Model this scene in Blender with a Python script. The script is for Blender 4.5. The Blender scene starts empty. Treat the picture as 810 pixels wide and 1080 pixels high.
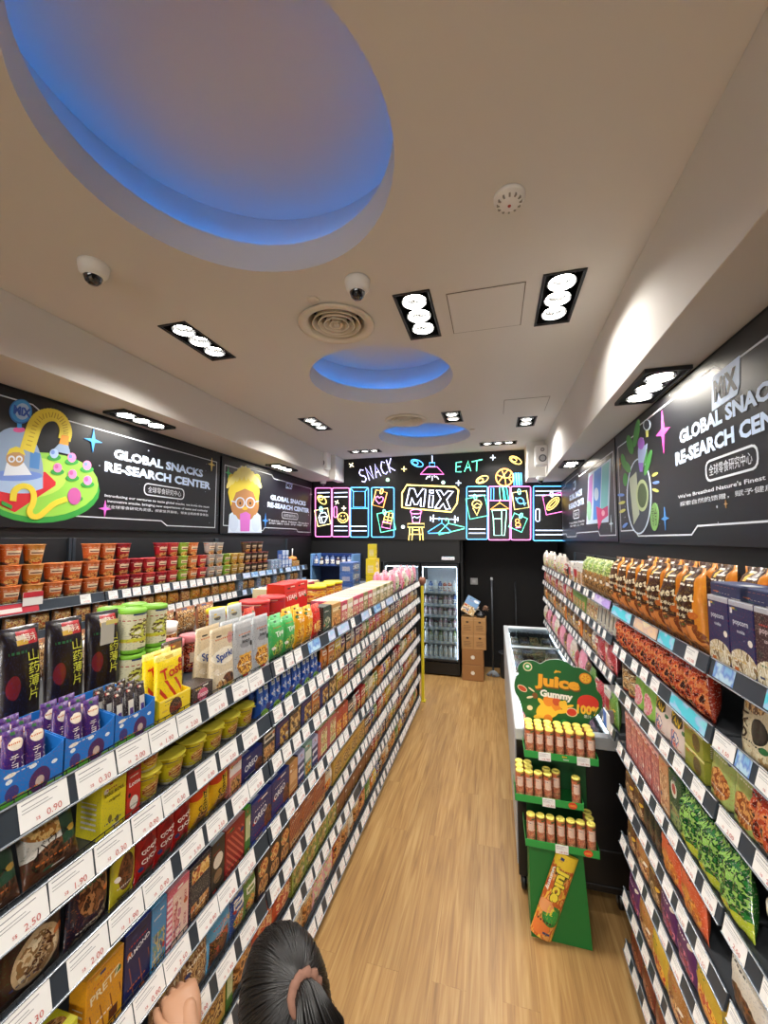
import bpy, math, random
from mathutils import Vector, Matrix
from math import sin, cos, pi, sqrt, atan, atan2, radians as rad, floor

SC = bpy.context.scene
COL = SC.collection
rnd = random.Random(11)

# ------------------------------------------------------------------ camera
FPX = 425.0
CAMZ = 1.75
PITCH = atan(29 / FPX)
YAW = atan(116 / FPX * cos(PITCH))
cam = bpy.data.cameras.new('camera')
cam.sensor_fit = 'HORIZONTAL'
cam.sensor_width = 36
cam.lens = 36 * FPX / 810
cam.clip_start = 0.02
camo = bpy.data.objects.new('camera', cam)
COL.objects.link(camo)
camo.location = (0, 0, CAMZ)
camo.rotation_euler = (pi / 2 + PITCH, 0, YAW)
SC.camera = camo
_c = Vector((-sin(YAW) * cos(PITCH), cos(YAW) * cos(PITCH), sin(PITCH)))
_r = Vector((cos(YAW), sin(YAW), 0))
_u = _r.cross(_c)


def _ray(px, py):
    return _r * (px - 405) / FPX - _u * (py - 540) / FPX + _c


def onx(px, py, x):
    d = _ray(px, py)
    return Vector((0, 0, CAMZ)) + d * (x / d.x)


def ony(px, py, y):
    d = _ray(px, py)
    return Vector((0, 0, CAMZ)) + d * (y / d.y)


def onz(px, py, z):
    d = _ray(px, py)
    return Vector((0, 0, CAMZ)) + d * ((z - CAMZ) / d.z)


# ------------------------------------------------------------------ room numbers
XL, XR = -2.52, 0.82          # side walls
YB = 5.30                     # rear wall with the neon
YN = 5.85                     # rear of the dark niche
YF = -2.6                     # shop front behind the camera
ZC = 2.88                     # ceiling
SLX, SLZ = -2.12, 2.58        # bulkhead over the noodle wall
SRX, SRZ = 0.58, 2.46         # bulkhead over the freezer wall


# ------------------------------------------------------------------ colours and materials
def lin(h):
    h = h.lstrip('#')
    o = []
    for i in (0, 2, 4):
        c = int(h[i:i + 2], 16) / 255
        o.append(c / 12.92 if c <= 0.04045 else ((c + 0.055) / 1.055) ** 2.4)
    return (o[0], o[1], o[2], 1)


MATS = {}


def M(h, rough=0.5, metal=0.0, emit=0.0, trans=0.0, name=None, coat=0.0, alpha=1.0):
    key = (h, rough, metal, emit, trans, coat, alpha)
    if key in MATS:
        return MATS[key]
    m = bpy.data.materials.new(name or 'paint_' + h.lstrip('#'))
    m.use_nodes = True
    b = m.node_tree.nodes['Principled BSDF']
    b.inputs['Base Color'].default_value = lin(h)
    b.inputs['Roughness'].default_value = rough
    b.inputs['Metallic'].default_value = metal
    if emit:
        b.inputs['Emission Color'].default_value = lin(h)
        b.inputs['Emission Strength'].default_value = emit
    if trans:
        b.inputs['Transmission Weight'].default_value = trans
        b.inputs['IOR'].default_value = 1.1
    if coat:
        b.inputs['Coat Weight'].default_value = coat
    if alpha < 1:
        b.inputs['Alpha'].default_value = alpha
    MATS[key] = m
    return m


class NT:
    """small helper to wire shader nodes"""

    def __init__(s, name):
        s.m = bpy.data.materials.new(name)
        s.m.use_nodes = True
        s.t = s.m.node_tree
        s.b = s.t.nodes['Principled BSDF']

    def n(s, kind, **kw):
        x = s.t.nodes.new(kind)
        for k, v in kw.items():
            setattr(x, k, v)
        return x

    def inp(s, sock, v):
        if isinstance(v, bpy.types.NodeSocket):
            s.t.links.new(v, sock)
        else:
            sock.default_value = v

    def math(s, op, a, b=0.0, c=0.0):
        x = s.n('ShaderNodeMath', operation=op)
        s.inp(x.inputs[0], a)
        s.inp(x.inputs[1], b)
        s.inp(x.inputs[2], c)
        return x.outputs[0]

    def mix(s, f, a, b):
        x = s.n('ShaderNodeMix', data_type='RGBA')
        s.inp(x.inputs[0], f)
        s.inp(x.inputs[6], a)
        s.inp(x.inputs[7], b)
        return x.outputs[2]


def ramp(nt, fac, cols, const=True):
    r = nt.n('ShaderNodeValToRGB')
    cr = r.color_ramp
    cr.interpolation = 'CONSTANT' if const else 'LINEAR'
    n = len(cols)
    while len(cr.elements) < n:
        cr.elements.new(0.5)
    for i, c in enumerate(cols):
        cr.elements[i].position = 0.3 + 0.4 * i / n if i else 0.0
        cr.elements[i].color = lin(c)
    nt.inp(r.inputs[0], fac)
    return r.outputs[0]


def PM(name, base, shapes=(), rough=0.4, metal=0.0, clutter=True):
    """printed packaging: flat shapes drawn in the UV square of the pack's front"""
    nt = NT('print_' + name)
    uv = nt.n('ShaderNodeUVMap').outputs[0]
    sp = nt.n('ShaderNodeSeparateXYZ')
    nt.inp(sp.inputs[0], uv)
    U, V = sp.outputs[0], sp.outputs[1]
    cur = lin(base)

    def rect(u0, v0, u1, v1):
        a = nt.math('COMPARE', U, (u0 + u1) / 2, (u1 - u0) / 2)
        b = nt.math('COMPARE', V, (v0 + v1) / 2, (v1 - v0) / 2)
        return nt.math('MULTIPLY', a, b)

    def ell(cu, cv, ru, rv):
        a = nt.math('MULTIPLY', nt.math('SUBTRACT', U, cu), 1 / ru)
        b = nt.math('MULTIPLY', nt.math('SUBTRACT', V, cv), 1 / rv)
        q = nt.math('ADD', nt.math('MULTIPLY', a, a), nt.math('MULTIPLY', b, b))
        return nt.math('LESS_THAN', q, 1.0)

    def noise(sc, asp=1.0):
        x = nt.n('ShaderNodeTexNoise')
        mp = nt.n('ShaderNodeMapping')
        mp.inputs['Scale'].default_value = (sc, sc * asp, 1)
        mp.inputs['Location'].default_value = (rnd.random() * 9, rnd.random() * 9, 0)
        nt.inp(mp.inputs[0], uv)
        nt.inp(x.inputs['Vector'], mp.outputs[0])
        x.inputs['Scale'].default_value = 1.0
        x.inputs['Detail'].default_value = 2.0
        return x.outputs[0]

    for s in shapes:
        k = s[0]
        if k == 'r':
            cur = nt.mix(rect(*s[1:5]), cur, lin(s[5]))
        elif k == 'e':
            cur = nt.mix(ell(*s[1:5]), cur, lin(s[5]))
        elif k == 's':      # stripes: freq, duty, angle, colour, rect
            q = nt.math('FRACT', nt.math('ADD', nt.math('MULTIPLY', U, s[1] * cos(s[3])), nt.math('MULTIPLY', V, s[1] * sin(s[3]))))
            f = nt.math('MULTIPLY', nt.math('LESS_THAN', q, s[2]), rect(*s[5:9]))
            cur = nt.mix(f, cur, lin(s[4]))
        elif k == 'p':      # food picture in a rectangle: scale, rect, colours
            cur = nt.mix(rect(*s[2:6]), cur, ramp(nt, noise(s[1]), s[6]))
        elif k == 'g':      # soft foil gradient: scale, colours
            cur = ramp(nt, noise(s[1], .4), s[2], False)
        elif k == 'pe':     # food picture in an ellipse
            cur = nt.mix(ell(*s[2:6]), cur, ramp(nt, noise(s[1]), s[6]))
    # small print every pack carries: maker's mark, flavour flash, weight line, side panels
    if clutter and not name.startswith('rail'):
        q = random.Random(sum(ord(c) * (i + 3) for i, c in enumerate(name)))
        pal = ['#f2ece0', '#d8b040', '#b02c28', '#2a3a6c', '#2c6a3c', '#1c1a1a', '#e8dcc8', '#c86a2c']
        for k in range(3):
            u0, v0 = q.uniform(.06, .6), q.choice((q.uniform(.03, .12), q.uniform(.84, .93)))
            cur = nt.mix(rect(u0, v0, u0 + q.uniform(.1, .32), v0 + q.uniform(.02, .05)), cur, lin(q.choice(pal)))
        u0, v0 = q.choice((.16, .84)), q.uniform(.2, .85)
        cur = nt.mix(ell(u0, v0, .09, .045), cur, lin(q.choice(pal)))
        for v in (q.uniform(.14, .3), q.uniform(.74, .82)):
            st = nt.math('LESS_THAN', nt.math('FRACT', nt.math('MULTIPLY', U, q.uniform(9, 16))), .62)
            cur = nt.mix(nt.math('MULTIPLY', st, rect(.14, v, q.uniform(.5, .86), v + .022)), cur, lin(q.choice(pal)))
        cur = nt.mix(nt.math('MULTIPLY', nt.math('LESS_THAN', nt.math('FRACT', nt.math('MULTIPLY', V, 12)), .4), rect(1.2, .15, 1.8, .6)), cur, lin('#e8e2d6'))
        cur = nt.mix(nt.math('MULTIPLY', nt.math('LESS_THAN', nt.math('FRACT', nt.math('MULTIPLY', V, 12)), .4), rect(-.8, .15, -.2, .6)), cur, lin('#e8e2d6'))
        # faint print texture
        tx = noise(34)
        cur = nt.mix(nt.math('MULTIPLY', nt.math('GREATER_THAN', tx, .60), .30), cur, lin(q.choice(pal)))
    nt.inp(nt.b.inputs['Base Color'], cur)
    nt.b.inputs['Roughness'].default_value = rough
    nt.b.inputs['Metallic'].default_value = metal
    return nt.m


def glass(name, tint='#eef5f7', refl=.10):
    nt = NT(name)
    tr = nt.n('ShaderNodeBsdfTransparent')
    tr.inputs[0].default_value = lin(tint)
    gl = nt.n('ShaderNodeBsdfGlossy')
    gl.inputs['Roughness'].default_value = .03
    fr = nt.n('ShaderNodeFresnel')
    fr.inputs[0].default_value = 1.35
    mx = nt.n('ShaderNodeMixShader')
    nt.inp(mx.inputs[0], nt.math('ADD', nt.math('MULTIPLY', fr.outputs[0], .8), refl * .2))
    nt.inp(mx.inputs[1], tr.outputs[0])
    nt.inp(mx.inputs[2], gl.outputs[0])
    out = [n for n in nt.t.nodes if n.type == 'OUTPUT_MATERIAL'][0]
    nt.inp(out.inputs[0], mx.outputs[0])
    return nt.m


# ------------------------------------------------------------------ mesh builder
_glyph = {}


def glyph(s, bold=0.0, shear=0.0):
    if any(ord(c) > 0x2fff for c in s):
        bold = 0.0
    key = (s, bold, shear)
    if key in _glyph:
        return _glyph[key]
    cu = bpy.data.curves.new('lettering', 'FONT')
    cu.body = s
    cu.size = 1
    cu.offset = bold
    cu.shear = shear
    cu.resolution_u = 2
    cu.align_x = 'CENTER'
    o = bpy.data.objects.new('lettering', cu)
    me = bpy.data.meshes.new_from_object(o)
    vs = [v.co.copy() for v in me.vertices]
    fs = [tuple(p.vertices) for p in me.polygons]
    bpy.data.objects.remove(o)
    bpy.data.curves.remove(cu)
    bpy.data.meshes.remove(me)
    if not vs:
        vs = [Vector((0, 0, 0))]
    x0, x1 = min(v.x for v in vs), max(v.x for v in vs)
    y0, y1 = min(v.y for v in vs), max(v.y for v in vs)
    w, h = max(x1 - x0, 1e-4), max(y1 - y0, 1e-4)
    vs = [((v.x - (x0 + x1) / 2) / w, (v.y - (y0 + y1) / 2) / h) for v in vs]
    _glyph[key] = (vs, fs, w, h)
    return _glyph[key]


class MB:
    def __init__(s):
        s.v, s.f, s.m, s.u, s.s = [], [], [], [], []

    def add(s, vs, fs, mi=0, uv=None, smooth=False, fuv=None, T=None):
        o = len(s.v)
        s.v += [tuple(T @ Vector(p)) if T else tuple(p) for p in vs]
        for i, f in enumerate(fs):
            s.f.append(tuple(o + k for k in f))
            s.m.append(mi)
            s.s.append(smooth)
            if fuv:
                s.u.append(fuv[i])
            elif uv:
                s.u.append([uv[k] for k in f])
            else:
                s.u.append([(5.5, 5.5)] * len(f))
        return s

    def rbox(s, x0, y0, z0, x1, y1, z1, b=0.001, mi=0, T=None, uvr=None):
        """chamfered box; front is -Y and carries UV 0..1"""
        w, d, h = x1 - x0, y1 - y0, z1 - z0
        b = min(b, w * .3, d * .3, h * .3)
        vs, idx = [], {}
        for sx in (0, 1):
            for sy in (0, 1):
                for sz in (0, 1):
                    X, Y, Z = (x0, x1)[sx], (y0, y1)[sy], (z0, z1)[sz]
                    bx, by, bz = (b, -b)[sx], (b, -b)[sy], (b, -b)[sz]
                    for a, p in enumerate(((X, Y + by, Z + bz), (X + bx, Y, Z + bz), (X + bx, Y + by, Z))):
                        idx[sx, sy, sz, a] = len(vs)
                        vs.append(p)
        I = idx
        F = []
        F.append(('F', [I[0, 0, 0, 1], I[1, 0, 0, 1], I[1, 0, 1, 1], I[0, 0, 1, 1]]))
        F.append(('K', [I[1, 1, 0, 1], I[0, 1, 0, 1], I[0, 1, 1, 1], I[1, 1, 1, 1]]))
        F.append(('L', [I[0, 1, 0, 0], I[0, 0, 0, 0], I[0, 0, 1, 0], I[0, 1, 1, 0]]))
        F.append(('R', [I[1, 0, 0, 0], I[1, 1, 0, 0], I[1, 1, 1, 0], I[1, 0, 1, 0]]))
        F.append(('T', [I[0, 0, 1, 2], I[1, 0, 1, 2], I[1, 1, 1, 2], I[0, 1, 1, 2]]))
        F.append(('B', [I[0, 1, 0, 2], I[1, 1, 0, 2], I[1, 0, 0, 2], I[0, 0, 0, 2]]))
        for sz in (0, 1):
            for sy in (0, 1):   # edges along x
                q = [I[0, sy, sz, 1], I[1, sy, sz, 1], I[1, sy, sz, 2], I[0, sy, sz, 2]]
                F.append(('F' if sy == 0 else 'K', q if (sz ^ sy) else q[::-1]))
            for sx in (0, 1):   # edges along y
                q = [I[sx, 0, sz, 0], I[sx, 1, sz, 0], I[sx, 1, sz, 2], I[sx, 0, sz, 2]]
                F.append(('L' if sx == 0 else 'R', q if (sz == sx) else q[::-1]))
        for sx in (0, 1):
            for sy in (0, 1):   # edges along z
                q = [I[sx, sy, 0, 0], I[sx, sy, 0, 1], I[sx, sy, 1, 1], I[sx, sy, 1, 0]]
                F.append(('F' if sy == 0 else 'K', q if (sx == sy) else q[::-1]))
                for sz in (0, 1):
                    t = [I[sx, sy, sz, 0], I[sx, sy, sz, 1], I[sx, sy, sz, 2]]
                    F.append(('F' if sy == 0 else 'K', t[::-1] if (sx + sy + sz) % 2 else t))
        fuv = []
        for k, f in F:
            l = []
            for i in f:
                x, y, z = vs[i]
                a, c, e = (x - x0) / w, (y - y0) / d, (z - z0) / h
                l.append({'F': (a, e), 'K': (3 - a, e), 'L': (-c, e), 'R': (1 + c, e), 'T': (a, 1 + c), 'B': (a, -c)}[k])
            fuv.append(l)
        s.add(vs, [f for _, f in F], mi, None, False, fuv, T)
        return s

    def lathe(s, prof, n=24, mi=0, T=None, smooth=True, v0=None):
        """profile (r, z) bottom to top; UV u=.5 faces -Y"""
        zs = [p[1] for p in prof]
        za, zb = min(zs), max(zs)
        vs, uv = [], []
        for r, z in prof:
            for k in range(n + 1):
                a = -pi / 2 + 2 * pi * (k / n - 0.5)
                vs.append((r * cos(a), r * sin(a), z))
                uv.append((k / n, (z - za) / max(zb - za, 1e-6)))
        fs = []
        for i in range(len(prof) - 1):
            for k in range(n):
                a = i * (n + 1) + k
                q = (a, a + 1, a + n + 2, a + n + 1)
                if prof[i][0] < 1e-6:
                    q = (a, a + n + 2, a + n + 1)
                elif prof[i + 1][0] < 1e-6:
                    q = (a, a + 1, a + n + 1)
                fs.append(q)
        return s.add(vs, fs, mi, uv, smooth, None, T)

    def tube(s, pts, r, mi=0, n=8, closed=False, smooth=True):
        pts = [Vector(p) for p in pts]
        rr = r if isinstance(r, (list, tuple)) else [r] * len(pts)
        N = len(pts)
        vs, up = [], None
        for i, p in enumerate(pts):
            a = pts[(i - 1) % N] if (closed or i) else p
            b = pts[(i + 1) % N] if (closed or i < N - 1) else p
            t = (b - a)
            t = t.normalized() if t.length > 1e-9 else Vector((0, 0, 1))
            if up is None or abs(up.dot(t)) > .98:
                up = Vector((0, 0, 1)) if abs(t.z) < .9 else Vector((1, 0, 0))
            x = t.cross(up).normalized()
            y = x.cross(t).normalized()
            up = y
            for k in range(n):
                q = 2 * pi * k / n
                vs.append(p + x * (cos(q) * rr[i]) + y * (sin(q) * rr[i]))
        fs = []
        for i in range(N if closed else N - 1):
            j = (i + 1) % N
            for k in range(n):
                l = (k + 1) % n
                fs.append((i * n + k, i * n + l, j * n + l, j * n + k))
        if not closed:
            fs.append(tuple(range(n))[::-1])
            fs.append(tuple((N - 1) * n + k for k in range(n)))
        return s.add(vs, fs, mi, None, smooth)

    def prism(s, pts, O, ux, uy, n, t, mi=0, mside=None):
        """flat outline pts (2D) in frame O,ux,uy, thickness t along n, both caps"""
        O, ux, uy, n = Vector(O), Vector(ux), Vector(uy), Vector(n)
        a = sum(pts[i][0] * pts[(i + 1) % len(pts)][1] - pts[(i + 1) % len(pts)][0] * pts[i][1] for i in range(len(pts)))
        if (a < 0) != (ux.cross(uy).dot(n) < 0):
            pts = pts[::-1]
        N = len(pts)
        xs, ys = [p[0] for p in pts], [p[1] for p in pts]
        w, h = max(xs) - min(xs) or 1, max(ys) - min(ys) or 1
        top = [O + ux * p[0] + uy * p[1] + n * t for p in pts]
        bot = [O + ux * p[0] + uy * p[1] for p in pts]
        uv = [((p[0] - min(xs)) / w, (p[1] - min(ys)) / h) for p in pts]
        s.add(top, [tuple(range(N))], mi, uv)
        s.add(bot, [tuple(range(N))[::-1]], mi if mside is None else mside)
        s.add(bot + top, [(i, (i + 1) % N, N + (i + 1) % N, N + i) for i in range(N)], mi if mside is None else mside)
        return s

    def text(s, string, mi, cx, cz, w=None, h=None, surf=None, rot=0.0, bold=0.0, shear=0.0, frame=None, eps=0.0007, stretch=False):
        """lettering centred at cx,cz on the -Y face surf(x,z), or in a frame (O, ux, uy, n)"""
        vs, fs, gw, gh = glyph(string, bold, shear)
        if w is None:
            w = h * gw / gh
        elif h is None:
            h = w * gh / gw
        elif not stretch:
            k = min(w / gw, h / gh)
            w, h = gw * k, gh * k
        out = []
        for x, y in vs:
            x, y = x * w, y * h
            x, y = cx + x * cos(rot) - y * sin(rot), cz + x * sin(rot) + y * cos(rot)
            if frame:
                O, ux, uy, n = frame
                out.append(O + ux * x + uy * y + n * eps)
            else:
                out.append((x, (surf(x, y) if surf else 0) - eps, y))
        return s.add(out, fs, mi)

    def mesh(s, name, mats):
        me = bpy.data.meshes.new(name)
        me.from_pydata(s.v, [], s.f)
        for m in mats:
            me.materials.append(m)
        me.polygons.foreach_set('material_index', s.m)
        me.polygons.foreach_set('use_smooth', s.s)
        ul = me.uv_layers.new(name='UVMap')
        flat = []
        for f in s.u:
            for q in f:
                flat += [q[0], q[1]]
        ul.data.foreach_set('uv', flat)
        me.update()
        return me

    def obj(s, name, mats, parent=None, loc=None, rot=None):
        if not isinstance(mats, (list, tuple)):
            mats = [mats]
        return link(name, s.mesh(name, mats), parent, loc, rot)


def link(name, data, parent=None, loc=None, rot=None):
    o = bpy.data.objects.new(name, data)
    COL.objects.link(o)
    if parent:
        o.parent = parent
    if loc is not None:
        o.location = loc
    if rot is not None:
        o.rotation_euler = rot
    return o


def tag(o, label, cat, group=None):
    o['label'] = label
    o['category'] = cat
    if group:
        o['group'] = group
    return o


def empty(name, label, cat, loc=(0, 0, 0), rz=0.0, group=None):
    o = link(name, None, None, loc, (0, 0, rz))
    o.empty_display_size = 0.05
    return tag(o, label, cat, group)


def struct(o):
    o['kind'] = 'structure'
    return o


def box(x0, y0, z0, x1, y1, z1, b=0.001):
    return MB().rbox(x0, y0, z0, x1, y1, z1, b)


ONES = 'zeroth first second third fourth fifth sixth seventh eighth ninth tenth eleventh twelfth thirteenth fourteenth fifteenth sixteenth seventeenth eighteenth nineteenth'.split()


def ordinal(n):
    if n < 20:
        return ONES[n]
    t, o = divmod(n, 10)
    tens = {2: 'twent', 3: 'thirt', 4: 'fort', 5: 'fift', 6: 'sixt', 7: 'sevent'}[t]
    return tens + 'ieth' if o == 0 else tens + 'y-' + ONES[o]
# ------------------------------------------------------------------ room shell
def wood_floor():
    nt = NT('oak_planks')
    tc = nt.n('ShaderNodeNewGeometry').outputs['Position']
    mp = nt.n('ShaderNodeMapping')
    mp.inputs['Rotation'].default_value = (0, 0, pi / 2)
    nt.inp(mp.inputs[0], tc)
    br = nt.n('ShaderNodeTexBrick')
    br.offset = 0.37
    nt.inp(br.inputs['Vector'], mp.outputs[0])
    br.inputs['Color1'].default_value = (0.42, 0.42, 0.42, 1)
    br.inputs['Color2'].default_value = (0.60, 0.60, 0.60, 1)
    br.inputs['Mortar'].default_value = (0.25, 0.25, 0.25, 1)
    br.inputs['Scale'].default_value = 1.0
    br.inputs['Mortar Size'].default_value = 0.0012
    br.inputs['Bias'].default_value = 0.0
    br.inputs['Brick Width'].default_value = 1.25
    br.inputs['Row Height'].default_value = 0.135
    gm = nt.n('ShaderNodeMapping')
    gm.inputs['Scale'].default_value = (34, 1.6, 1)
    nt.inp(gm.inputs[0], tc)
    ad = nt.n('ShaderNodeVectorMath', operation='ADD')
    nt.inp(ad.inputs[0], gm.outputs[0])
    sc = nt.n('ShaderNodeVectorMath', operation='SCALE')
    nt.inp(sc.inputs[0], br.outputs['Color'])
    sc.inputs['Scale'].default_value = 40
    nt.inp(ad.inputs[1], sc.outputs[0])
    no = nt.n('ShaderNodeTexNoise')
    no.inputs['Scale'].default_value = 1.0
    no.inputs['Detail'].default_value = 5.0
    no.inputs['Distortion'].default_value = 1.2
    nt.inp(no.inputs['Vector'], ad.outputs[0])
    g2 = nt.n('ShaderNodeMapping')
    g2.inputs['Scale'].default_value = (150, 4.0, 1)
    nt.inp(g2.inputs[0], tc)
    n2 = nt.n('ShaderNodeTexNoise')
    n2.inputs['Scale'].default_value = 1.0
    n2.inputs['Detail'].default_value = 2.0
    nt.inp(n2.inputs['Vector'], g2.outputs[0])
    f = nt.math('ADD', nt.math('MULTIPLY', no.outputs[0], 0.75), nt.math('MULTIPLY', n2.outputs[0], 0.25))
    r = nt.n('ShaderNodeValToRGB')
    for i, (p, c) in enumerate(((0.30, '#84613a'), (0.5, '#a37d4b'), (0.66, '#b5935f'))):
        e = r.color_ramp.elements[i] if i < 2 else r.color_ramp.elements.new(p)
        e.position = p
        e.color = lin(c)
    nt.inp(r.inputs[0], f)
    tone = nt.math('ADD', nt.math('MULTIPLY', br.outputs['Color'], 0.55), 0.72)
    mu = nt.n('ShaderNodeMix', data_type='RGBA', blend_type='MULTIPLY')
    mu.inputs[0].default_value = 1
    nt.inp(mu.inputs[6], r.outputs[0])
    nt.inp(mu.inputs[7], tone)
    nt.inp(nt.b.inputs['Base Color'], mu.outputs[2])
    nt.b.inputs['Roughness'].default_value = 0.42
    return nt.m


def plaster(name, h, bump=0.02, rough=0.85):
    nt = NT(name)
    no = nt.n('ShaderNodeTexNoise')
    no.inputs['Scale'].default_value = 180
    nt.inp(no.inputs['Vector'], nt.n('ShaderNodeNewGeometry').outputs['Position'])
    bp = nt.n('ShaderNodeBump')
    bp.inputs['Strength'].default_value = bump
    nt.inp(bp.inputs['Height'], no.outputs[0])
    nt.inp(nt.b.inputs['Normal'], bp.outputs[0])
    nt.b.inputs['Base Color'].default_value = lin(h)
    nt.b.inputs['Roughness'].default_value = rough
    return nt.m


FLOOR = wood_floor()
WHITE = plaster('ceiling_paint', '#d8d5d0')
BLACKW = plaster('black_wall_paint', '#0c0d0f', 0.01, 0.55)
BLK = M('#0d0e10', 0.4)
STEEL = M('#9aa0a6', 0.3, 0.8)
CHROME = M('#c9ccd0', 0.18, 1.0)
RAILM = M('#3b444e', 0.32, 0.3)
CLEARW = M('#f3f3f1', 0.5)
BONE = M('#e9e9e6', 0.45)

struct(box(XL - .1, YF, -.1, XR + .1, YN + .1, 0).obj('floor', FLOOR))
struct(box(XL - .12, YF, 0, XL, YN + .1, ZC).obj('wall_left', BLACKW))
struct(box(XR, YF, 0, XR + .12, YN + .1, ZC).obj('wall_right', BLACKW))
# shop front behind the viewer: lintel over an unseen open entrance, added to let fill light in
struct(box(XL, YF - .12, 2.36, XR, YF, ZC).obj('wall_front', plaster('shop_front_paint', '#b9b2a6')))
struct(box(XL - 1.5, YF - 3.2, -.1, XR + 1.5, YF - .001, 0).obj('floor_corridor', plaster('corridor_tile', '#cfcac2', .01, .3)))  # unseen floor outside, added along with the open front
front_fill = bpy.data.lights.new('front_fill_light', 'AREA')  # fill lamp added out of view to brighten the shelf fronts
front_fill.shape = 'RECTANGLE'
front_fill.size, front_fill.size_y = 4.2, 2.2
front_fill.energy = 150
front_fill.color = (1.0, .97, .93)
link('front_fill_light', front_fill, None, (-.85, YF - 1.4, 2.35), (rad(62), 0, 0))
# rear wall: the fridge wall, and the neon header over the niche
struct(box(XL, YB, 0, -.965 - .52, YB + .1, 1.74).obj('wall_back', BLACKW))
struct(box(XL, YB, 1.74, XR, YB + .1, ZC).obj('wall_back', BLACKW))
struct(box(-1.485, YB, 1.45, -.43, YB + .1, 1.74).obj('wall_back', BLACKW))
struct(box(-.43, YB + .1, 0, -.40, YN, 1.74).obj('wall_back', BLACKW))
struct(box(-.43, YN, 0, XR, YN + .1, ZC).obj('wall_niche', plaster('niche_paint', '#0b0b0d', 0.01, 0.7)))
struct(box(-.40, YB + .1, 1.74, XR, YN, 1.80).obj('ceiling_niche', BLACKW))

# bulkheads (boxed soffits) and the stub columns at the rear
struct(box(XL, YF, SLZ, SLX, YB, ZC - .001, .002).obj('trim_1', WHITE))
struct(box(SRX, YF, SRZ, XR, YB, ZC - .001, .002).obj('trim_2', WHITE))
struct(box(SLX, 4.98, SLZ - .03, SLX + .09, YB, ZC - .001, .002).obj('trim_3', WHITE))
struct(box(SRX - .19, 4.88, SRZ, SRX, YB, ZC - .001, .002).obj('trim_4', WHITE))

# ceiling with the real openings for the rings, air diffusers and lamps
RINGS = [(-.75, .97), (-.75, 2.68), (-.72, 4.32)]
RR = .50
VENTS = [onz(355, 342, ZC), onz(428, 443, ZC)]
DOWN = []   # centre x, y, half width (x), half length (y), lamps, z, direction of the row


def dl(p, hx, hy, n, z=ZC):
    DOWN.append((p[0], p[1], hx, hy, n, z))


def at4(a, b, c, d, z=ZC):
    P = [onz(*q, z) for q in (a, b, c, d)]
    return sum((p.x for p in P)) / 4, sum((p.y for p in P)) / 4


dl(at4((418, 312), (449, 308), (463, 354), (435, 355)), .075, .205, 3)
dl(at4((574, 290), (615, 288), (600, 338), (566, 340)), .075, .205, 3)
dl(at4((175, 345), (195, 342), (244, 376), (222, 377)), .075, .205, 3)
dl(at4((317, 442), (332, 440), (347, 453), (335, 453)), .075, .205, 3)
dl(at4((467, 433), (487, 433), (487, 445), (468, 446)), .075, .15, 2)
dl(at4((546, 438), (566, 438), (563, 450), (545, 451)), .075, .15, 2)
p = onz(385, 476, ZC)
dl((p.x, 4.86), .20, .07, 3)
p = onz(525, 472, ZC)
dl((p.x, 4.86), .20, .07, 3)
# unseen lamps added behind the camera to brighten the room
for x, y in ((-1.62, -.35), (-.35, -.55), (.30, -.55), (-.35, -1.7), (-1.5, -1.7)):
    dl((x, y), .075, .205, 3)
NCEIL = len(DOWN)
DOWN.append((-2.335, 2.20, .075, .205, 3, SLZ))
DOWN.append((-2.335, 4.12, .075, .205, 3, SLZ))
DOWN.append((.705, 2.08, .075, .205, 3, SRZ))
DOWN.append((.705, 4.05, .075, .15, 2, SRZ))
DOWN.append((-2.335, .1, .075, .205, 3, SLZ))  # unseen lamp box, added for brightness
DOWN.append((.705, .1, .075, .205, 3, SRZ))  # likewise added out of view for brightness


def circle(cx, cy, r, n=64):
    return [(cx + r * cos(2 * pi * k / n), cy + r * sin(2 * pi * k / n)) for k in range(n)]


def holed(name, outer, holes, z, mat, flip=True):
    """flat sheet facing down with openings cut out of it"""
    cu = bpy.data.curves.new(name, 'CURVE')
    cu.dimensions = '2D'
    cu.fill_mode = 'FRONT'
    for l in [outer] + holes:
        sp = cu.splines.new('POLY')
        sp.points.add(len(l) - 1)
        for q, pt in zip(sp.points, l):
            q.co = (pt[0], pt[1], 0, 1)
        sp.use_cyclic_u = True
    o = bpy.data.objects.new(name, cu)
    me0 = bpy.data.meshes.new_from_object(o)
    mb = MB()
    mb.add([(v.co.x, v.co.y, z) for v in me0.vertices], [tuple(f.vertices)[::-1] if f.normal.z > 0 else tuple(f.vertices) for f in me0.polygons])
    bpy.data.objects.remove(o)
    bpy.data.curves.remove(cu)
    bpy.data.meshes.remove(me0)
    return struct(mb.obj(name, mat))


holes = [circle(x, y, RR) for x, y in RINGS]
holes += [circle(v.x, v.y, .150, 32) for v in VENTS]
for x, y, hx, hy, n, z in DOWN[:NCEIL]:
    holes.append([(x - hx, y - hy), (x + hx, y - hy), (x + hx, y + hy), (x - hx, y + hy)])
holed('ceiling', [(XL, YF), (XR, YF), (XR, YB), (XL, YB)], holes, ZC, WHITE)
struct(box(XL - .1, YF, 3.36, XR + .1, YN + .1, 3.45).obj('roof_slab', BLACKW))

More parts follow.
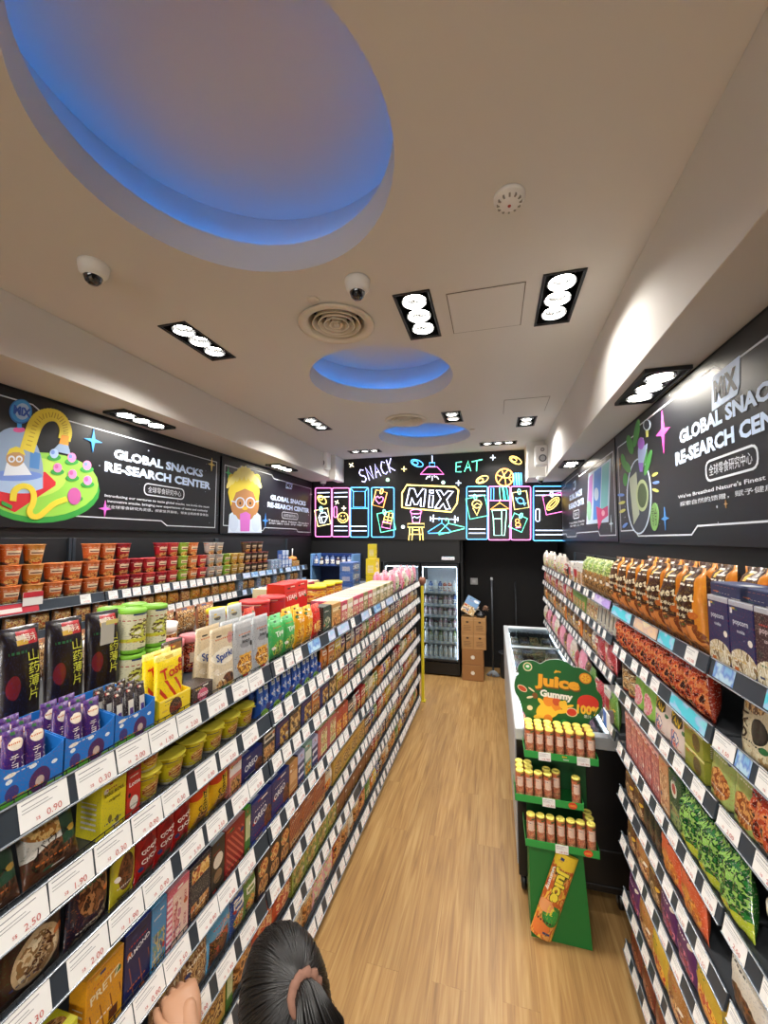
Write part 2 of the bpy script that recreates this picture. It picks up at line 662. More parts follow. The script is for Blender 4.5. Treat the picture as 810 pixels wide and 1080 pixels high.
# recessed rings: plaster lip, ledge, upper drum and a blue light strip on the ledge
COVE = M('#1f8cff', 0.5, 0, 13.5, name='blue_cove_light')
for i, (x, y) in enumerate(RINGS):
    T = Matrix.Translation((x, y, 0))
    mb = MB()
    mb.lathe([(RR, ZC), (RR, ZC + .12), (RR + .02, ZC + .12), (RR + .02, ZC + .10), (RR + .13, ZC + .10), (RR + .13, ZC + .34), (0.0, ZC + .34)], 72, 0, T)
    mb.s = [False if abs(k) < 0 else True for k in range(len(mb.f))]
    o = struct(mb.obj('ceiling_recess', WHITE))
    mod = o.modifiers.new('edges', 'EDGE_SPLIT')
    mod.split_angle = rad(40)
    pos = ('nearest the entrance', 'between the two air diffusers', 'closest to the neon wall')[i]
    t = empty('cove_light', 'blue light strip glowing in the round ceiling recess ' + ('above the gondola', 'between the two air diffusers', 'closest to the neon wall')[i], 'light', (x, y, ZC + .10), 0, 'blue cove lights')
    ring = [(cos(2 * pi * k / 72) * (RR + .031), sin(2 * pi * k / 72) * (RR + .031), .012) for k in range(72)]
    MB().tube(ring, .006, 0, 6, True).obj('light_strip', COVE, t)
    MB().lathe([(RR + .0205, .0005), (RR + .0205, .030), (RR + .0365, .030), (RR + .0365, .028), (RR + .0225, .028), (RR + .0225, .0005)], 72, 0).obj('strip_shield', WHITE, t)  # hidden shield, added to keep direct blue light off the disc


# recessed lamp boxes
LAMPW = M('#fff6e6', 0.4, 0, 26.0, name='lamp_lens')
places = ['black recessed lamp box of three lamps beside the square access hatch', 'brightest recessed lamp box, three lamps, by the freezer wall bulkhead',
          'tilted recessed lamp box of three lamps over the noodle wall side', 'recessed lamp box of three lamps left of the middle blue ring',
          'small two-lamp ceiling box between the rings and the second hatch', 'small two-lamp ceiling box nearest the white wall speaker',
          'crosswise lamp box in front of the neon lettering SNACK', 'crosswise lamp box in front of the neon lettering EAT']
places[3] = 'recessed lamp box of three lamps beside the middle blue ring'
places[5] = 'small two-lamp ceiling box beside the second access hatch'
extra = ['added ceiling lamp box behind the viewer, %s of five' % ordinal(k) for k in range(1, 6)]
soff = ['three-lamp box under the noodle wall bulkhead above the lettering CENTER', 'three-lamp box under the noodle wall bulkhead near the wall speaker',
        'three-lamp box under the freezer wall bulkhead by the logo', 'two-lamp box under the freezer wall bulkhead nearby the neon wall',
        'added lamp box under the noodle wall bulkhead behind the viewer', 'added lamp box under the freezer wall bulkhead behind the viewer']
DLAB = places + extra + soff
LAMP_E = 1.0
for (x, y, hx, hy, n, z), lab in zip(DOWN, DLAB):
    t = empty('recessed_downlight', lab, 'ceiling light', (x, y, z), 0, 'recessed lamp boxes')
    inb = z < ZC - .1
    up = .006 if inb else .085   # bulkhead boxes sit shallow under the soffit
    dz = -.012 if inb else 0
    mb = MB()
    e = .012
    for (a0, b0, a1, b1) in ((-hx - e, -hy - e, hx + e, -hy), (-hx - e, hy, hx + e, hy + e), (-hx - e, -hy, -hx, hy), (hx, -hy, hx + e, hy)):
        mb.rbox(a0, b0, -.006 + (dz if inb else 0), a1, b1, .0 if not inb else -.0005, .0015)
    mb.obj('frame', BLK, t)
    if not inb:
        mb = MB()
        for (a0, b0, a1, b1) in ((-hx - .006, -hy - .006, hx + .006, -hy), (-hx - .006, hy, hx + .006, hy + .006), (-hx - .006, -hy, -hx, hy), (hx, -hy, hx + .006, hy)):
            mb.rbox(a0, b0, 0, a1, b1, .10, .001)
        mb.rbox(-hx, -hy, .094, hx, hy, .10, .001)
        mb.obj('housing', BLK, t)
    else:
        box(-hx, -hy, -.0045, hx, hy, -.0005).obj('housing', BLK, t)
    along = hy > hx
    for k in range(n):
        q = (k - (n - 1) / 2) * (2 * max(hx, hy) / n) * .92
        lx, ly = (0, q) if along else (q, 0)
        T = Matrix.Translation((lx, ly, 0))
        r = min(hx, hy) * .82
        zz = .026 if not inb else -.012
        if not inb:
            lm = MB().lathe([(r * .98, zz - .022), (r, zz - .02), (r * .72, zz + .035), (0, zz + .036)], 24, 0, T).obj('lamp', CHROME, t)
            z3 = zz + .012
        else:
            lm = MB().lathe([(r * .98, zz - .002), (r, zz), (r, zz + .006), (0, zz + .0065)], 24, 0, T).obj('lamp', CHROME, t)
            z3 = zz - .001
        mb = MB()
        for a in range(5):
            ang = a * 2 * pi / 5
            rr = r * .30
            mb.lathe([(0, z3 - .004), (rr * .8, z3 - .003), (rr, z3 + .002), (rr, z3 + .006)], 10, 0, Matrix.Translation((lx + cos(ang) * r * .46, ly + sin(ang) * r * .46, 0)))
        mb.obj('lens', LAMPW, lm)
    L = bpy.data.lights.new('downlight', 'AREA')
    L.shape = 'RECTANGLE'
    L.size, L.size_y = (2 * hx * .8, 2 * hy * .9)
    L.energy = LAMP_E * 12.5 * n / 3 * (.55 if inb else .62 if (x > .15 and y > 0 and y < 3) else 1)
    L.color = (1.0, .965, .91)
    L.spread = rad(140)
    lo = link('downlight', L, t, (0, 0, -.02))

# round air diffusers
VM = M('#d9d0bf', 0.6)
for v, lab in zip(VENTS, ('round ceiling air diffuser beside the dome camera', 'round ceiling air diffuser between the two far blue rings')):
    t = empty('ceiling_vent', lab, 'air vent', (v.x, v.y, ZC))
    MB().lathe([(.150, .10), (.150, -.002), (.196, -.003), (.200, -.008), (.190, -.014), (.160, -.012), (.152, .0)], 48, 0).obj('outer_ring', VM, t)
    for r in (.125, .095, .065, .035):
        MB().lathe([(r - .022, .035), (r - .004, -.006), (r, -.008), (r + .002, -.006), (r - .018, .038), (r - .022, .035)], 40, 0).obj('vane', VM, t)
    MB().lathe([(0, -.006), (.014, -.006), (.016, .02), (0, .025)], 20, 0).obj('hub', VM, t)
    MB().lathe([(.152, .098), (0, .0985)], 40, 0).obj('duct', BLK, t)

# dome cameras
def dome(px, py, lab, z=ZC, s=1.0):
    p = onz(px, py, z)
    t = empty('ceiling_camera', lab, 'security camera', (p.x, p.y, z))
    MB().lathe([(0, -.055 * s), (.034 * s, -.055 * s), (.050 * s, -.040 * s), (.056 * s, -.012 * s), (.056 * s, -.0005), (0, -.0004)], 32, 0).obj('housing', BONE, t)
    MB().lathe([(0, -.088 * s), (.016 * s, -.085 * s), (.028 * s, -.074 * s), (.034 * s, -.056 * s)], 28, 0).obj('dome', M('#0a0a0c', .05, 0, 0, 0, None, 1.0), t)
    MB().lathe([(.034 * s, -.056 * s), (.038 * s, -.058 * s), (.038 * s, -.052 * s)], 28, 0).obj('collar', BONE, t)
    mb = MB()
    mb.tube([(0, -.020 * s, -.078 * s), (0, -.028 * s, -.080 * s)], .008 * s, 0, 10)
    mb.obj('lens', M('#30343c', .1), t)


dome(99, 279, 'white dome camera on the ceiling over the noodle wall side')
dome(377, 296, 'white dome camera on the ceiling beside the round air diffuser')
dome(570, 503, 'small dome camera under the stub column above the hot dog neon', SRZ, .8)
dome(341, 507, 'small dome camera under the bulkhead above the gem note neon', SLZ - .0, .8)

p = onz(537, 207, ZC)
t = empty('smoke_detector', 'round white smoke detector alone on the plain ceiling', 'smoke detector', (p.x, p.y, ZC))
MB().lathe([(0, -.034), (.022, -.034), (.036, -.026), (.046, -.014), (.050, -.012), (.050, -.0005), (0, -.0004)], 32, 0).obj('housing', BONE, t)
mb = MB()
for k in range(12):
    a = k * pi / 6
    mb.rbox(-.003, .030, -.029, .003, .040, -.020, .0005, 0, Matrix.Rotation(a, 4, 'Z'))
mb.obj('vent_slot', M('#8d8a84'), t)
MB().lathe([(0, -.037), (.005, -.036), (.006, -.033)], 10, 0).obj('indicator', M('#b03028', .3), t)
for (px, py, lab) in ((330, 422 - 106, 'small white round sensor cap beside the ceiling diffuser'), (498, 453, 'tiny round sprinkler cap near the far ceiling lamps')):
    p = onz(px, py, ZC)
    tag(MB().lathe([(0, -.012), (.020, -.011), (.028, -.006), (.030, -.0005), (0, -.0003)], 24, 0).obj('ceiling_sensor', M('#cfc6b6'), None, (p.x, p.y, ZC)), lab, 'sensor')


# access hatches: a thin raised lid with a shadow gap
def hatch(c4, lab):
    x, y = at4(*c4)
    t = empty('ceiling_hatch', lab, 'ceiling hatch', (x, y, ZC))
    box(-.17, -.18, -.004, .17, .18, -.0008, .001).obj('lid', WHITE, t)
    mb = MB()
    for a in ((-.175, -.185, .175, -.1815), (-.175, .1815, .175, .185), (-.175, -.1815, -.1715, .1815), (.1715, -.1815, .175, .1815)):
        mb.rbox(a[0], a[1], -.0025, a[2], a[3], -.0007, .0004)
    mb.obj('gap', M('#6f675b'), t)


hatch(((466, 310), (556, 298), (552, 343), (478, 350)), 'square ceiling access hatch between the two bright lamp boxes')
hatch(((532, 420), (580, 417), (575, 434), (530, 437)), 'fainter ceiling access hatch nearer the neon wall')


# wall speakers
def speaker(x, y, z, rz, lab):
    t = empty('wall_speaker', lab, 'speaker', (x, y, z), rz)
    wm = M('#f2f2f0', .35)
    box(-.075, -.13, -.11, .075, 0, .11, .008).obj('cabinet', wm, t)
    for zz, r in ((-.035, .042), (.06, .022)):
        T = Matrix.Translation((0, -.1302, zz)) @ Matrix.Rotation(pi / 2, 4, 'X')
        MB().lathe([(r, 0), (r, .004), (r * .82, .003), (r * .55, -.004 + .004), (0, .0022)], 28, 0, T).obj('cone', M('#c3c5c6', .5), t)
        MB().lathe([(r * .92, .0042), (r * .8, .0050), (r * .7, .0042)], 28, 0, T).obj('surround', M('#3d3f42', .5), t)
    box(-.02, 0, -.04, .02, .05, .04, .003).obj('bracket', M('#bdbdbd', .4), t)


p = ony(571, 480, 4.80)
speaker(p.x, 4.82, p.z - .02, 0, 'white loudspeaker on the stub column beside the crisps neon')
p = ony(343, 487, 4.90)
speaker(p.x, 4.92, p.z, 0, 'white loudspeaker on the stub column beside the word SNACK')
# ------------------------------------------------------------------ shelving
TAGW = M('#f4f3f0', 0.45)
TAGL = M('#8b8b90', 0.5)
TAGR = M('#c4605a', 0.5)
TAGK = M('#3b3b40', 0.5)
PRICES = ['1.50', '0.90', '1.90', '2.50', '0.30', '3.90', '2.00']


def tag_mesh(w, h, price, k):
    mb = MB()
    mb.rbox(-w / 2, -.0012, -h / 2, w / 2, 0, h / 2, .0003, 0)
    y = -.0015
    for i, (zz, ww, t) in enumerate(((.30, .72, .0016), (.14, .52, .0011), (.04, .60, .0011))):
        mb.add([(-w * .44, y, h * zz), (-w * .44 + w * ww, y, h * zz), (-w * .44 + w * ww, y, h * zz + t), (-w * .44, y, h * zz + t)], [(0, 1, 2, 3)], 1)
    mb.text(price, 2, w * .17, -h * .29, None, h * .21, lambda x, z: -.0012)
    mb.text('S$', 2, -w * .16, -h * .31, None, h * .12, lambda x, z: -.0012)
    return mb.mesh('price_tag', [TAGW, TAGL, TAGR, TAGK])


TAGS = {'n': [tag_mesh(.082, .052, p, i) for i, p in enumerate(PRICES)],
        'm': [tag_mesh(.060, .050, p, i) for i, p in enumerate(PRICES)],
        'f': [tag_mesh(.046, .046, p, i) for i, p in enumerate(PRICES)]}
HOLO = {
    'red': PM('rail_red', '#c83a48', [('r', .3, .15, .7, .6, '#efe6e2')], .3),
    'cyan': PM('rail_cyan', '#7fd6e8', [('g', 2.2, ['#3fb4dc', '#8fe4f0', '#a8c8f0', '#58d0e4'])], .25),
    'peach': PM('rail_peach', '#e6bf9e', [('g', 2.2, ['#b8c4d4', '#e8c49c', '#d8b4a4', '#efdcb0'])], .25),
    'lilac': PM('rail_lilac', '#b5a0dc', [('g', 2.2, ['#8f9ce0', '#c0a4e8', '#b49ae0', '#dcd0f2'])], .25),
    'blue': PM('rail_blue', '#6fa8dc', [('g', 2.2, ['#3f78c4', '#86bce6', '#6f8fd4', '#b6d9ee'])], .25),
    'pale': PM('rail_pale', '#bcd9ea', [('g', 2.2, ['#9cc8e4', '#d6e6f0', '#c4c8ec', '#a9d4ec'])], .25)}
DECKM = M('#55595e', .45, .4)
BACKM = M('#26282c', .5, .3)
TILT = rad(14)


def shelf(bay, side, L, depth, z, tagplan, holo=(), wire=True, k=1.0):
    """one shelf of a bay, in bay coordinates: x runs along the aisle 0..L, front at y=0"""
    s = box(.002, .006, z - .022, L - .002, depth, z, .002).obj('shelf', DECKM, bay)
    mb = MB()
    T = Matrix.Translation((0, -.004, z - .006)) @ Matrix.Rotation(-TILT, 4, 'X') @ Matrix.Diagonal((1, 1, k, 1))
    mb.rbox(.002, -.003, -.030, L - .002, .003, .026, .0012, 0, T)
    mb.rbox(.002, -.0065, -.031, L - .002, -.003, -.0275, .0008, 1, T)
    mb.rbox(.002, -.0065, .0235, L - .002, -.003, .0265, .0008, 1, T)
    mb.obj('price_rail', [RAILM, M('#aab2ba', .25, .4)], s)
    if wire:
        mb = MB()
        nn = int(L / .022)
        for k in range(nn):
            x = .012 + k * (L - .024) / nn
            mb.tube([(x, .0075, z), (x, .0075, z + .024)], .0011, 0, 4)
        mb.tube([(.006, .0075, z + .024), (L - .006, .0075, z + .024)], .0013, 0, 4)
        mb.obj('wire_fence', M('#1a1b1d', .35, .6), s)
    Rt = T @ Matrix.Translation((0, -.0035, -.001))
    for (x, kind) in tagplan:
        me = rnd.choice(TAGS[kind])
        o = link('price_tag', me, s)
        o.matrix_local = Rt @ Matrix.Translation((x, -.0005, rnd.uniform(-.002, .002))) @ Matrix.Rotation(rad(rnd.uniform(-1.5, 1.5)), 4, 'Y')
    for (xa, xb, c) in holo:
        mb = MB()
        mb.rbox(xa, -.0042, -.024, xb, -.0034, .022, .0002, 0, T)
        mb.obj('rail_insert', HOLO[c], s)
    return s


def bay(name, label, x, y, rz, L, depth, zs, plans, cat='shelving unit', backto=None, top=None, grp=None, wire=True, base=True, k=1.0):
    t = empty(name, label, cat, (x, y, 0), rz, grp)
    zt = top or max(zs) + .02
    box(0, depth - .012, .02, L, depth, zt, .001).obj('back_panel', BACKM, t)
    for xx in (0, L - .0):
        box(xx - (.0 if xx == 0 else .018), depth - .032, 0, xx + (.018 if xx == 0 else 0), depth - .0125, zt, .001).obj('upright', RAILM, t)
    if base:
        box(.001, .020, 0, L - .001, depth - .034, min(zs) - .026, .002).obj('plinth', BLK, t)
    for z, (tp, ho) in zip(zs, plans):
        shelf(t, 0, L, depth - .034, z, tp, ho, wire, k)
    return t


# the long gondola: front rail plane x = -.79, facing +X
LZ = [1.285, 1.115, .945, .715, .505, .315, .085]
LYS = [.32, 1.33, 2.34, 3.35, 4.36]
for b in range(4):
    y0, y1 = LYS[b], LYS[b + 1]
    L = y1 - y0 - .004
    plans = []
    for i, z in enumerate(LZ):
        kind = 'n' if b == 0 else ('m' if b == 1 else 'f')
        w = {'n': .082, 'm': .060, 'f': .046}[kind]
        x, tp, ho = .05, [], []
        while x < L - w / 2 - .005:
            if not (i == 0 and b == 1 and rnd.random() < .25):
                tp.append((x, kind))
            x += w + rnd.choice(((.003, .004, .016, .030), (.012, .022, .030, .045), (.004, .014, .024, .040), (.003, .004, .012, .02))[b])
        if i == 0 and b == 1:
            ho = [(.30, .42, 'blue'), (.52, .60, 'pale'), (.64, .80, 'pale')]
            tp = [q for q in tp if not any(a - .03 < q[0] < c + .03 for a, c, _ in ho)]
        if i == 0 and b == 2:
            ho = [(.02, .16, 'pale'), (.28, .44, 'blue'), (.60, .80, 'pale')]
            tp = [q for q in tp if not any(a - .03 < q[0] < c + .03 for a, c, _ in ho)]
        plans.append((tp, ho))
    lab = ['gondola shelving bay closest to the crouching person', 'gondola shelving bay with the chips bags on its top deck',
           'gondola shelving bay with pink and cream cartons on top', 'gondola shelving bay at the far end by the yellow post'][b]
    t = bay('gondola_bay', lab, -.79, y0, pi / 2, L, .41, LZ[1:], plans[1:], top=1.26, grp='gondola bays')
    # the wide top deck covers both sides of the gondola
    s = shelf(t, 0, L, .82, LZ[0], *plans[0])
    box(0, .80, .0, L, .818, LZ[0] - .024, .001).obj('rear_panel', BACKM, t)
# end post with a ball finial
p = onx(446, 738, -.79)
t = empty('gondola_end_post', 'tall yellow post with a brown ball on top at the gondola end', 'post', (-.775, 4.46, 0))
box(-.014, -.02, .002, .014, .02, 1.24, .004).obj('post', M('#e3cf2b', .4), t)
MB().lathe([(0, 1.24), (.012, 1.24), (.016, 1.25), (.036, 1.272), (.042, 1.295), (.034, 1.322), (.018, 1.336), (0, 1.339)], 20, 0).obj('ball', M('#8a5a45', .5), t)
box(-.03, -.035, 0, .03, .035, .012, .003).obj('foot_plate', M('#c9b723', .4), t)
# end panel of the gondola, beyond the last bay
e = box(-1.605, 4.375, 0, -.80, 4.395, 1.30, .002).obj('aisle_end_board', BACKM)
tag(e, 'dark end panel closing the gondola beside the yellow post', 'panel')

# noodle wall shelving along the dark wall
WZ = [1.425, 1.275]
WYS = [.55, 1.88, 3.21, 4.54]
for b in range(3):
    y0, y1 = WYS[b], WYS[b + 1]
    L = y1 - y0 - .004
    plans = []
    for i, z in enumerate(WZ):
        tp, ho = [], []
        if b == 0:
            tp = [(x, 'm') for x in (.34, .55, .62, 1.21)] if i == 0 else []
            ho = [(.72, .97, 'red')] if i == 0 else []
        elif b == 1:
            x = .05
            while x < L - .04:
                tp.append((x, 'm'))
                x += .062 + rnd.choice((.012, .03))
        else:
            ho = [(.02 + k * .13, .02 + k * .13 + rnd.choice((.06, .11)), 'blue' if k % 2 else 'pale') for k in range(10)]
        plans.append((tp, ho))
    lab = ['wall shelving bay holding the orange noodle cups', 'wall shelving bay holding red and green noodle cups', 'wall shelving bay with blue rail strips near the far corner'][b]
    bay('wall_shelving_bay', lab, -2.215, y0, pi / 2, L, .295, WZ, plans, top=1.76, grp='noodle wall bays')

# freezer wall shelving, facing -X
RZN = [1.462, 1.302, 1.135, .905, .725, .540, .325, .125]
RZF = [1.470, 1.325, 1.158, .925]
RB = [(.30, 1.13, 'n'), (1.135, 1.945, 'm'), (1.96, 2.80, 'f'), (2.805, 3.65, 'f'), (3.655, 4.50, 'f')]
for b, (y0, y1, kd) in enumerate(RB):
    L = y1 - y0 - .004
    plans = []
    zs = RZN if b < 2 else RZF
    for i, z in enumerate(zs):
        tp, ho = [], []
        w = {'n': .082, 'm': .06, 'f': .046}[kd]
        x = .045
        while x < L - w / 2:
            tp.append((x, kd))
            x += w + (rnd.choice((.035, .05, .075)) if b < 2 else rnd.choice((.004, .02, .05, .09)))
        # the bay frame runs far -> near, so x = 0 is its far end
        if i == 0:
            ho = {0: [(.02, .10, 'blue'), (.20, .28, 'cyan')], 1: [(.01, .25, 'cyan'), (.29, .50, 'peach'), (.51, .62, 'cyan')],
                  2: [(.56, .83, 'lilac')], 3: [], 4: []}[b]
        if i == 1:
            ho = {0: [(.09, .14, 'blue'), (.26, .36, 'lilac')], 1: [(.58, .78, 'cyan')]}.get(b, [])
        tp = [q for q in tp if not any(a - w / 2 < q[0] < c + w / 2 for a, c, _ in ho)]
        plans.append((tp, ho))
    lab = ['freezer wall bay holding the blue cookie cartons', 'freezer wall bay holding the brown sweet potato chip bags', 'freezer wall bay just behind the green header board',
           'freezer wall bay above the middle of the chest freezer', 'freezer wall bay at the far end by the dark niche'][b]
    bay('wall_shelving_bay', lab, .488, y1 - .002, -pi / 2, L, .325, zs, plans, top=1.62, grp='freezer wall bays', base=(b < 2), k=.76, wire=False)
    # x of the bay frame: local +x -> world -y

# ------------------------------------------------------------------ packs
SKU = {}


def carton(key, name, cat, desc, w, h, d, base, shapes=(), texts=(), rough=.4, flap=True, side=None):
    mb = MB()
    mb.rbox(-w / 2, 0, 0, w / 2, d, h, .0012, 0)
    if flap:
        mb.rbox(-w / 2 + .003, .003, h, w / 2 - .003, d * .72, h + .0007, .0002, 0)
    mats = [PM(key, base, shapes, rough)]
    for (s, cx, cz, tw, th, col, *r) in texts:
        mats.append(M(col, .4))
        mb.text(s, len(mats) - 1, cx * w / 2, cz * h, tw * w, th * h, None, r[0] if r else 0, .02)
    SKU[key] = dict(name=name, cat=cat, desc=desc, w=w, h=h, d=d, parts=[(name, mb.mesh(name, mats))])


def pouch(key, name, cat, desc, w, h, d, base, shapes=(), texts=(), rough=.28, style='pillow', crinkle=.12, seal=.06):
    """soft bag: pillow pack with crimped ends, or a stand-up pouch with a full base"""
    nx, nz = 12, 16
    r = random.Random(hash(key) % 1000 if False else sum(map(ord, key)))
    ph = [r.uniform(0, 6.28) for _ in range(6)]

    def th(a, b):       # half thickness at a in -1..1 across, b in 0..1 up
        if style == 'stand':
            v = 1.0 - .86 * max(0, b) ** 1.5
            if b > 1 - seal:
                v = .05
            e = (max(0, 1 - abs(a) ** 5)) ** .6
            return d / 2 * v * e
        lo, hi = b / max(seal, 1e-3), (1 - b) / max(seal, 1e-3)
        if lo < 1 or hi < 1:
            v = .05
        else:
            q = (b - seal) / (1 - 2 * seal)
            v = (max(0, 1 - abs(2 * q - 1) ** 2.6)) ** .55
        return d / 2 * v * (max(0, 1 - abs(a) ** 3)) ** .6

    def wob(a, b):
        return crinkle * d * .5 * (sin(9 * a + ph[0] + 5 * b) * .4 + sin(17 * b + ph[1]) * .3 * abs(a) + sin(5 * a * b * 6 + ph[2]) * .4) * (1 - abs(a) ** 4)

    def xx(a, b):
        p = 1.0
        if style == 'pillow':
            p = .97 + .03 * abs(2 * b - 1) ** 4
        return a * w / 2 * p

    def crimp(a, b):
        return .0012 * sin(a * 40) if (b < seal or b > 1 - seal) and style == 'pillow' else 0

    def front(x, z):
        a, b = max(-1, min(1, 2 * x / w)), max(0, min(1, z / h))
        return d / 2 - th(a, b) - wob(a, b)

    vs, uv, fs = [], [], []
    for sgn in (-1, 1):
        for j in range(nz + 1):
            b = j / nz
            for i in range(nx + 1):
                a = -1 + 2 * i / nx
                t = th(a, b) + (wob(a, b) if sgn < 0 else 0)
                vs.append((xx(a, b), d / 2 + sgn * t + crimp(a, b), b * h))
                uv.append(((a + 1) / 2 if sgn < 0 else 2.5 - a / 2, b))
    n1 = (nx + 1) * (nz + 1)
    for j in range(nz):
        for i in range(nx):
            k = j * (nx + 1) + i
            fs.append((k, k + 1, k + nx + 2, k + nx + 1))
            q = n1 + k
            fs.append((q + 1, q, q + nx + 1, q + nx + 2))
    for j in range(nz):     # side walls
        for i, fl in ((0, 0), (nx, 1)):
            k, k2 = j * (nx + 1) + i, (j + 1) * (nx + 1) + i
            f = (k2, k, n1 + k, n1 + k2)
            fs.append(f[::-1] if not fl else f)
    for i in range(nx):     # bottom and top
        fs.append((i + 1, i, n1 + i, n1 + i + 1))
        k = nz * (nx + 1) + i
        fs.append((k, k + 1, n1 + k + 1, n1 + k))
    mb = MB()
    mb.add(vs, fs, 0, uv, True)
    mats = [PM(key, base, shapes, rough)]
    for (s, cx, cz, tw, thh, col, *ro) in texts:
        mats.append(M(col, .35))
        mb.text(s, len(mats) - 1, cx * w / 2, cz * h, tw * w, thh * h, front, ro[0] if ro else 0, .02, 0, None, .0022)
    SKU[key] = dict(name=name, cat=cat, desc=desc, w=w, h=h, d=d, out=.36 * d if style == 'pillow' else 0, parts=[(name, mb.mesh(name, mats))])


def cup(key, name, cat, desc, rb, rt, h, base, lid, shapes=(), texts=(), rough=.4, tab=True, domed=False, n=28):
    mb = MB()
    mb.lathe([(0, .002), (rb * .9, .002), (rb * .94, 0), (rb, .001), (rb + (rt - rb) * .5, h * .5), (rt, h - .004)], n, 0)
    mats = [PM(key, base, shapes, rough)]

    def surf(x, z):
        r = rb + (rt - rb) * max(0, min(1, z / h))
        return -sqrt(max(r * r - x * x, 1e-8))
    for (s, cx, cz, tw, th, col, *ro) in texts:
        mats.append(M(col, .4))
        mb.text(s, len(mats) - 1, cx * rt, cz * h, tw * rt * 2, th * h, surf, ro[0] if ro else 0, .02, 0, None, .0011)
    body = mb.mesh('cup_body', mats)
    l = MB()
    if domed:
        l.lathe([(rt, h - .012), (rt + .002, h - .012), (rt + .002, h - .001), (rt - .002, h + .001), (rt * .9, h + .0005), (rt * .86, h - .002), (0, h - .002)], n, 0)
    else:
        l.lathe([(rt - .001, h - .004), (rt + .0035, h - .003), (rt + .004, h - .0005), (rt + .001, h + .0004), (0, h + .0006)], n, 0)
        if tab:
            l.add([(-.008, -rt, h + .0003), (.008, -rt, h + .0003), (.006, -rt - .013, h - .003), (-.006, -rt - .013, h - .003)], [(0, 3, 2, 1), (0, 1, 2, 3)], 0)
    lidm = l.mesh('lid', [M(lid, .35)])
    m = max(rb, rt)
    # move the axis so the front touches y = 0
    for me in (body, lidm):
        me.transform(Matrix.Translation((0, m + .004, 0)))
    SKU[key] = dict(name=name, cat=cat, desc=desc, w=2 * m + .008, h=h, d=2 * m + .008, parts=[('cup_body', body), ('lid', lidm)])


def jar(key, name, cat, desc, r, h, base, lid, lidh=.018, shapes=(), texts=(), lidr=1.02, neck=.9, n=28, pn=('jar_body', 'lid'), rough=.35):
    mb = MB()
    mb.lathe([(0, .002), (r * .9, .001), (r * .98, .004), (r, .012), (r, h - lidh - .012), (r * neck, h - lidh), (r * neck, h - lidh * .5)], n, 0)
    mats = [PM(key, base, shapes, rough)]
    for (s, cx, cz, tw, th, col, *ro) in texts:
        mats.append(M(col, .4))
        mb.text(s, len(mats) - 1, cx * r, cz * h, tw * r * 2, th * h, lambda x, z: -sqrt(max(r * r - x * x, 1e-8)), ro[0] if ro else 0, .02, 0, None, .001)
    body = mb.mesh(pn[0], mats)
    lr = r * lidr
    l = MB()
    l.lathe([(lr * .97, h - lidh), (lr, h - lidh + .001), (lr, h - .003), (lr - .003, h), (lr * .8, h), (lr * .78, h - .001), (0, h - .001)], n, 0)
    lidm = l.mesh(pn[1], [M(lid, .4)])
    m = max(r, lr)
    for me in (body, lidm):
        me.transform(Matrix.Translation((0, m + .001, 0)))
    SKU[key] = dict(name=name, cat=cat, desc=desc, w=2 * m + .002, h=h, d=2 * m + .002, parts=[(pn[0], body), (pn[1], lidm)])


def tray(key, name, cat, desc, w, h, d, base, shapes=(), texts=(), hb=None, wave=True):
    """open-topped counter display carton with a cut-out front"""
    t = .0018
    hb = hb or h * 1.25
    mb = MB()
    mb.rbox(-w / 2, 0, 0, w / 2, d, t, .0003, 1)
    n = 14
    prof = []
    for k in range(n + 1):
        q = k / n
        prof.append((-w / 2 + q * w, h * ((.80 + .20 * abs(2 * q - 1) ** 3) if wave else 1)))
    for yy, flip in ((0, False), (t, True)):
        vs = [(x, yy, 0) for x, _ in prof] + [(x, yy, z) for x, z in prof]
        uv = [((x + w / 2) / w, 0) for x, _ in prof] + [((x + w / 2) / w, z / h) for x, z in prof]
        fs = [(k, k + 1, n + 2 + k, n + 1 + k) if not flip else (k + 1, k, n + 1 + k, n + 2 + k) for k in range(n)]
        mb.add(vs, fs, 1 if flip else 0, uv)
    mb.add([(x, 0, z) for x, z in prof] + [(x, t, z) for x, z in prof], [(k, k + 1, n + 2 + k, n + 1 + k) for k in range(n)], 1)
    for sx in (-1, 1):
        xa, xb = (-w / 2, -w / 2 + t) if sx < 0 else (w / 2 - t, w / 2)
        vs = [(xa, t, 0), (xb, t, 0), (xb, d, 0), (xa, d, 0), (xa, t, h), (xb, t, h), (xb, d, hb), (xa, d, hb)]
        mb.add(vs, [(0, 4, 7, 3), (1, 2, 6, 5), (4, 5, 6, 7), (0, 1, 5, 4), (3, 7, 6, 2), (0, 3, 2, 1)], 1)
    mb.rbox(-w / 2 + t, d - t, t, w / 2 - t, d, hb, .0003, 1)
    mats = [PM(key, base, shapes, .45), M(base, .5)]
    for (s, cx, cz, tw, th, col, *ro) in texts:
        mats.append(M(col, .4))
        mb.text(s, len(mats) - 1, cx * w / 2, cz * h, tw * w, th * h, None, 0, .02)
    SKU[key] = dict(name=name, cat=cat, desc=desc, w=w, h=h, d=d, parts=[(name, mb.mesh(name, mats))])


PLACED = []     # (object, desc, place, row, along)


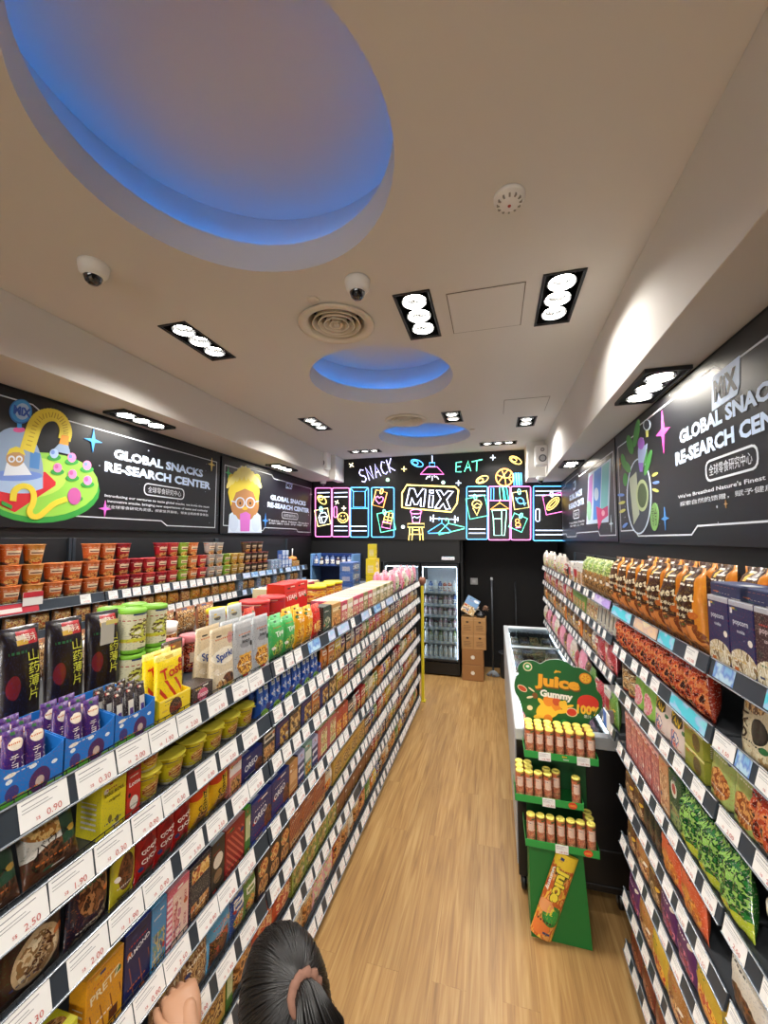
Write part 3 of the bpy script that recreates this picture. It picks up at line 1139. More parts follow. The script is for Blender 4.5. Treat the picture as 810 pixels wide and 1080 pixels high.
def put(key, x, y, z, rz, place, row='', tilt=0.0, yaw=0.0, along=None, roll=0.0):
    """front-centre-bottom of the pack at x,y,z; rz turns its front"""
    s = SKU[key]
    z += s['d'] * sin(max(tilt, 0))
    Mx = Matrix.Translation((x, y, z)) @ Matrix.Rotation(rz + yaw, 4, 'Z') @ Matrix.Rotation(-tilt, 4, 'X') @ Matrix.Rotation(roll, 4, 'Y')
    if len(s['parts']) == 1:
        o = link(s['name'], s['parts'][0][1])
        o.matrix_world = Mx
    else:
        o = link(s['name'], None)
        o.empty_display_size = .02
        o.matrix_world = Mx
        for pn, me in s['parts']:
            link(pn, me, o)
    o['category'] = s['cat']
    PLACED.append((o, s['desc'], place, row, y if along is None else along))
    return o


LPL = ['gondola top deck', 'gondola second shelf', 'gondola third shelf', 'gondola fourth shelf', 'gondola fifth shelf', 'gondola sixth shelf', 'gondola bottom shelf']
RPL = ['freezer wall top shelf', 'freezer wall second shelf', 'freezer wall third shelf', 'freezer wall fourth shelf', 'freezer wall fifth shelf',
       'freezer wall sixth shelf', 'freezer wall seventh shelf', 'freezer wall bottom shelf']


def runL(i, y0, y1, keys, gap=.004, xf=-.805, tiers=1, rows=1, tilt=0.0, yaw=0.0, n=None, jit=.4, rowname=None):
    """fill a gondola shelf from y0 to y1 with the packs in keys, front row at xf"""
    y, k = y0, 0
    while True:
        key = keys[k % len(keys)]
        s = SKU[key]
        if (n is None and y + s['w'] > y1 + s['w'] * .25) or (n is not None and k >= n):
            break
        for r in range(rows):
            for t in range(tiers):
                row = rowname or (('front row ', 'second row ', 'third row ', 'fourth row ')[r] if rows > 1 else '')
                if tiers > 1:
                    row += ('lower tier ', 'upper tier ', 'top tier ')[t] if tiers < 3 else ('bottom tier ', 'middle tier ', 'top tier ', 'uppermost tier ')[t]
                put(key, xf + (s.get('out', 0) * .22 if i else 0) - r * (s['d'] + .006), y + s['w'] / 2, LZ[i] + .0008 + t * (s['h'] + .0022), pi / 2, LPL[i], row, tilt, yaw + rad(rnd.uniform(-jit, jit)))
        y += s['w'] + gap
        k += 1
    return y


def runR(i, y0, y1, keys, gap=.004, xf=.4975, tiers=1, rows=1, tilt=0.0, n=None, jit=.4, far=False, rowname=None, yaw=0.0):
    zs = RZF if far else RZN
    y, k = y0, 0
    while True:
        key = keys[k % len(keys)]
        s = SKU[key]
        if (n is None and y + s['w'] > y1 + s['w'] * .25) or (n is not None and k >= n):
            break
        for r in range(rows):
            for t in range(tiers):
                row = rowname or (('front row ', 'second row ')[r] if rows > 1 else '')
                if tiers > 1:
                    row += ('lower tier ', 'upper tier ', 'top tier ')[t]
                put(key, xf - s.get('out', 0) + r * (s['d'] + .006), y + s['w'] / 2, zs[i] + .0008 + t * (s['h'] + .0022), -pi / 2, RPL[i], row, tilt, yaw + rad(rnd.uniform(-jit, jit)))
        y += s['w'] + gap
        k += 1
    return y


def finish_labels():
    seen = {}
    for q in PLACED:
        seen.setdefault((q[1], q[2], q[3]), []).append(q)
    for (desc, place, row), l in seen.items():
        l.sort(key=lambda q: q[4])
        for k, (o, *_r) in enumerate(l):
            end = 'near end'
            for kk, ee in (('stand', 'aisle side'), ('fridge', 'gondola side'), ('chiller', 'wall side')):
                if kk in place:
                    end = ee
            rowc = row.strip() + ', ' if row else ''
            if len(l) == 1:
                o['label'] = desc + ', ' + rowc + place
            else:
                lab = '%s, %s from the %s, %s%s' % (desc, ordinal(k + 1), end, rowc, place)
                if len(lab.replace('-', ' ').split()) > 15:
                    lab = lab.replace(' from the ', ' from ')
                if len(lab.split()) > 16:
                    print('LONGLABEL', len(lab.split()), lab)
                o['label'] = lab
                o['group'] = desc + ' run on the ' + place
# ------------------------------------------------------------------ packs on the gondola
COOK = ['#6b3d1c', '#b87a3c', '#dca866', '#4b2812']
CHOC = ['#2b1710', '#4a2a1a', '#7a4a2c', '#1d0f0a']
NOOD = ['#d8a24a', '#f0cf86', '#b04a20', '#e6b85c']
NUT = ['#a8743c', '#d9b27a', '#6a4220', '#efe2c4']
FRU = ['#e58a2c', '#f2c14a', '#c33a26', '#f4dc92']
PK = ['#e88aa8', '#f4c0cf', '#c8507a', '#fbe6ec']
MIXC = ['#d8c8a0', '#b0432e', '#e6b03a', '#3c6a3a', '#f0ead8']
# trays of small snacks
tray('bear', 'display_tray', 'display tray', 'blue display tray with grassy meadow print', .105, .082, .135, '#1d74c8',
     [('e', .25, -.05, .55, .34, '#5aa53a'), ('e', .85, -.1, .5, .30, '#7cb544'), ('r', 0, 0, 1, .08, '#a9b58a'), ('e', .15, .62, .05, .05, '#e9f1f6'), ('e', .5, .72, .06, .045, '#e9f1f6'),
      ('e', .85, .6, .05, .045, '#e9f1f6'), ('e', .62, .36, .17, .26, '#4a2c5c'), ('e', .2, .36, .10, .16, '#3a3a78'), ('e', .62, .33, .07, .11, '#c9b3a6')])
tray('bear2', 'display_tray', 'display tray', 'bright blue tray with white tag strip', .085, .07, .12, '#2470cf',
     [('e', .3, -.05, .5, .3, '#77b444'), ('e', .8, 0, .4, .3, '#a9bd52'), ('e', .55, .5, .16, .22, '#3c2c6a'), ('e', .2, .7, .06, .05, '#eef4f8'), ('e', .85, .75, .06, .05, '#eef4f8')], wave=True)
pouch('choco', 'snack_pack', 'snack pack', 'purple chocolate cake flow pack', .034, .125, .026, '#3d2168',
      [('e', .5, .80, .36, .08, '#efe3d0'), ('pe', 8, .5, .2, .42, .14, NUT), ('r', 0, .94, 1, 1, '#583b86')], [('チ', -.25, .62, .5, .10, '#f6efe6'), ('ョ', -.25, .51, .5, .08, '#f6efe6'), ('コ', -.25, .41, .5, .09, '#f6efe6'), ('しっとり', .5, .5, .9, .07, '#f6efe6', -pi / 2)])
pouch('redpk', 'snack_pack', 'snack pack', 'glossy red snack pack in tray', .07, .15, .03, '#d3301f', [('pe', 6, .5, .3, .4, .16, FRU), ('r', 0, .93, 1, 1, '#e5533a')])
pouch('stick', 'snack_pack', 'snack pack', 'dark slim biscuit stick pack', .026, .12, .016, '#231820', [('r', .2, .35, .8, .75, '#d9d5cc'), ('r', .3, .45, .7, .6, '#4b2a7a')])
tray('ytray', 'display_tray', 'display tray', 'yellow display carton with brown lettering', .105, .062, .09, '#f2d21c', [('pe', 5, .5, .55, .2, .35, CHOC), ('r', 0, .93, 1, 1, '#f8e46a')], [('Tosti', 0, .5, .42, .3, '#8a2a1a')], wave=False)
pouch('ybag', 'snack_pouch', 'snack pouch', 'tall yellow snack pouch in display carton', .095, .165, .030, '#f3d51e', [('s', 5, .3, .9, '#c6382a', .1, .15, .9, .6), ('r', 0, .9, 1, 1, '#f8e87a')], [('Tosti', .0, .72, .8, .16, '#c12a1f', .15)])
carton('brownlow', 'biscuit_box', 'biscuit box', 'low dark brown chocolate biscuit box', .085, .055, .06, '#33201a', [('e', .5, .5, .25, .3, '#d95a7a')], [('Toppo', 0, .5, .5, .3, '#f4dfe0')])
pouch('brownbag', 'snack_pouch', 'snack pouch', 'dark brown chocolate stick pouch', .082, .17, .04, '#38231c', [('s', 5, .5, 0, '#6b4026', .1, .12, .9, .48), ('r', .1, .82, .9, .95, '#8a5a34')], [('Toppo', 0, .68, .75, .14, '#ef7f92', .1)], style='stand')
pouch('spark', 'snack_pouch', 'snack pouch', 'cream cookie pouch with blue lettering', .108, .192, .045, '#d8c7a8', [('r', 0, .86, 1, 1, '#cdb894'), ('pe', 7, .62, .18, .25, .09, CHOC), ('pe', 7, .32, .13, .2, .07, NUT), ('e', .8, .8, .16, .09, '#c98f8c'), ('e', .5, .55, .47, .13, '#efe6d2')], [('Sparks', 0, .55, .86, .15, '#26468c', .12)], style='stand')
pouch('greyjar', 'snack_pouch', 'snack pouch', 'silver grey pouch showing a honey jar', .098, .19, .045, '#a9abae', [('r', 0, .88, 1, 1, '#bfc1c3'), ('pe', 8, .45, .26, .38, .18, ['#c9782c', '#e6b04c', '#8a4a1c', '#f0cf7c']), ('r', .15, .40, .8, .44, '#d9a23a'), ('e', .5, .6, .3, .06, '#8e9094')], [('tasty soft', .05, .74, .7, .06, '#3a3a3c'), ('biscuit', .05, .66, .6, .06, '#3a3a3c')], style='stand')
pouch('greybag', 'snack_pouch', 'snack pouch', 'plain pale grey pouch', .10, .19, .05, '#b4b6b8', [('r', 0, .88, 1, 1, '#c6c8ca'), ('e', .4, .8, .2, .04, '#4b4c50'), ('pe', 7, .5, .3, .4, .18, ['#c8c9ca', '#9a9b9e', '#d9c9a8', '#b0b2b4'])], style='stand')
pouch('gchip', 'chips_bag', 'chips bag', 'green crisps bag with pale lettering', .092, .155, .05, '#3fae5a', [('pe', 6, .5, .3, .4, .2, ['#3a8a3c', '#cfd35a', '#2c6a30', '#87bf4c']), ('r', 0, .9, 1, 1, '#6cc684')], [('Tivoli', .1, .68, .7, .16, '#e9f5e4', .15)])
pouch('ychip', 'chips_bag', 'chips bag', 'golden yellow crisps bag', .082, .165, .05, '#eea81c', [('pe', 6, .5, .38, .42, .2, ['#d9861c', '#f4cf56', '#b85a14', '#f3b832']), ('r', 0, .88, 1, 1, '#f4bd46')], [('Tivoli', 0, .72, .7, .13, '#fdf3d0', .1)])
pouch('rchip', 'chips_bag', 'chips bag', 'bright red crisps bag', .08, .16, .045, '#cf2a22', [('pe', 6, .5, .35, .4, .18, FRU), ('r', 0, .9, 1, 1, '#e0503c')])
carton('dgreen', 'biscuit_box', 'biscuit box', 'black and green biscuit carton', .10, .135, .06, '#1f3226', [('pe', 5, .5, .4, .35, .2, ['#2e5a34', '#c8c2a0', '#14241a', '#5d8a4c'])])
carton('tanbox', 'biscuit_box', 'biscuit box', 'tan butter biscuit carton', .125, .13, .07, '#b98d4f', [('p', 5, .1, .12, .9, .6, COOK), ('r', .1, .7, .9, .85, '#e3cfa2')])
for key, c, desc in (('pinkbox', '#c9526a', 'rose and white roll cookie carton'), ('crmbox', '#d6c79c', 'cream roll cookie carton with green edge'), ('olivebox', '#8f8a52', 'olive green roll cookie carton')):
    carton(key, 'biscuit_box', 'biscuit box', desc, .095, .125, .18, c, [('p', 6, .08, .1, .92, .55, ['#e6d9b4', c, '#b98a4c', '#f0e6cc']), ('r', .1, .62, .9, .82, '#efe8da'), ('r', 0, 1.0, 1, 2, '#e0d4c0'), ('s', 8, .35, pi / 2, c, 0, 1, 1, 2)])
pouch('pinkbag', 'snack_pouch', 'snack pouch', 'pink marshmallow bag', .125, .19, .06, '#e79ab4', [('pe', 8, .5, .42, .42, .3, PK), ('r', 0, .9, 1, 1, '#f3c9d6')])
pouch('clearbag', 'snack_pouch', 'snack pouch', 'pale candy bag with mixed colours', .12, .17, .06, '#d9cfc4', [('p', 9, .08, .1, .92, .6, ['#d94f7a', '#e9d9a8', '#9ac06a', '#f2efe6', '#7a5aa8']), ('r', 0, .88, 1, 1, '#e9e2d8')])
pouch('yam', 'chips_bag', 'chips bag', 'tall black chip bag with gold lettering', .096, .262, .05, '#1a0f10', [('r', .36, .84, .86, .96, '#c3242a'), ('pe', 6, .62, .12, .34, .12, ['#e0a828', '#f4cf50', '#c07f18', '#f7e08a']), ('e', .22, .5, .14, .10, '#6e1c20')],
      [('海', .08, .90, .2, .07, '#f6e9d8'), ('味', .38, .90, .2, .07, '#f6e9d8'), ('山', .32, .74, .4, .10, '#d8d84a'), ('药', .32, .63, .4, .10, '#d8d84a'), ('薄', .32, .52, .4, .10, '#d8d84a'), ('片', .32, .41, .4, .10, '#d8d84a'), ('CRISPS', .8, .58, .5, .07, '#f4efe6', -pi / 2)], seal=.04)
jar('can', 'snack_can', 'snack can', 'white can with green lid', .036, .128, '#dcd9b8', '#86c83c', .012, [('r', 0, 0, 1, .1, '#7fc23c'), ('pe', 9, .55, .5, .2, .28, ['#e9e2c0', '#5a4a2a', '#cfd05a', '#f2eed8']), ('r', 0, .28, 1, .36, '#d3cf3c')], lidr=1.04, neck=1.0, pn=('can_body', 'lid'))
jar('redjar', 'snack_jar', 'snack jar', 'red snack jar with pink lid', .037, .125, '#7c2a1e', '#d8848a', .022, [('p', 10, 0, .1, 1, .9, ['#6a2018', '#a8442c', '#4c140f', '#c8684a']), ('r', .36, .3, .64, .6, '#c9b49c')], lidr=1.0, rough=.12)
jar('amberjar', 'snack_jar', 'snack jar', 'amber snack jar with white lid', .038, .15, '#b8702c', '#f1eee6', .022, [('p', 10, 0, .1, 1, .9, ['#c9843c', '#8f4a1c', '#e0a458', '#6e3314'])], rough=.12)
jar('wtub', 'snack_tub', 'snack tub', 'round tub with flat white lid', .046, .105, '#b7a98c', '#efefea', .014, [('p', 8, 0, .1, 1, .8, ['#8f7a54', '#cbb88e', '#54442c', '#e3d8bc'])], lidr=1.05, neck=1.0, pn=('tub_body', 'lid'))
jar('ytub', 'snack_tub', 'snack tub', 'wide tub with bright yellow lid', .075, .125, '#c9402c', '#f2d92a', .02, [('p', 6, 0, .1, 1, .8, FRU)], lidr=1.05, neck=1.0, pn=('tub_body', 'lid'))
jar('rtub', 'snack_tub', 'snack tub', 'round red tub below the yellow lids', .07, .085, '#b8282a', '#c9383a', .014, [], lidr=1.04, neck=1.0, pn=('tub_body', 'lid'))
carton('redbox', 'gift_box', 'gift box', 'big bright red gift carton', .135, .215, .12, '#d2211f', [('e', .6, .2, .18, .1, '#6a1512'), ('e', .4, .25, .08, .05, '#3a1512')], [('YEAH', -.05, .66, .72, .13, '#f8e9e2', .1)])
carton('bluebox', 'gift_box', 'gift box', 'wide royal blue carton', .21, .085, .12, '#2a5fb0', [('p', 7, .1, .3, .9, .75, ['#2a5fb0', '#6a9ad8', '#dfe6ee', '#2a5fb0'])])
carton('ygift', 'gift_box', 'gift box', 'yellow character-free gift carton with cream patch', .125, .145, .09, '#ecd81f', [('e', .5, .55, .3, .25, '#e9e3b8'), ('e', .5, .52, .14, .12, '#a89a3a')])
SKU['ygift']['desc'] = 'bright yellow gift carton with cream patch'
pouch('nuts', 'snack_pouch', 'snack pouch', 'brown mixed nut bag', .13, .13, .05, '#8f5a3a', [('p', 9, .05, .1, .95, .9, NUT)])
# second shelf
pouch('baum', 'cake_pack', 'cake pack', 'white and brown cake pack with wood-ring slices', .10, .125, .045, '#e9e4da', [('pe', 6, .45, .72, .42, .22, ['#d7a04c', '#efc478', '#b4742c', '#f4dca4']), ('r', 0, 0, 1, .34, '#5a3524'), ('pe', 7, .5, .25, .4, .18, CHOC), ('r', .62, .3, .95, .8, '#1f4a34')], [('バウム', -.1, .46, .6, .14, '#2a1a14', .2)])
carton('ystand', 'biscuit_box', 'biscuit box', 'upright yellow egg biscuit carton', .058, .125, .07, '#e3d428', [('e', .35, .3, .08, .06, '#7a6a1c'), ('e', .65, .22, .08, .06, '#7a6a1c'), ('r', 0, 1, 1, 2, '#efe23c')], [('EGG ROLL', 0, .72, .8, .1, '#6a5a14'), ('original', 0, .6, .7, .07, '#6a5a14')])
carton('rslim', 'biscuit_box', 'biscuit box', 'slim red biscuit carton', .036, .12, .06, '#c1281f', [('e', .5, .3, .3, .12, '#f0e6da'), ('r', 0, .85, 1, 1, '#8f1c16')], [('Lotte', 0, .66, .8, .12, '#f8efe6')])
cup('ycup', 'noodle_cup', 'noodle cup', 'small yellow cup with foil lid', .027, .036, .0685, '#e6d325', '#efe04a', [('pe', 8, .5, .45, .14, .26, NOOD), ('r', .34, .68, .66, .86, '#c9b018'), ('r', 0, 0, 1, .1, '#e8e4d2')])
tray('bluelow', 'display_tray', 'display tray', 'deep blue display tray of bottles', .082, .05, .10, '#2356b8', [('e', .3, .1, .4, .45, '#7fb542'), ('e', .6, .6, .18, .25, '#3a2a6c'), ('e', .85, .7, .07, .08, '#eef3f8')])
pouch('bluepk', 'snack_pack', 'snack pack', 'blue and silver drink pouch', .03, .11, .022, '#2c66c4', [('r', .1, .72, .9, .95, '#c9d3dc'), ('pe', 7, .5, .4, .35, .2, ['#7ab0e0', '#2a4aa0', '#e4ecf2', '#3f86d2'])])
for key, c1, desc in (('mixo', '#c9742c', 'orange and brown wafer pack'), ('mixp', '#5a2c5e', 'plum purple wafer pack'), ('mixg', '#6e8a3c', 'leaf green wafer pack'), ('mixs', '#a9a8a4', 'silver grey wafer pack'),
                      ('mixr', '#a82c2c', 'crimson wafer pack'), ('mixk', '#2a2422', 'black wafer pack'), ('mixy', '#d6bf3a', 'mustard yellow wafer pack'), ('mixc', '#d9cdb0', 'ivory wafer pack'), ('mixpk', '#d96a8c', 'rose pink wafer pack'), ('mixb', '#2b4a8c', 'denim blue wafer pack')):
    pouch(key, 'snack_pack', 'snack pack', desc, .066, .115, .03, c1, [('pe', 6, .5, .34, .4, .22, COOK if key in ('mixo', 'mixk', 'mixc') else MIXC), ('r', .12, .64, .88, .82, '#e9e2d2'), ('r', .18, .69, .7, .76, c1), ('r', 0, .93, 1, 1, '#cfc8bc')])
    SKU[key + 'B'] = None
    carton(key + 'B', 'biscuit_box', 'biscuit box', desc.replace('wafer pack', 'cracker carton'), .085, .118, .045, c1, [('p', 6, .08, .08, .92, .5, COOK if key not in ('mixg', 'mixpk', 'mixr') else MIXC), ('r', .1, .62, .9, .84, '#e8e0d0'), ('r', .16, .68, .74, .78, c1), ('r', 0, 1, 1, 2, c1)])
# third shelf
carton('rflat', 'biscuit_box', 'biscuit box', 'flat dark red box with gold edge', .13, .036, .09, '#6a1c16', [('r', 0, .72, 1, 1, '#d9b84a'), ('r', 0, 1, 1, 2, '#b8352a')])
pouch('meiji', 'cookie_bag', 'cookie bag', 'large dark brown cookie bag', .115, .135, .045, '#3d2216', [('e', .52, .45, .36, .33, '#c8ac84'), ('pe', 6, .52, .45, .3, .27, ['#b08a5c', '#d9c09a', '#8f6a40', '#e6d4b2']), ('r', 0, .93, 1, 1, '#1f100a')], [('Country', .04, .50, .5, .12, '#4a2413', pi / 2 * .6), ('MA\'AM', .2, .42, .4, .1, '#4a2413', pi / 2 * .6)])
pouch('purpbag', 'cookie_bag', 'cookie bag', 'midnight brown almond biscuit bag', .088, .135, .04, '#241a2c', [('pe', 5, .55, .62, .4, .3, ['#7a4a2c', '#4a2a1a', '#a87448', '#2b1710']), ('e', .62, .86, .2, .08, '#c9a878')], [('ALFORT', 0, .18, .8, .14, '#b8a890', .4)])
pouch('ycoat', 'cookie_bag', 'cookie bag', 'tall yellow biscuit bag', .06, .135, .03, '#c9bd2c', [('pe', 6, .5, .5, .34, .28, CHOC), ('r', 0, .9, 1, 1, '#e0d65a')], [('Coating', 0, .14, .7, .08, '#3a2a10')])
pouch('goodchoc', 'cookie_bag', 'cookie bag', 'red cookie bag with white lettering', .058, .13, .032, '#b01c1a', [('e', .5, .48, .44, .28, '#8c1214'), ('pe', 6, .5, .12, .35, .1, CHOC), ('r', 0, .92, 1, 1, '#c8403a')], [('GOOD', 0, .58, .74, .15, '#f3ece4', .12), ('CHOC', 0, .42, .74, .15, '#f3ece4', .12)])
pouch('zoo', 'cookie_bag', 'cookie bag', 'yellow and orange animal biscuit bag', .085, .135, .045, '#e3b21c', [('e', .3, .85, .6, .24, '#d8481c'), ('pe', 5, .6, .2, .4, .16, COOK), ('r', .5, .3, .9, .7, '#efc62c')], [('ZOO', -.3, .34, .5, .14, '#2a1a10', pi / 2), ('LEIBNIZ', .15, .5, .7, .1, '#2a1a10', pi / 2)])
carton('pinkwhite', 'biscuit_box', 'biscuit box', 'coral and white biscuit carton', .06, .115, .05, '#d8877c', [('r', 0, .55, 1, .8, '#f1e6e0'), ('p', 6, .1, .1, .9, .45, COOK)])
for key, w, h, desc in (('oreo', .118, .085, 'low navy sandwich cookie carton'), ('oreobig', .13, .135, 'big navy sandwich cookie carton')):
    carton(key, 'biscuit_box', 'biscuit box', desc, w, h, .075, '#1b2a66', [('pe', 6, .82, .3, .2, .28, CHOC), ('r', 0, 1, 1, 2, '#2a44a0'), ('r', .1, 1.2, .5, 1.7, '#c9d2ea'), ('r', 0, 0, 1, .1, '#3a58b8')], [('OREO', -.15, .58, .62, .26, '#f4f6fa', .12)])
carton('navyy', 'biscuit_box', 'biscuit box', 'navy carton with golden cookies', .10, .118, .06, '#22306e', [('p', 5, .3, .08, .95, .7, ['#b88a3c', '#e0bc6a', '#8a5a24', '#22306e']), ('r', 0, 1, 1, 2, '#22306e')])
carton('goldk', 'biscuit_box', 'biscuit box', 'black carton with golden crackers', .10, .118, .06, '#3a2a18', [('p', 5, .1, .08, .9, .75, ['#c9933c', '#e9c47a', '#8a5a24', '#3a2a18']), ('r', 0, 1, 1, 2, '#d2b24a')])
# fourth shelf
carton('ylow', 'biscuit_box', 'biscuit box', 'lemon yellow carton lying flat', .115, .10, .10, '#d9d624', [('pe', 6, .6, 1.3, .35, .4, COOK), ('r', 0, 1, 1, 1.2, '#efec5a')])
carton('pretz', 'biscuit_box', 'biscuit box', 'amber biscuit stick carton', .085, .145, .045, '#dd9a1c', [('s', 4, .12, .35, '#8a4a14', .05, .02, .95, .5), ('r', .62, .12, .86, .26, '#5a2c10'), ('r', 0, 1, 1, 2, '#e8a92c')], [('PRETZ', 0, .70, .8, .16, '#f2e4bc', .12)])
carton('almond', 'biscuit_box', 'biscuit box', 'deep navy almond chocolate carton', .07, .15, .04, '#1a2152', [('s', 3, .1, .4, '#8a4a3a', .05, .05, .95, .5), ('r', 0, 1, 1, 2, '#2a3fae')], [('ALMOND', 0, .68, .86, .17, '#f1f3f8', .15)])
carton('sky', 'biscuit_box', 'biscuit box', 'sky blue chocolate stick carton', .046, .15, .04, '#3f8cc0', [('p', 6, .1, .05, .9, .55, ['#7a9a4c', '#3f8cc0', '#c9b46a', '#2a5a7c']), ('r', 0, 1, 1, 2, '#58aee0')])
carton('lucky', 'biscuit_box', 'biscuit box', 'pink and cream striped stick carton', .075, .148, .045, '#d9657c', [('r', .24, .02, .96, .86, '#ecc9b8'), ('p', 5, .28, .08, .62, .7, ['#d98a8a', '#b85a5c', '#f0d4c4', '#c8788a']), ('s', 10, .5, pi / 2, '#f4dbe0', 0, 0, .22, .9), ('r', 0, 1, 1, 2, '#e8a9b4')], [('LUCKY', .62, .66, .40, .1, '#b01c38', pi / 2), ('STICK', .62, .28, .40, .1, '#b01c38', pi / 2)])
carton('darkgold', 'biscuit_box', 'biscuit box', 'dark carton with gold cookie panels', .085, .145, .045, '#1f1c2c', [('p', 5, .1, .68, .9, .92, NOOD), ('p', 5, .1, .06, .9, .3, COOK), ('r', .1, .38, .9, .6, '#3a3a3c'), ('r', 0, 1, 1, 2, '#2a2644')])
carton('whitechoc', 'biscuit_box', 'biscuit box', 'brown carton with white glossy top', .06, .145, .05, '#3a2c24', [('e', .5, .6, .35, .14, '#e6dccb'), ('e', .5, .3, .3, .12, '#8a6a4a'), ('r', 0, 1, 1, 2, '#cfdce4')])
carton('redstripe', 'biscuit_box', 'biscuit box', 'deep red carton with pale lid', .10, .145, .05, '#8f2320', [('s', 9, .4, .9, '#c9604c', .08, .05, .92, .8), ('r', 0, 1, 1, 2, '#e3b8b8')])
carton('greenslim', 'biscuit_box', 'biscuit box', 'slim green carton with lime top', .032, .145, .05, '#4f7a34', [('r', .1, .3, .9, .8, '#c9cf9a'), ('r', 0, 1, 1, 2, '#5fd03a')])
carton('tancube', 'biscuit_box', 'biscuit box', 'plain tan biscuit carton', .07, .13, .07, '#c0894f', [('r', .1, .4, .9, .7, '#d9ae7c'), ('r', 0, 1, 1, 2, '#d6a66c')])
carton('lilacoreo', 'biscuit_box', 'biscuit box', 'lavender and navy cookie carton', .062, .135, .06, '#2a2c66', [('r', 0, .7, 1, 1, '#b9bce0'), ('s', 4, .35, pi / 2, '#dfe2f2', .1, .05, .9, .7), ('r', 0, 1, 1, 2, '#c3c6ea')])
carton('teal', 'biscuit_box', 'biscuit box', 'mint green biscuit carton', .07, .14, .06, '#7fa89a', [('r', .1, .5, .9, .8, '#dfeae4'), ('p', 6, .1, .08, .9, .42, MIXC), ('r', 0, 1, 1, 2, '#bcd8c8')])
carton('rosetall', 'biscuit_box', 'biscuit box', 'tall rose carton with yellow top', .11, .145, .06, '#c0605e', [('p', 5, .3, .1, .95, .85, ['#d9c07a', '#b86a4c', '#e6d9a4', '#a8b06a']), ('r', 0, 1, 1, 2, '#efe6a0')])
carton('orangered', 'biscuit_box', 'biscuit box', 'orange red biscuit carton', .085, .14, .05, '#b8401f', [('p', 5, .1, .1, .9, .6, FRU), ('r', 0, 1, 1, 2, '#d0783c')])
# lower shelves
pouch('crepe', 'cookie_bag', 'cookie bag', 'brown and cream crepe cookie bag', .10, .125, .035, '#8f6a44', [('p', 7, .05, .08, .95, .9, ['#e3d2b0', '#8a5a30', '#c9a878', '#5a3418'])])
pouch('caprico', 'cookie_bag', 'cookie bag', 'blue and brown cone snack bag', .105, .135, .035, '#5aa0c8', [('p', 6, .05, .05, .8, .6, CHOC + ['#b8442c']), ('r', .75, 0, 1, 1, '#3f86bc')], [('Caprico', -.05, .68, .78, .13, '#d8a89c', .5)])
carton('goldbar', 'biscuit_box', 'biscuit box', 'black carton with round golden biscuits', .075, .13, .04, '#2a211a', [('pe', 6, .5, .7, .4, .2, NOOD), ('pe', 6, .5, .26, .42, .22, COOK)])
carton('orangeck', 'biscuit_box', 'biscuit box', 'orange cookie carton with chocolate chips', .115, .13, .04, '#b3622c', [('s', 12, .45, .5, '#7a2c18', .04, .3, .96, .95), ('p', 7, .04, .04, .96, .3, COOK)])
carton('ambercar', 'biscuit_box', 'biscuit box', 'honey yellow carton with brown letters', .125, .12, .04, '#c9a04c', [('p', 6, .1, .3, .9, .8, ['#c99a4a', '#5a3418', '#d9b872', '#8a5a2c']), ('r', 0, 0, 1, .14, '#8f9a4c')])
pouch('beige', 'cookie_bag', 'cookie bag', 'beige pouch with orange window', .10, .125, .04, '#d2bfa0', [('pe', 6, .35, .4, .25, .2, FRU), ('e', .7, .7, .2, .15, '#efe6d6')])
pouch('bunred', 'cookie_bag', 'cookie bag', 'orange red cracker bag', .13, .14, .04, '#c2542c', [('pe', 5, .5, .45, .42, .34, ['#d98a4c', '#b83a24', '#efc48a', '#c2542c'])])
carton('greengold', 'biscuit_box', 'biscuit box', 'lime and gold cracker carton', .115, .135, .04, '#8fa03c', [('p', 4, .08, .1, .92, .75, ['#a87c3c', '#d6b46a', '#7f8f34', '#5f4a20'])])
carton('wood', 'biscuit_box', 'biscuit box', 'wood brown wafer carton', .12, .135, .04, '#7a4e28', [('s', 7, .3, .3, '#a8733c', .05, .05, .95, .6), ('r', .1, .66, .7, .84, '#4a2c14')])
pouch('tanck', 'cookie_bag', 'cookie bag', 'tan oat cookie bag', .11, .15, .04, '#c8a878', [('p', 6, .06, .06, .94, .7, COOK), ('r', .1, .76, .9, .9, '#efe4cc')])
pouch('redrib', 'cookie_bag', 'cookie bag', 'red and amber bacon snack bag', .11, .15, .04, '#a8322a', [('p', 5, .06, .1, .94, .8, ['#d98a3c', '#8f2320', '#e6b46a', '#c2482c'])])
pouch('pastel', 'cookie_bag', 'cookie bag', 'pastel pink and yellow wafer bag', .11, .15, .04, '#e6b4b4', [('p', 5, .06, .06, .94, .94, ['#efd98a', '#e6a4b0', '#d9e0b0', '#f4e6dc'])])
pouch('greenbag', 'cookie_bag', 'cookie bag', 'green seaweed snack bag', .10, .14, .04, '#5c8a3a', [('pe', 6, .5, .4, .4, .25, ['#2a4a24', '#a8b85a', '#e3dcb4', '#3a6a2c'])])
SKU = {k: v for k, v in SKU.items() if v}

# ---- top deck
y = runL(0, .40, .40, ['bear'], n=4, gap=.003)


def intray(ty, keys, xf, n, rows, z, sx, sr, desc_row, i=0, place=None, tilt=.1):
    for r in range(rows):
        for k in range(n):
            key = keys[(k + r) % len(keys)]
            w = SKU[key]['w']
            put(key, xf - .008 - r * sr, ty + (k - (n - 1) / 2) * sx, z, pi / 2, place or LPL[i], desc_row[r], tilt, rad(rnd.uniform(-3, 3)), ty + (k - n / 2) * sx)


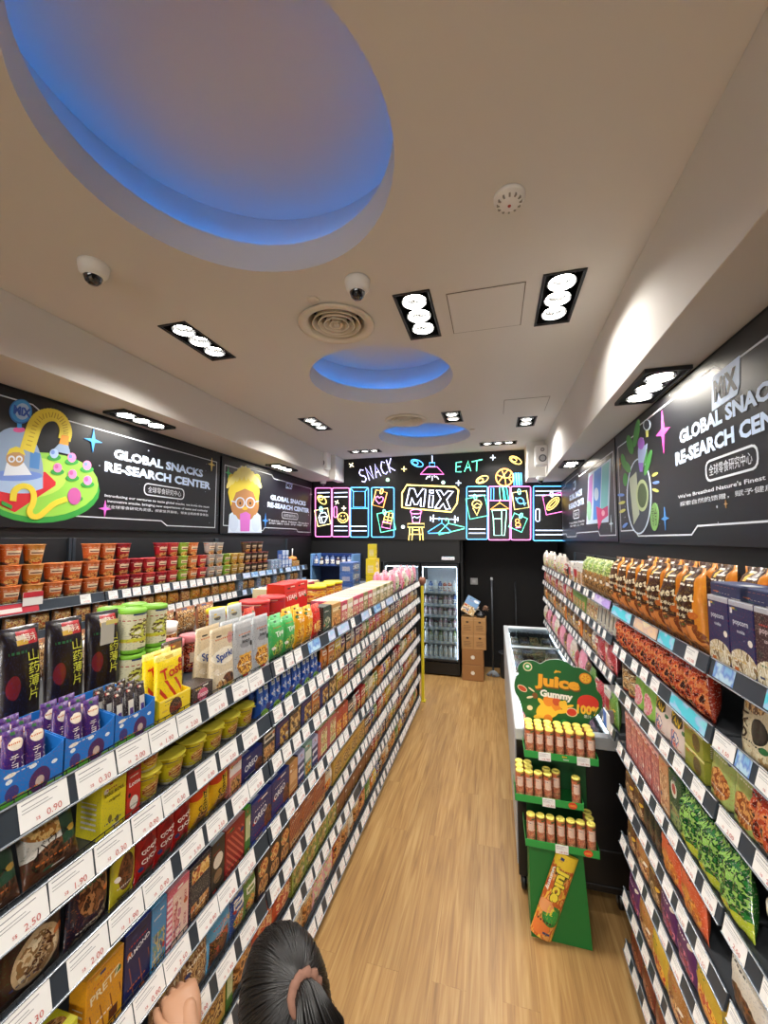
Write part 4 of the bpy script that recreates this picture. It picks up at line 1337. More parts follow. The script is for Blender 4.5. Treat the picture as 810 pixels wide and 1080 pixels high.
zt = LZ[0] + .003
rows3 = ('tray front row ', 'tray middle row ', 'tray back row ')
ty = [.4525 + k * .108 for k in range(4)]
intray(ty[0], ['redpk'], -.806, 1, 2, zt, .07, .04, rows3)
intray(ty[1], ['choco'], -.806, 2, 3, zt, .036, .034, rows3, tilt=.05)
intray(ty[2], ['choco'], -.806, 2, 3, zt, .036, .034, rows3, tilt=.05)
intray(ty[3], ['stick'], -.806, 3, 3, zt, .030, .028, rows3, tilt=.06)
runL(0, .845, .845, ['ytray'], n=1)
for r in range(2):
    put('ybag', -.814 - r * .037, .8985, LZ[0] + .004, pi / 2, LPL[0], ('front row ', 'back row ')[r], .035)
runL(0, .957, .957, ['brownlow'], n=1)
runL(0, .957, .957, ['brownbag'], n=1, xf=-.895)
runL(0, 1.050, 1.050, ['spark'], n=1, rows=2)
runL(0, 1.165, 1.165, ['greyjar'], n=2, rows=2, gap=.006)
runL(0, 1.380, 1.380, ['gchip'], n=2, rows=2, gap=.004)
y = runL(0, 1.575, 1.575, ['ychip'], n=2, rows=2, gap=.002)
y = runL(0, y, y, ['rchip'], n=1)
y = runL(0, y + .01, y + .01, ['dgreen'], n=1)
y = runL(0, y + .004, y, ['tanbox'], n=1)
y = runL(0, y + .002, y, ['pinkbox', 'crmbox', 'pinkbox', 'pinkbox', 'olivebox', 'pinkbox'], n=6, gap=.002)
y = runL(0, y + .002, y, ['crmbox', 'olivebox'], n=6, gap=.002)
runL(0, y + .01, 4.30, ['pinkbag', 'clearbag', 'pinkbag', 'mixpk', 'clearbag', 'mixc'], rows=3, gap=.006)
# second line on the deck
for k in range(3):
    put('yam', -1.03, .70 + k * .100, LZ[0] + .001, pi / 2, LPL[0], 'second row ', .05, rad((8, 3, -3)[k]), None)
for k in range(2):
    for r in range(2):
        for t in range(2):
            put('can', -1.01 - r * .08, .985 + k * .080, LZ[0] + .001 + t * .130, pi / 2, LPL[0], ('front pile ', 'back pile ')[r] + ('lower tier ', 'upper tier ')[t])
for k in range(2):
    put('redjar', -1.02, 1.155 + k * .085, LZ[0] + .06 - .059, pi / 2, LPL[0], 'second row ')
    put('amberjar', -1.13, 1.155 + k * .085, LZ[0] + .001, pi / 2, LPL[0], 'third row ')
put('rchip', -1.04, 1.605, LZ[0] + .001, pi / 2, LPL[0], 'second row ')
for k in range(2):
    put('greybag', -1.04, 1.40 + k * .108, LZ[0] + .001, pi / 2, LPL[0], 'second row ', .03)
for k in range(2):
    for r in range(2):
        put('rtub', -1.045, 1.735 + k * .152, LZ[0] + .001 + r * .0875, pi / 2, LPL[0], ('lower tier ', 'upper tier ')[r])
for k in range(2):
    put('ytub', -1.215, 1.735 + k * .165, LZ[0] + .001, pi / 2, LPL[0], 'rear row ')
for k in range(2):
    put('redbox', -1.10 if k == 0 else -1.115, 2.07 + k * .148, LZ[0] + .001, pi / 2, LPL[0], '', 0, rad(-6))
for k in range(4):
    put('wtub', -1.33, 1.15 + k * .105, LZ[0] + .001, pi / 2, LPL[0], 'rear row ')
for k in range(3):
    put('ytub', -1.20, 2.78 + k * .165, LZ[0] + .001, pi / 2, LPL[0], 'far rear row ')
for k in range(7):
    put(('crmbox', 'pinkbox')[k % 2], -1.42, 2.50 + k * .1, LZ[0] + .001, pi / 2, LPL[0], 'rear row ')
for k in range(7):
    put('nuts', -1.46, 1.00 + k * .14, LZ[0] + .001, pi / 2, LPL[0], 'rear row ')
for t in range(3):
    put('bluebox', -1.20, 3.46, LZ[0] + .001 + t * .0875, pi / 2, LPL[0], ('bottom tier ', 'middle tier ', 'top tier ')[t])
for t in range(2):
    put('ygift', -1.02, 3.52, LZ[0] + .001 + t * .148, pi / 2, LPL[0], ('lower tier ', 'upper tier ')[t])
put('ystand', -1.03, 3.51, LZ[0] + .001 + 2 * .148 + .001, pi / 2, LPL[0], 'uppermost tier ')
# paper note stuck on the third black bag
t = empty('paper_note', 'grey paper note taped to the third tall black chip bag', 'note', (-1.026, .885, 1.495), pi / 2)
box(-.020, -.0008, -.030, .020, 0, .030, .0002).obj('sheet', M('#b9b4aa', .7), t)
box(-.006, -.0013, .022, .030, -.0009, .034, .0001).obj('tape', M('#e3d27a', .4), t)
# ---- second shelf
runL(1, .36, .70, ['baum'], gap=.002, tilt=.35, xf=-.80, jit=2)
runL(1, .70, .70, ['ystand'], n=1)
runL(1, .762, .762, ['rslim'], n=1)
y = runL(1, .805, .805, ['ycup'], n=6, rows=2, gap=.001)
for k in range(2):
    put('ycup', -.806 - .086 * k, .805 + .04, LZ[1] + .0015 + .0705, pi / 2, LPL[1], 'stacked on top ')
y0b = y + .01
for k in range(6):
    ty1 = y0b + .043 + k * .086
    put('bluelow', -.806, ty1, LZ[1] + .001, pi / 2, LPL[1])
    intray(ty1, ['bluepk'], -.806, 2, 2, LZ[1] + .004, .036, .03, ('front row ', 'back row '), 1, None, .05)
runL(1, y0b + .53, 4.30, ['mixo', 'mixoB', 'mixyB', 'mixp', 'mixkB', 'mixs', 'mixpB', 'mixr', 'mixc', 'mixg', 'mixpk', 'mixo', 'mixpkB'])
# ---- third shelf
runL(2, .38, .38, ['rflat'], n=1, tiers=3)
runL(2, .525, .525, ['meiji'], n=1)
runL(2, .645, .645, ['purpbag'], n=1)
runL(2, .737, .737, ['ycoat'], n=1, gap=0)
y = runL(2, .80, .80, ['goodchoc'], n=3, gap=-.002)
y = runL(2, y, y, ['zoo'], n=2, gap=-.002)
y = runL(2, y, y, ['pinkwhite'], n=1)
y = runL(2, y, y, ['oreo'], n=1)
y = runL(2, y, y, ['mixkB'], n=1)
y = runL(2, y, y, ['navyy', 'goldk', 'navyy', 'mixoB', 'navyy'], n=5)
runL(2, y, 4.30, ['goldk', 'mixyB', 'mixrB', 'mixpB', 'mixk', 'mixg', 'mixsB', 'mixr', 'mixr', 'mixs', 'mixk', 'mixcB', 'mixpk', 'mixb', 'mixo'])
# ---- fourth shelf
runL(3, .555, .555, ['ylow'], n=1)
y = runL(3, .685, .685, ['pretz'], n=1)
y = runL(3, y, y, ['almond', 'sky', 'lucky', 'darkgold', 'whitechoc', 'redstripe', 'greenslim', 'oreobig', 'oreobig', 'tancube', 'lilacoreo', 'teal', 'lilacoreo', 'rosetall', 'rosetall', 'orangered', 'orangered'], n=17, gap=.002)
runL(3, y, 4.30, ['mixkB', 'mixs', 'mixr', 'mixrB', 'mixg', 'mixcB', 'mixy', 'mixg', 'mixoB', 'mixpk', 'mixb', 'mixy', 'mixo'])
# ---- fifth shelf
y = runL(4, .86, .86, ['crepe', 'crepe', 'caprico', 'mixb', 'mixg'], n=5, gap=.001)
y = runL(4, y, y, ['goldbar'], n=3, gap=.001)
y = runL(4, y, y, ['orangeck'], n=3, gap=.001)
y = runL(4, y, y, ['beige'], n=1)
y = runL(4, y, y, ['ambercar'], n=4, gap=.003)
runL(4, y, 4.30, ['mixkB', 'mixp', 'mixb', 'mixg', 'mixrB', 'mixs', 'mixo', 'mixyB', 'mixy', 'mixr', 'mixcB'])
# ---- sixth shelf
y = runL(5, .90, .90, ['tanck', 'ambercar', 'greenslim', 'tanck'], n=4)
y = runL(5, y, y, ['bunred'], n=2, gap=.002)
y = runL(5, y, y, ['greengold'], n=4, gap=.002)
y = runL(5, y, y, ['wood'], n=5, gap=.002)
runL(5, y, 4.30, ['mixr', 'mixrB', 'mixk', 'mixs', 'mixp', 'mixkB', 'mixo', 'mixy', 'mixg', 'mixc'])
# ---- bottom shelf
y = runL(6, 1.10, 1.10, ['tanck', 'redrib', 'tanck', 'beige'], n=4)
y = runL(6, y, y, ['tanck', 'tanck', 'pastel', 'pastel', 'redrib', 'tanck'], n=6)
runL(6, y, 4.30, ['mixc', 'tanck', 'redrib', 'greenbag', 'mixo', 'mixy', 'mixb', 'mixk', 'tanck'])
# ------------------------------------------------------------------ noodle cups on the dark wall
def noodle(key, c, lidc, desc, extra=()):
    cup(key, 'noodle_cup', 'noodle cup', desc, .034, .046, .098, c, lidc, [('r', 0, 0, 1, .16, '#4b3a26'), ('pe', 8, .5, .16, .17, .2, NOOD), ('r', .36, .5, .64, .74, '#f0d9b8'), ('r', .38, .55, .6, .62, '#6a2a18')] + list(extra), tab=True, n=20)


noodle('nor', '#dd7434', '#e8894c', 'orange noodle cup')
noodle('nam', '#d08a3a', '#dfa05a', 'amber noodle cup')
noodle('nrd', '#a8202c', '#b8343c', 'dark red noodle cup')
noodle('nre', '#c8363a', '#d8545a', 'bright red noodle cup')
noodle('ngr', '#86b83a', '#a0cc58', 'lime green noodle cup')
noodle('nsi', '#a8a49e', '#c8c4be', 'silver noodle cup')
noodle('ndk', '#54403a', '#8a3a34', 'dark brown noodle cup')
noodle('ngo', '#c8a048', '#d8b868', 'golden noodle cup')
carton('bmilk', 'drink_carton', 'drink carton', 'blue and white drink carton', .062, .10, .062, '#3a64b4', [('r', 0, .5, 1, 1, '#c3d2ea'), ('p', 6, .1, .1, .9, .45, ['#3a64b4', '#e6ecf4', '#6a8cc8'])])
carton('bsilver', 'drink_carton', 'drink carton', 'silver blue drink carton', .062, .11, .062, '#8fa6c2', [('p', 6, .1, .1, .9, .9, ['#a8bcd4', '#5a7aa8', '#d9e2ec'])])
carton('cookt', 'biscuit_box', 'biscuit box', 'long tan cookie carton', .16, .075, .08, '#b89a5c', [('p', 8, .05, .2, .95, .85, COOK)])
pouch('wallbrown', 'snack_pouch', 'snack pouch', 'brown noodle snack pouch', .10, .105, .05, '#8a5a34', [('p', 7, .08, .1, .92, .85, NOOD)])
pouch('wallgold', 'snack_pouch', 'snack pouch', 'golden noodle snack pouch', .10, .105, .05, '#c8963c', [('p', 7, .08, .1, .92, .85, FRU)])
pouch('wallgrey', 'snack_pouch', 'snack pouch', 'grey green noodle snack pouch', .10, .105, .05, '#8f9a80', [('p', 7, .08, .1, .92, .85, MIXC)])
XW = -2.235
WPL = ['noodle wall top shelf', 'noodle wall second shelf']
TN = ('bottom tier ', 'middle tier ', 'top tier ')


def cups(y, cols, pitch=.1025):
    for (key, n) in cols:
        for t in range(n):
            put(key, XW, y, WZ[0] + .001 + t * .1005, pi / 2, WPL[0], TN[t], 0, rad(rnd.uniform(-2, 2)))
        y += pitch
    return y


y = cups(1.02, [('nor', 2), ('nor', 2), ('nor', 3), ('nam', 3), ('nor', 3), ('nam', 3), ('nor', 2), ('nor', 2)])
y = cups(y, [('nor', 3), ('nor', 3)])
y = cups(y, [('nrd', 3), ('nrd', 2), ('nre', 2), ('nrd', 3), ('nre', 3), ('ngr', 3), ('nor', 3), ('nre', 2)])
y = cups(y + .0, [('nsi', 3), ('nsi', 3), ('ngr', 2), ('ngo', 2), ('ngo', 2), ('ndk', 3), ('ndk', 3), ('ndk', 3), ('ndk', 2)])
for k in range(3):
    put(('bsilver', 'nsi')[0], XW, y + k * .075, WZ[0] + .001, pi / 2, WPL[0], 'bottom tier ')
y += 3 * .075
for k in range(3):
    for t in range(2 if k < 2 else 1):
        put('bmilk', XW, y + k * .075, WZ[0] + .001 + t * .1025, pi / 2, WPL[0], TN[t])
y += 3 * .075
for k in range(1):
    YCK = y + .06
    put('cookt', XW, y + .06 , WZ[0] + .001, pi / 2, WPL[0])
y = 1.00
k = 0
while y < 4.45:
    key = 'wallbrown' if y < 2.2 else ('wallgold', 'wallgold', 'wallbrown')[k % 3] if y < 3.2 else ('wallgrey', 'wallbrown', 'bsilver')[k % 3]
    put(key, XW, y, WZ[1] + .001, pi / 2, WPL[1], 'front row ')
    y += SKU[key]['w'] + .012
    k += 1

t = empty('price_sign', 'white price sign with a red header in front of the amber noodle cups', 'sign', (XW + .03, 1.49, WZ[0] + .0275), pi / 2)
box(-.045, -.002, -.026, .045, 0, .040, .0006).obj('card', M('#efece8', .5), t)
box(-.045, -.0030, .014, .045, -.0021, .040, .0003).obj('header_strip', M('#c22f3c', .45), t)
# ------------------------------------------------------------------ packs on the freezer wall
def ssnack(key, desc, w, h, d, c, cols, txt=(), **kw):
    pouch(key, 'snack_pouch', 'snack pouch', desc, w, h, d, c, [('pe', 6, .5, .32, .42, .26, cols), ('r', 0, .92, 1, 1, c)], txt, **kw)


pouch('spot', 'chips_bag', 'chips bag', 'brown sweet potato chip bag', .105, .215, .075, '#3c1d16', [('r', -.5, .0, .12, 1, '#d8862a'), ('r', .86, 0, 1.5, 1, '#d8862a'), ('r', .1, 0, .9, .34, '#8a4420'), ('pe', 4, .5, .16, .5, .2, ['#a85a2c', '#d98a4a', '#7a3a1c', '#e6a45c']), ('r', .36, .82, .52, .92, '#e9c060')],
      [('Sweet', .02, .64, .78, .16, '#efe4c4', .1), ('Potato Chips', .05, .50, .72, .08, '#efe4c4'), ('SNACKS', .05, .42, .4, .05, '#efe4c4')], crinkle=.2)
pouch('spot2', 'chips_bag', 'chips bag', 'glossy red brown spicy chip bag', .10, .15, .06, '#8a2a1c', [('p', 6, .05, .05, .95, .75, ['#5a1810', '#b84a2c', '#d9824c', '#38100c']), ('r', 0, .84, 1, 1, '#6a1c14')], crinkle=.25, rough=.15)
carton('blueck', 'cookie_carton', 'cookie carton', 'navy blue popcorn cookie carton', .088, .155, .07, '#20295c', [('pe', 7, .5, .16, .55, .2, ['#e9dfc4', '#cbb98c', '#f4eedc', '#8a7448']), ('r', 0, .93, 1, 1, '#b8bcc8'), ('r', 0, 1, 1, 2, '#c6c8d0'), ('r', .06, .82, .16, .9, '#e6e6ea')], [('popcorn', .0, .70, .62, .10, '#cfd4e6'), ('cookie', .0, .60, .5, .05, '#cfd4e6')])
carton('marck', 'cookie_carton', 'cookie carton', 'maroon popcorn cookie carton', .088, .155, .07, '#3c1620', [('pe', 7, .5, .16, .55, .2, ['#e9dfc4', '#cbb98c', '#f4eedc', '#8a7448']), ('r', 0, .93, 1, 1, '#b8bcc8'), ('r', 0, 1, 1, 2, '#c6c8d0')], [('popcorn', .0, .70, .62, .10, '#d9c4c8'), ('cookie', .0, .60, .5, .05, '#d9c4c8')])
carton('flatblue', 'cookie_carton', 'cookie carton', 'flat navy carton', .15, .03, .07, '#232c5e', [('r', 0, 1, 1, 2, '#2a3468'), ('r', .55, 1.2, .9, 1.8, '#c3c6ce')])
pouch('hay', 'snack_pouch', 'snack pouch', 'tall brown twig snack bag with green leaves', .105, .185, .06, '#8a6234', [('p', 9, 0, .05, 1, .62, ['#7a5228', '#b08448', '#5a3a1a', '#c9a062']), ('p', 8, 0, .62, 1, 1, ['#7fa04a', '#c8d08a', '#4c6a2c', '#a8b868'])], crinkle=.25)
carton('wtan', 'cookie_carton', 'cookie carton', 'white carton with tan picture', .12, .14, .09, '#e6e0d8', [('p', 6, .08, .08, .92, .6, COOK), ('r', 0, 1, 1, 2, '#f1eeea')])
carton('wred', 'cookie_carton', 'cookie carton', 'white carton with red band', .11, .13, .09, '#e3ddd8', [('r', 0, .3, 1, .7, '#b82c34'), ('p', 6, .1, .05, .9, .3, MIXC), ('r', 0, 1, 1, 2, '#f1eeea')])
ssnack('oat', 'cream oat cookie pouch with dark seal', .10, .145, .05, '#d3c6a6', ['#b89868', '#e6d8b4', '#7a5a34', '#f0e6cc'], [('OAT', -.45, .45, .6, .16, '#3a2a1c', pi / 2)], style='stand')
SKU['oat']['parts'][0][1].materials[0] = PM('oat2', '#d3c6a6', [('pe', 6, .45, .8, .4, .18, NUT), ('e', .68, .42, .24, .17, '#241c18'), ('e', .68, .42, .2, .14, '#3a302a'), ('p', 6, 0, 0, 1, .16, ['#c9b48c', '#e6d8b4', '#b09060'])], .3)
pouch('stripe', 'snack_pouch', 'snack pouch', 'silver pouch with dark stripes', .062, .125, .04, '#c8c2b4', [('s', 2, .4, 0, '#3a342c', 0, .2, 1, .8), ('r', .1, .8, .9, .95, '#e6e2d8')], style='stand')
ssnack('creamp', 'cream and gold nut pouch', .08, .125, .04, '#d8c89a', NUT, style='stand')
carton('greenrow', 'cookie_carton', 'cookie carton', 'green tea cookie carton', .09, .11, .06, '#6f9a4c', [('p', 6, .1, .1, .9, .55, MIXC), ('r', 0, 1, 1, 2, '#a9c48a')])
ssnack('gummyg', 'green and pink gummy pouch', .09, .135, .045, '#8fc05a', ['#e6a0ac', '#d86a80', '#f0c8cc', '#c4506a'], [('GUMMY', 0, .82, .7, .12, '#f4f6e0', .1)], style='stand')
pouch('yan', 'snack_pouch', 'snack pouch', 'pale pink candy pouch with yellow lettering', .115, .14, .045, '#e3cfc4', [('e', .45, .62, .34, .16, '#3a2f24'), ('pe', 6, .4, .22, .3, .16, ['#d9604a', '#e9b0a4', '#3a5a9a', '#f2e2d8']), ('r', 0, .93, 1, 1, '#f4eae4')], [('YAN', -.1, .62, .52, .18, '#efc93a', -.2)], style='stand')
carton('greentea', 'biscuit_box', 'biscuit box', 'olive green tea wafer box', .105, .056, .08, '#8f9438', [('e', .65, .5, .2, .4, '#5a4a2a'), ('r', 0, 1, 1, 2, '#a8a84a'), ('r', 0, .9, 1, 1, '#d9d48a')])
ssnack('greenp', 'pale green snack pouch with brown base', .095, .125, .04, '#a8b86a', ['#c87a3c', '#8f4a20', '#e0a45c', '#b0622c'], style='stand')
ssnack('creamb', 'cream biscuit pouch with black lettering', .09, .125, .04, '#e0d2a0', ['#c88a3c', '#e6c47c', '#a8622c', '#f0dca4'], [('ARE', 0, .75, .5, .14, '#2a241c')], style='stand')
jar('nutjar', 'snack_can', 'snack can', 'brown nut can with dark lid', .034, .12, '#4a3426', '#2a2422', .014, [('p', 8, 0, .1, 1, .8, NUT)], neck=1.0, lidr=1.03, pn=('can_body', 'lid'))
carton('pinklong', 'biscuit_box', 'biscuit box', 'rose red carton with pink top', .068, .155, .09, '#b0524e', [('p', 5, .06, .06, .94, .75, ['#c8645c', '#8f3c44', '#e0a088', '#a04a5c']), ('r', 0, .9, 1, 1, '#f0b8b4'), ('r', 0, 1, 1, 2, '#f0c0bc'), ('r', .3, 1.25, .7, 1.6, '#c8787c'), ('s', 9, .12, 0, '#f0b8b4', 0, 0, 1, .9)])
carton('apricot', 'biscuit_box', 'biscuit box', 'apricot carton ending the pink row', .07, .155, .09, '#cf9468', [('p', 5, .06, .06, .94, .8, ['#d9a878', '#a86a44', '#e6c49a', '#c07a4c']), ('r', 0, 1, 1, 2, '#f0cdb8')])
carton('darkgreen', 'biscuit_box', 'biscuit box', 'dark green carton with white badge', .09, .155, .09, '#1f4a28', [('e', .4, .72, .22, .16, '#e6e2d2'), ('e', .4, .72, .14, .09, '#b84a3c'), ('r', 0, 1, 1, 2, '#3a6a3c'), ('p', 6, .1, .05, .9, .4, ['#3a6a3c', '#8f9a5c', '#16341c'])])
pouch('leafy', 'snack_pouch', 'snack pouch', 'glossy green leaf print bag', .10, .155, .05, '#2c6a2c', [('p', 7, 0, .3, 1, 1, ['#2c7a34', '#164a20', '#8fc05a', '#1c5a28']), ('r', 0, 0, 1, .3, '#b8c83a')], crinkle=.3, rough=.15)
jar('crjar', 'snack_jar', 'snack jar', 'clear chocolate ball jar with cream lid', .05, .135, '#3c2418', '#ece6d2', .020, [('p', 9, 0, 0, 1, .95, ['#2a1710', '#6a4028', '#1a0d08', '#8f6444']), ('r', .4, .3, .6, .75, '#c8a878')], lidr=1.04, rough=.12)
ssnack('redpk2', 'strawberry red candy pack', .10, .12, .045, '#a82c38', ['#e0707c', '#8f1c2c', '#f0b0b4', '#c84454'])
ssnack('longorange', 'long orange dried mango bag', .13, .15, .04, '#cf5a34', ['#c8782c', '#e09a3c', '#a85420', '#d98434'], crinkle=.2)
ssnack('darkstick', 'dark green stick pack with white oval', .045, .15, .03, '#1c2c24', ['#3a2a24', '#1c1c1a', '#6a5a4a', '#2c3c30'], ())
ssnack('plum', 'plum and pink candy bag', .11, .145, .04, '#5a2c5c', ['#a8324c', '#3c2458', '#d87a98', '#7a3a7c'])
ssnack('ham', 'amber ham slice snack bag', .12, .15, .04, '#a8743c', ['#d9a25c', '#7a3a28', '#e6c08a', '#c8643c'])
ssnack('brownpk', 'dark brown chocolate nib bag', .10, .145, .04, '#5a3a2c', ['#8f6a4a', '#c8a882', '#4a2c1e', '#b8845c'])
ssnack('yellowpk', 'yellow corn snack bag', .12, .15, .04, '#c8a83c', FRU)
ssnack('cocoa', 'reddish brown cocoa snack bag', .12, .15, .04, '#6a3226', ['#8f4a34', '#4c1f18', '#b8745c', '#6a3226'])
ssnack('whiteball', 'white bag with dark cookie picture', .12, .13, .04, '#d8d2c4', CHOC)
ssnack('redtin', 'bright red cracker bag', .10, .11, .05, '#c0322c', FRU)

# ---- top shelf
runR(0, .712, .712, ['blueck', 'marck', 'marck'], n=3, gap=.003)
runR(0, .985, .985, ['blueck'], n=2, gap=.003)
put('flatblue', .502, .96, RZN[0] + .1575, -pi / 2, RPL[0], 'lying on top ')
put('flatblue', .502, 1.08, RZN[0] + .1575, -pi / 2, RPL[0], 'lying on top ')
for k in range(5):
    put('spot', .60, .80 + k * .112, RZN[0] + .001, -pi / 2, RPL[0], 'back row ', .05)
y = runR(0, 1.185, 1.185, ['spot'], n=7, gap=.004, xf=.4975, jit=1.5)
for k in range(6):
    put('spot', .60, 1.38 + k * .112, RZN[0] + .001, -pi / 2, RPL[0], 'back row ', .02, rad(rnd.uniform(-1, 1)))
y = runR(0, 1.99, 1.99, ['hay'], n=5, gap=.002, far=True)
y = runR(0, y, y, ['wtan'], n=2, far=True)
y = runR(0, y, y, ['wred', 'mixs', 'wred', 'mixk'], n=4, far=True)
runR(0, y, 4.45, ['mixr', 'clearbag', 'mixpk', 'clearbag', 'mixs', 'mixc'], far=True)
# ---- second shelf
runR(1, .66, 1.15, ['oat'], gap=.004)
runR(1, 1.175, 1.92, ['spot2'], gap=.003, jit=3)
y = runR(1, 1.985, 1.985, ['stripe'], n=5, gap=.004, far=True)
y = runR(1, y, y, ['creamp'], n=3, far=True)
y = runR(1, y, y, ['greenrow'], n=4, far=True)
runR(1, y, 4.45, ['mixr', 'mixo', 'mixc', 'redpk2', 'mixs'], far=True)
# ---- third shelf
runR(2, .62, 1.02, ['creamb', 'spot2'], gap=.004)
runR(2, 1.02, 1.02, ['greenp'], n=2)
runR(2, 1.225, 1.225, ['greentea'], n=1, tiers=2)
runR(2, 1.34, 1.34, ['yan'], n=2, tiers=1, gap=.003)
runR(2, 1.585, 1.585, ['gummyg'], n=2)
runR(2, 1.78, 1.78, ['nutjar'], n=2)
y = runR(2, 1.985, 1.985, ['redpk2', 'pinkwhite', 'redpk2', 'mixr', 'mixs'], n=5, far=True)
runR(2, y, 4.45, ['brownpk', 'brownpk', 'creamp', 'mixo', 'brownpk', 'mixs'], far=True)
# ---- fourth shelf
runR(3, .72, 1.06, ['crjar'], gap=.002)
y = runR(3, 1.06, 1.06, ['leafy'], n=3, gap=.002, jit=4)
y = runR(3, y, y, ['darkgreen'], n=1)
y = runR(3, y, y, ['apricot'], n=1, gap=.001)
runR(3, y, 1.92, ['pinklong'], gap=.001)
y = runR(3, 1.985, 1.985, ['greenbag', 'wred', 'redpk2', 'mixr', 'greenbag'], n=5, far=True)
runR(3, y, 4.45, ['brownpk', 'pinkbag', 'mixc', 'redpk2', 'clearbag', 'pinkbag', 'mixp'], far=True)
# ---- lower shelves
runR(4, .80, 1.0, ['redtin'])
runR(4, 1.02, 1.22, ['whiteball'])
y = runR(4, 1.26, 1.26, ['longorange'], n=2)
y = runR(4, y, y, ['darkstick'], n=3)
runR(4, y, 1.92, ['brownpk'])
runR(5, .95, 1.92, ['whiteball', 'yellowpk', 'yellowpk', 'plum', 'plum', 'brownpk', 'ham', 'brownpk'])
runR(6, 1.05, 1.92, ['redpk2', 'cocoa', 'ham', 'ham', 'yellowpk', 'ham', 'plum'])
runR(7, 1.15, 1.92, ['yellowpk', 'cocoa', 'cocoa', 'cocoa', 'cocoa', 'cocoa'])

# ------------------------------------------------------------------ green juice gummy stand
GREEN = '#15702e'
GM = M(GREEN, .4)
t = empty('display_stand', 'green cardboard display stand with cloud header and three trays', 'display stand', (0, 0, 0))
SY = 2.04
body = MB()
# leaning body: wide foot, narrower shoulders
vs = [(.128, SY - .03, 0), (.375, SY - .03, 0), (.375, SY + .13, 0), (.128, SY + .13, 0), (.128, SY + .0, .385), (.352, SY + .0, .385), (.352, SY + .13, .385), (.128, SY + .13, .385)]
body.add(vs, [(0, 1, 5, 4), (1, 2, 6, 5), (2, 3, 7, 6), (3, 0, 4, 7), (4, 5, 6, 7), (3, 2, 1, 0)], 0)
body.obj('body', GM, t)
box(.13, SY + .128, .385, .40, SY + .136, .86, .001).obj('back_board', M('#0d4a20', .5), t)
TR = [(.112, .412, .388), (.072, .360, .560), (.118, .430, .748)]
TRY = [SY - .045, SY - .02, SY + .0]
GL = M('#2c9a44', .4)
for (xa, xb, z), yy in zip(TR, TRY):
    mb = MB()
    mb.rbox(xa, yy, z - .002, xb, SY + .127, z, .0005)
    for b in ((xa, yy, z, xb, yy + .002, z + .030), (xa, yy + .002, z, xa + .002, SY + .127, z + .034), (xb - .002, yy + .002, z, xb, SY + .127, z + .034)):
        mb.rbox(*b, .0006, 1)
    tr = mb.obj('tray', [GM, GL], t)
    w = xb - xa
    for q in ((.28, .8) if z > .7 else (.5,)):
        x = xa + q * w
        g = link('price_tag', rnd.choice(TAGS['f']), tr)
        g.location = (x, yy - .0012, z + .012)
        g.scale = (1.15, 1, .8)
    mb = MB()
    mb.prism([(.018 * cos(k * pi / 10), .014 * sin(k * pi / 10)) for k in range(20)], (xb - .045, yy - .0005, z + .015), (1, 0, 0), (0, 0, 1), (0, -1, 0), .0012)
    mb.text('100%', 1, xb - .045, z + .015, .028, .009, lambda x, zz: yy - .0018)
    if z < .7:
        mb.obj('badge', [M('#d8482c', .4), M('#f6d24a', .4)], tr)
    mb = MB()
    mb.text('Juice', 0, xa + .55 * w, z + .021, None, .010, lambda x, zz: yy - .0005, 0, .03)
    mb.text('Gummy', 1, xa + .57 * w, z + .009, None, .007, lambda x, zz: yy - .0005, 0, .03)
    if z > .7:
        mb.obj('lettering', [M('#f2b82c', .4), M('#f6f4ee', .4)], tr)
# header board
HO = Vector((.275, SY + .142, 1.02))


def hpx(px, py):        # outline traced on the board's own plane
    q = ony(px, py, SY + .14)
    return (q.x - HO.x, q.z - HO.z)


def zj(zx, zy):         # crop 530..660 x 680..820, factor 130/810
    return hpx(530 + zx * 130 / 810, 680 + zy * 130 / 810)


raw = [zj(*q) for q in ((75, 270), (85, 215), (110, 190), (95, 150), (125, 112), (175, 98), (225, 112), (245, 130), (290, 102), (345, 95), (400, 105), (440, 125), (465, 150), (510, 150), (560, 172), (600, 215), (618, 260), (615, 295), (645, 325), (660, 365), (655, 420), (625, 465), (580, 490), (555, 540), (500, 565), (350, 560), (200, 520), (160, 480), (125, 420), (110, 350), (85, 320))]
fr = (HO, Vector((1, 0, 0)), Vector((0, 0, 1)), Vector((0, -1, 0)))


def smooth_loop(P, it=2):
    for _ in range(it):
        Q = []
        for i in range(len(P)):
            a, b = P[i], P[(i + 1) % len(P)]
            Q += [(a[0] * .75 + b[0] * .25, a[1] * .75 + b[1] * .25), (a[0] * .25 + b[0] * .75, a[1] * .25 + b[1] * .75)]
        P = Q
    return P


ol = smooth_loop(raw)
hd = MB().prism(ol, HO + Vector((0, .003, 0)), fr[1], fr[2], fr[3], .003, 0, 1).obj('header_board', [M('#12602a', .4), M('#e8efe6', .5)], t)
mb = MB()
for i, cc in enumerate(('#f2ab2a', '#f6f3ea', '#d8382a', '#f6c23a', '#e88a2c', '#c8502c', '#e9d9b0', '#1c8a3c', '#f0e2a0')):
    pass
HM = [M(c, .4) for c in ('#f2ab2a', '#f6f3ea', '#d8382a', '#f6c23a', '#e88a2c', '#c8502c', '#e9d9b0', '#2c9a44', '#7a4a1c')]
a, b = zj(200, 255), zj(515, 250)
mb.text('Juice', 8, (zj(358, 226)[0]) + .003, zj(0, 228)[1] - .004, .208, .078, None, -.05, .06, 0, fr, .0004, True)
mb.text('Juice', 0, (zj(358, 226)[0]), zj(0, 226)[1], .204, .074, None, -.05, .05, 0, fr, .0009, True)
mb.text('Gummy', 1, zj(352, 304)[0], zj(0, 304)[1], .150, .044, None, -.06, .05, 0, fr, .0009, True)
